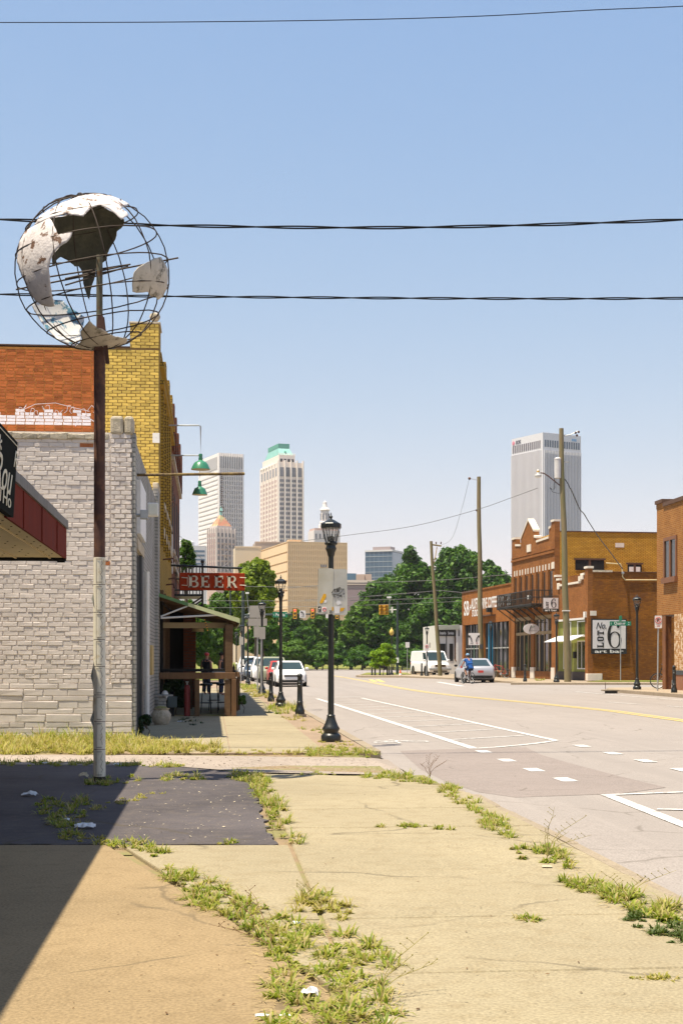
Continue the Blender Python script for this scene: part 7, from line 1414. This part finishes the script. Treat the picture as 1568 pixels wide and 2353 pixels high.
weeds('grass along the curved sidewalk corner', [(835,1776),(900,1774),(1000,1790),(1000,1802),(930,1796),(838,1788)], 45, 28, .09, spread=.07); weeds('grass clumps at the kerb just past the corner', [(1005,1800),(1050,1805),(1105,1850),(1100,1868),(1060,1858),(1010,1826)], 34, 28, .085, spread=.07); weeds('kerb grass clump below the hatched road marking', [(1100,1868),(1165,1880),(1185,1922),(1160,1926),(1105,1895)], 28, 28, .08, spread=.065); weeds('spreading kerb weed with tall stalks', [(1168,1950),(1240,1938),(1310,1955),(1312,1995),(1260,1988),(1180,1968)], 30, 30, .075, spread=.06); weeds('flat kerb weed near the right edge', [(1280,2025),(1350,2022),(1432,2045),(1420,2062),(1340,2048)], 36, 34, .07, spread=.055); weeds('large kerb weed at the right edge', [(1360,2060),(1450,2050),(1560,2090),(1600,2120),(1520,2118),(1440,2095)], 50, 34, .08, spread=.06); weeds('dark creeping kerb weed at the right edge corner', [(1395,2092),(1500,2098),(1600,2140),(1600,2190),(1530,2165),(1440,2118)], 44, 34, .05, leafmat('dark creeping weed', (.07,.11,.02),(.13,.16,.04),.3), spread=.05)
weeds('grass line in the crossing joint', [(845,1894),(920,1893),(1040,1897),(1038,1906),(940,1904),(846,1900)], 26, 24, .045, spread=.04); weeds('small grass tuft in a slab joint at right', [(1188,2106),(1235,2106),(1238,2114),(1190,2115)], 6, 30, .05); weeds('tiny dry grass line in the lower joint', [(1450,2240),(1545,2244),(1545,2250),(1450,2247)], 7, 20, .035, GR_Y); weeds('tiny dry weeds in the second joint', [(690,1774),(775,1774),(775,1781),(690,1781)], 8, 22, .05)
weeds('grass tuft round the second lamp base', [(614,1622),(690,1618),(692,1640),(614,1640)], 40, 22, .24, z=.0, wd=.009, spread=.14); weeds('grass on the verge below the third lamp', [(560,1582),(620,1588),(630,1604),(590,1604),(560,1592)], 60, 22, .16, GR_Y, wd=.012, spread=.16); weeds('verge grass beside the near bollard', [(640,1648),(690,1645),(715,1656),(660,1658)], 18, 20, .10, GR_Y, spread=.1); weeds('grass tufts left of the nearest lamp base', [(690,1672),(760,1676),(745,1690),(700,1684)], 12, 20, .09); weeds('dry weeds round the nearest lamp foot', [(725,1700),(800,1700),(810,1712),(730,1714)], 18, 18, .07, GR_Y); weeds('verge grass along the parked cars', [(548,1572),(585,1574),(600,1584),(556,1584)], 70, 20, .2, GR_G, wd=.02, spread=.25)
weeds('weeds at the edge of the shaded far sidewalk', [(400,1650),(450,1648),(470,1666),(420,1668)], 14, 18, .12, LF_S, spread=.1); weeds('grass verge below the brick bar side wall', [(1345,1556),(1520,1556),(1520,1562),(1345,1563)], 160, 14, .12, z=.21, wd=.03, spread=.3); weeds('weed tuft before the oval sign shop', [(1230,1560),(1252,1560),(1252,1564),(1230,1564)], 10, 14, .2, z=.18, wd=.02, spread=.15)
for lab, pl_, n_ in (('straw and dead stems lying under the foreground grass clump', [(545,2125),(700,2110),(860,2160),(930,2260),(950,2420),(600,2420),(575,2250)], 900),('straw lying along the diagonal joint weeds', [(355,1995),(470,1990),(650,2090),(640,2140),(430,2095)], 420),('dead stems along the kerb weeds', [(1000,1805),(1110,1850),(1330,1990),(1600,2110),(1600,2200),(1420,2120),(1260,2000),(1090,1890)], 520),('dead stems along the black lot edge', [(575,1800),(620,1795),(705,1945),(655,1955)], 260)):
    pg = np.array([G(a, c, 0)[:2] for a, c in pl_]); lo, hi = pg.min(0), pg.max(0); q = NR.uniform(lo, hi, (n_*5, 2)); q = q[in_poly(q[:,0], q[:,1], pg)][:n_]; n = len(q); s = NR.uniform(.012, .05, n); a = NR.uniform(0, 6.28, n); u = np.stack([np.cos(a)*s, np.sin(a)*s, NR.uniform(-.05,.25,n)*s], 1); w = np.stack([-np.sin(a), np.cos(a), np.zeros(n)], 1)*.0022; p = np.concatenate([q, NR.uniform(.002,.012,(n,1))], 1)
    tag(link('straw', npmesh('straw', np.stack([p-u, p-w, p+u, p+w], 1).reshape(-1,3), np.arange(n*4).reshape(-1,4), mat('dry straw', (.44,.33,.14), .9, var=.2, isl=.5))), lab, 'straw', None, 'stuff')
# tall seeding stalks
ST = mat('dry weed stalk', (.26,.22,.07), .8, var=.2); STB = mat('brown seed stalk', (.16,.09,.04), .8)
def stalk(label, x, y, hs, m=ST, name='weed_stalk'):
    b = MB(); g = G(x, y, 0)
    for (dx, dy_, h) in hs:
        q = rnd; pts = [g + Vector((dx*t_*t_ + .01*math.sin(t_*9), dy_*t_, h*t_)) for t_ in (0,.2,.4,.6,.8,1)]; b.tube(pts, [.0028,.0026,.0024,.002,.0016,.0008], 4)
        for k in range(5):
            p = pts[3].lerp(pts[5], k/5); s = rnd.choice((-1,1)); b.tube([p, p + Vector((s*.03, rnd.uniform(-.02,.02), .025))], [.0018,.0008], 4); b.ball(p + Vector((s*.03,0,.025)), .004, 5, 4)
    return tag(b.build(name, m, None), label, 'weed', 'tall dry weed stalks')
stalk('tall brown seed stalks at the sidewalk corner', 985, 1788, [(.0,0,.30),(.12,0,.28),(.2,.05,.2),(-.1,0,.18),(.05,.1,.22)], STB); stalk('tall thin stalks on the kerb weed', 1255, 1970, [(.05,0,.36),(.28,0,.30),(-.02,0,.22),(.16,.05,.18),(.33,.1,.15)]); stalk('pair of thin stalks near the dry tuft', 700, 2075, [(-.02,0,.12),(.05,0,.10)]); stalk('long arching stalks of the foreground clump', 870, 2300, [(.20,.1,.26),(.12,0,.18),(.25,.2,.12)]); stalk('long dark stalks at the left of the foreground clump', 620, 2180, [(-.24,.25,.22),(-.14,.3,.26),(-.3,.1,.1)], STB); stalk('thin stalks at the right edge kerb weed', 1440, 2070, [(-.14,0,.16),(.1,0,.14),(.28,0,.18)])
# ---------------------------------------------------------------- litter
PAPER = mat('crumpled white paper', (.66,.66,.66), .7, var=.08, scale=20); CARDB = mat('faded beige card', (.52,.44,.30), .8, var=.15, scale=20)
def scrap(label, x, y, w_, h_, m, name='paper_scrap'):
    b = MB(); g = G(x, y, .003); q = random.Random(int(x*7+y)); n = 6; vs = []
    for i in range(n+1):
        for j in range(n+1):
            u, v_ = i/n-.5, j/n-.5; e = 1-.5*max(abs(u), abs(v_))*q.random(); vs.append(g + Vector((u*w_*e, v_*w_*.7*e, h_*(.35+.65*q.random())*(1-(u*u+v_*v_)*1.6))))
    b.add(vs, [(i*(n+1)+j, (i+1)*(n+1)+j, (i+1)*(n+1)+j+1, i*(n+1)+j+1) for i in range(n) for j in range(n)]); o = b.build(name, m, None); sm = o.modifiers.new('thickness', 'SOLIDIFY'); sm.thickness = .001; return tag(o, label, 'litter', 'scraps of litter')
scrap('white crumpled paper on the shaded lot at far left', 70, 1828, .17, .06, PAPER); scrap('white paper scrap in the shaded dry grass', 195, 1902, .19, .06, PAPER); scrap('small white scrap above the shaded grass', 152, 1885, .09, .03, PAPER); scrap('faded beige rag beside the globe pole', 193, 1786, .13, .08, CARDB, 'rag'); scrap('clear crushed cup lying in the foreground grass', 712, 2288, .085, .05, PAPER, 'crushed_cup'); scrap('flat white paper scrap at the bottom edge', 602, 2332, .06, .006, PAPER); scrap('narrow white scrap at the bottom edge by the grass', 655, 2331, .05, .006, PAPER); scrap('white paper bit right of the foreground weeds', 680, 2122, .07, .02, PAPER); scrap('pale scrap on the alley gravel edge', 105, 1754, .1, .03, PAPER); scrap('pale scrap at the alley edge right of the pole', 268, 1757, .09, .03, PAPER); scrap('bright litter on the shaded far sidewalk', 415, 1658, .16, .03, PAPER); scrap('flat beige leaf on the sidewalk', 1255, 1990, .08, .006, CARDB); scrap('crumpled scrap against the sidewalk joint', 880, 2349, .07, .02, CARDB)
def debris(label, poly, n, size, m, z=.002, name='debris'):
    pg = np.array([G(x, y, 0)[:2] for x, y in poly]); lo, hi = pg.min(0), pg.max(0); q = NR.uniform(lo, hi, (n*5, 2)); q = q[in_poly(q[:,0], q[:,1], pg)][:n]; n = len(q); s = size*NR.uniform(.4, 1.5, n); a = NR.uniform(0, 6.28, n); u = np.stack([np.cos(a), np.sin(a), NR.uniform(0,.3,n)], 1)*s[:,None]; w = np.stack([-np.sin(a), np.cos(a), NR.uniform(0,.3,n)], 1)*(s*NR.uniform(.15,.6,n))[:,None]; p = np.concatenate([q, np.full((n,1), z)], 1) ; p[:,2] += s*.25
    v = np.stack([p-u, p-w, p+u, p+w], 1).reshape(-1,3); return tag(link(name, npmesh(name, v, np.arange(n*4).reshape(-1,4), m)), label, 'debris', None, 'stuff')
DB = mat('dead leaf bits', (.16,.085,.035), .9, var=.3, isl=.5); debris('dead leaf bits scattered over the sidewalk', [(640,1800),(1000,1810),(1700,2352),(300,2352),(640,2000)], 170, .010, DB); debris('pale flakes scattered on the black lot', [(300,1790),(560,1800),(640,1935),(280,1935)], 260, .012, CARDB); debris('pale gravel stones in the alley', [(-50,1735),(860,1742),(880,1775),(300,1756),(-50,1752)], 1600, .018, GRAV, -.004, 'gravel'); debris('dead leaf bits on the brown apron', [(300,1990),(560,2100),(620,2352),(150,2352)], 60, .007, DB)
# ================================================================ SUMMER HAZE
hb_ = MB().box(-1900, 1900, -160, 2500, -1.2, 262).build('haze', None); hb_.data.materials.clear(); tag(hb_, 'thin summer haze over the city', 'haze', None, 'stuff')
hm = bpy.data.materials.new('summer haze'); hm.use_nodes = True; t = hm.node_tree; t.nodes.clear(); ou = t.nodes.new('ShaderNodeOutputMaterial'); pv = t.nodes.new('ShaderNodeVolumePrincipled')
pv.inputs['Color'].default_value = (.93,.93,1.0,1); pv.inputs['Density'].default_value = .00011; pv.inputs['Anisotropy'].default_value = .0; t.links.new(pv.outputs[0], ou.inputs['Volume']); hb_.data.materials.append(hm)
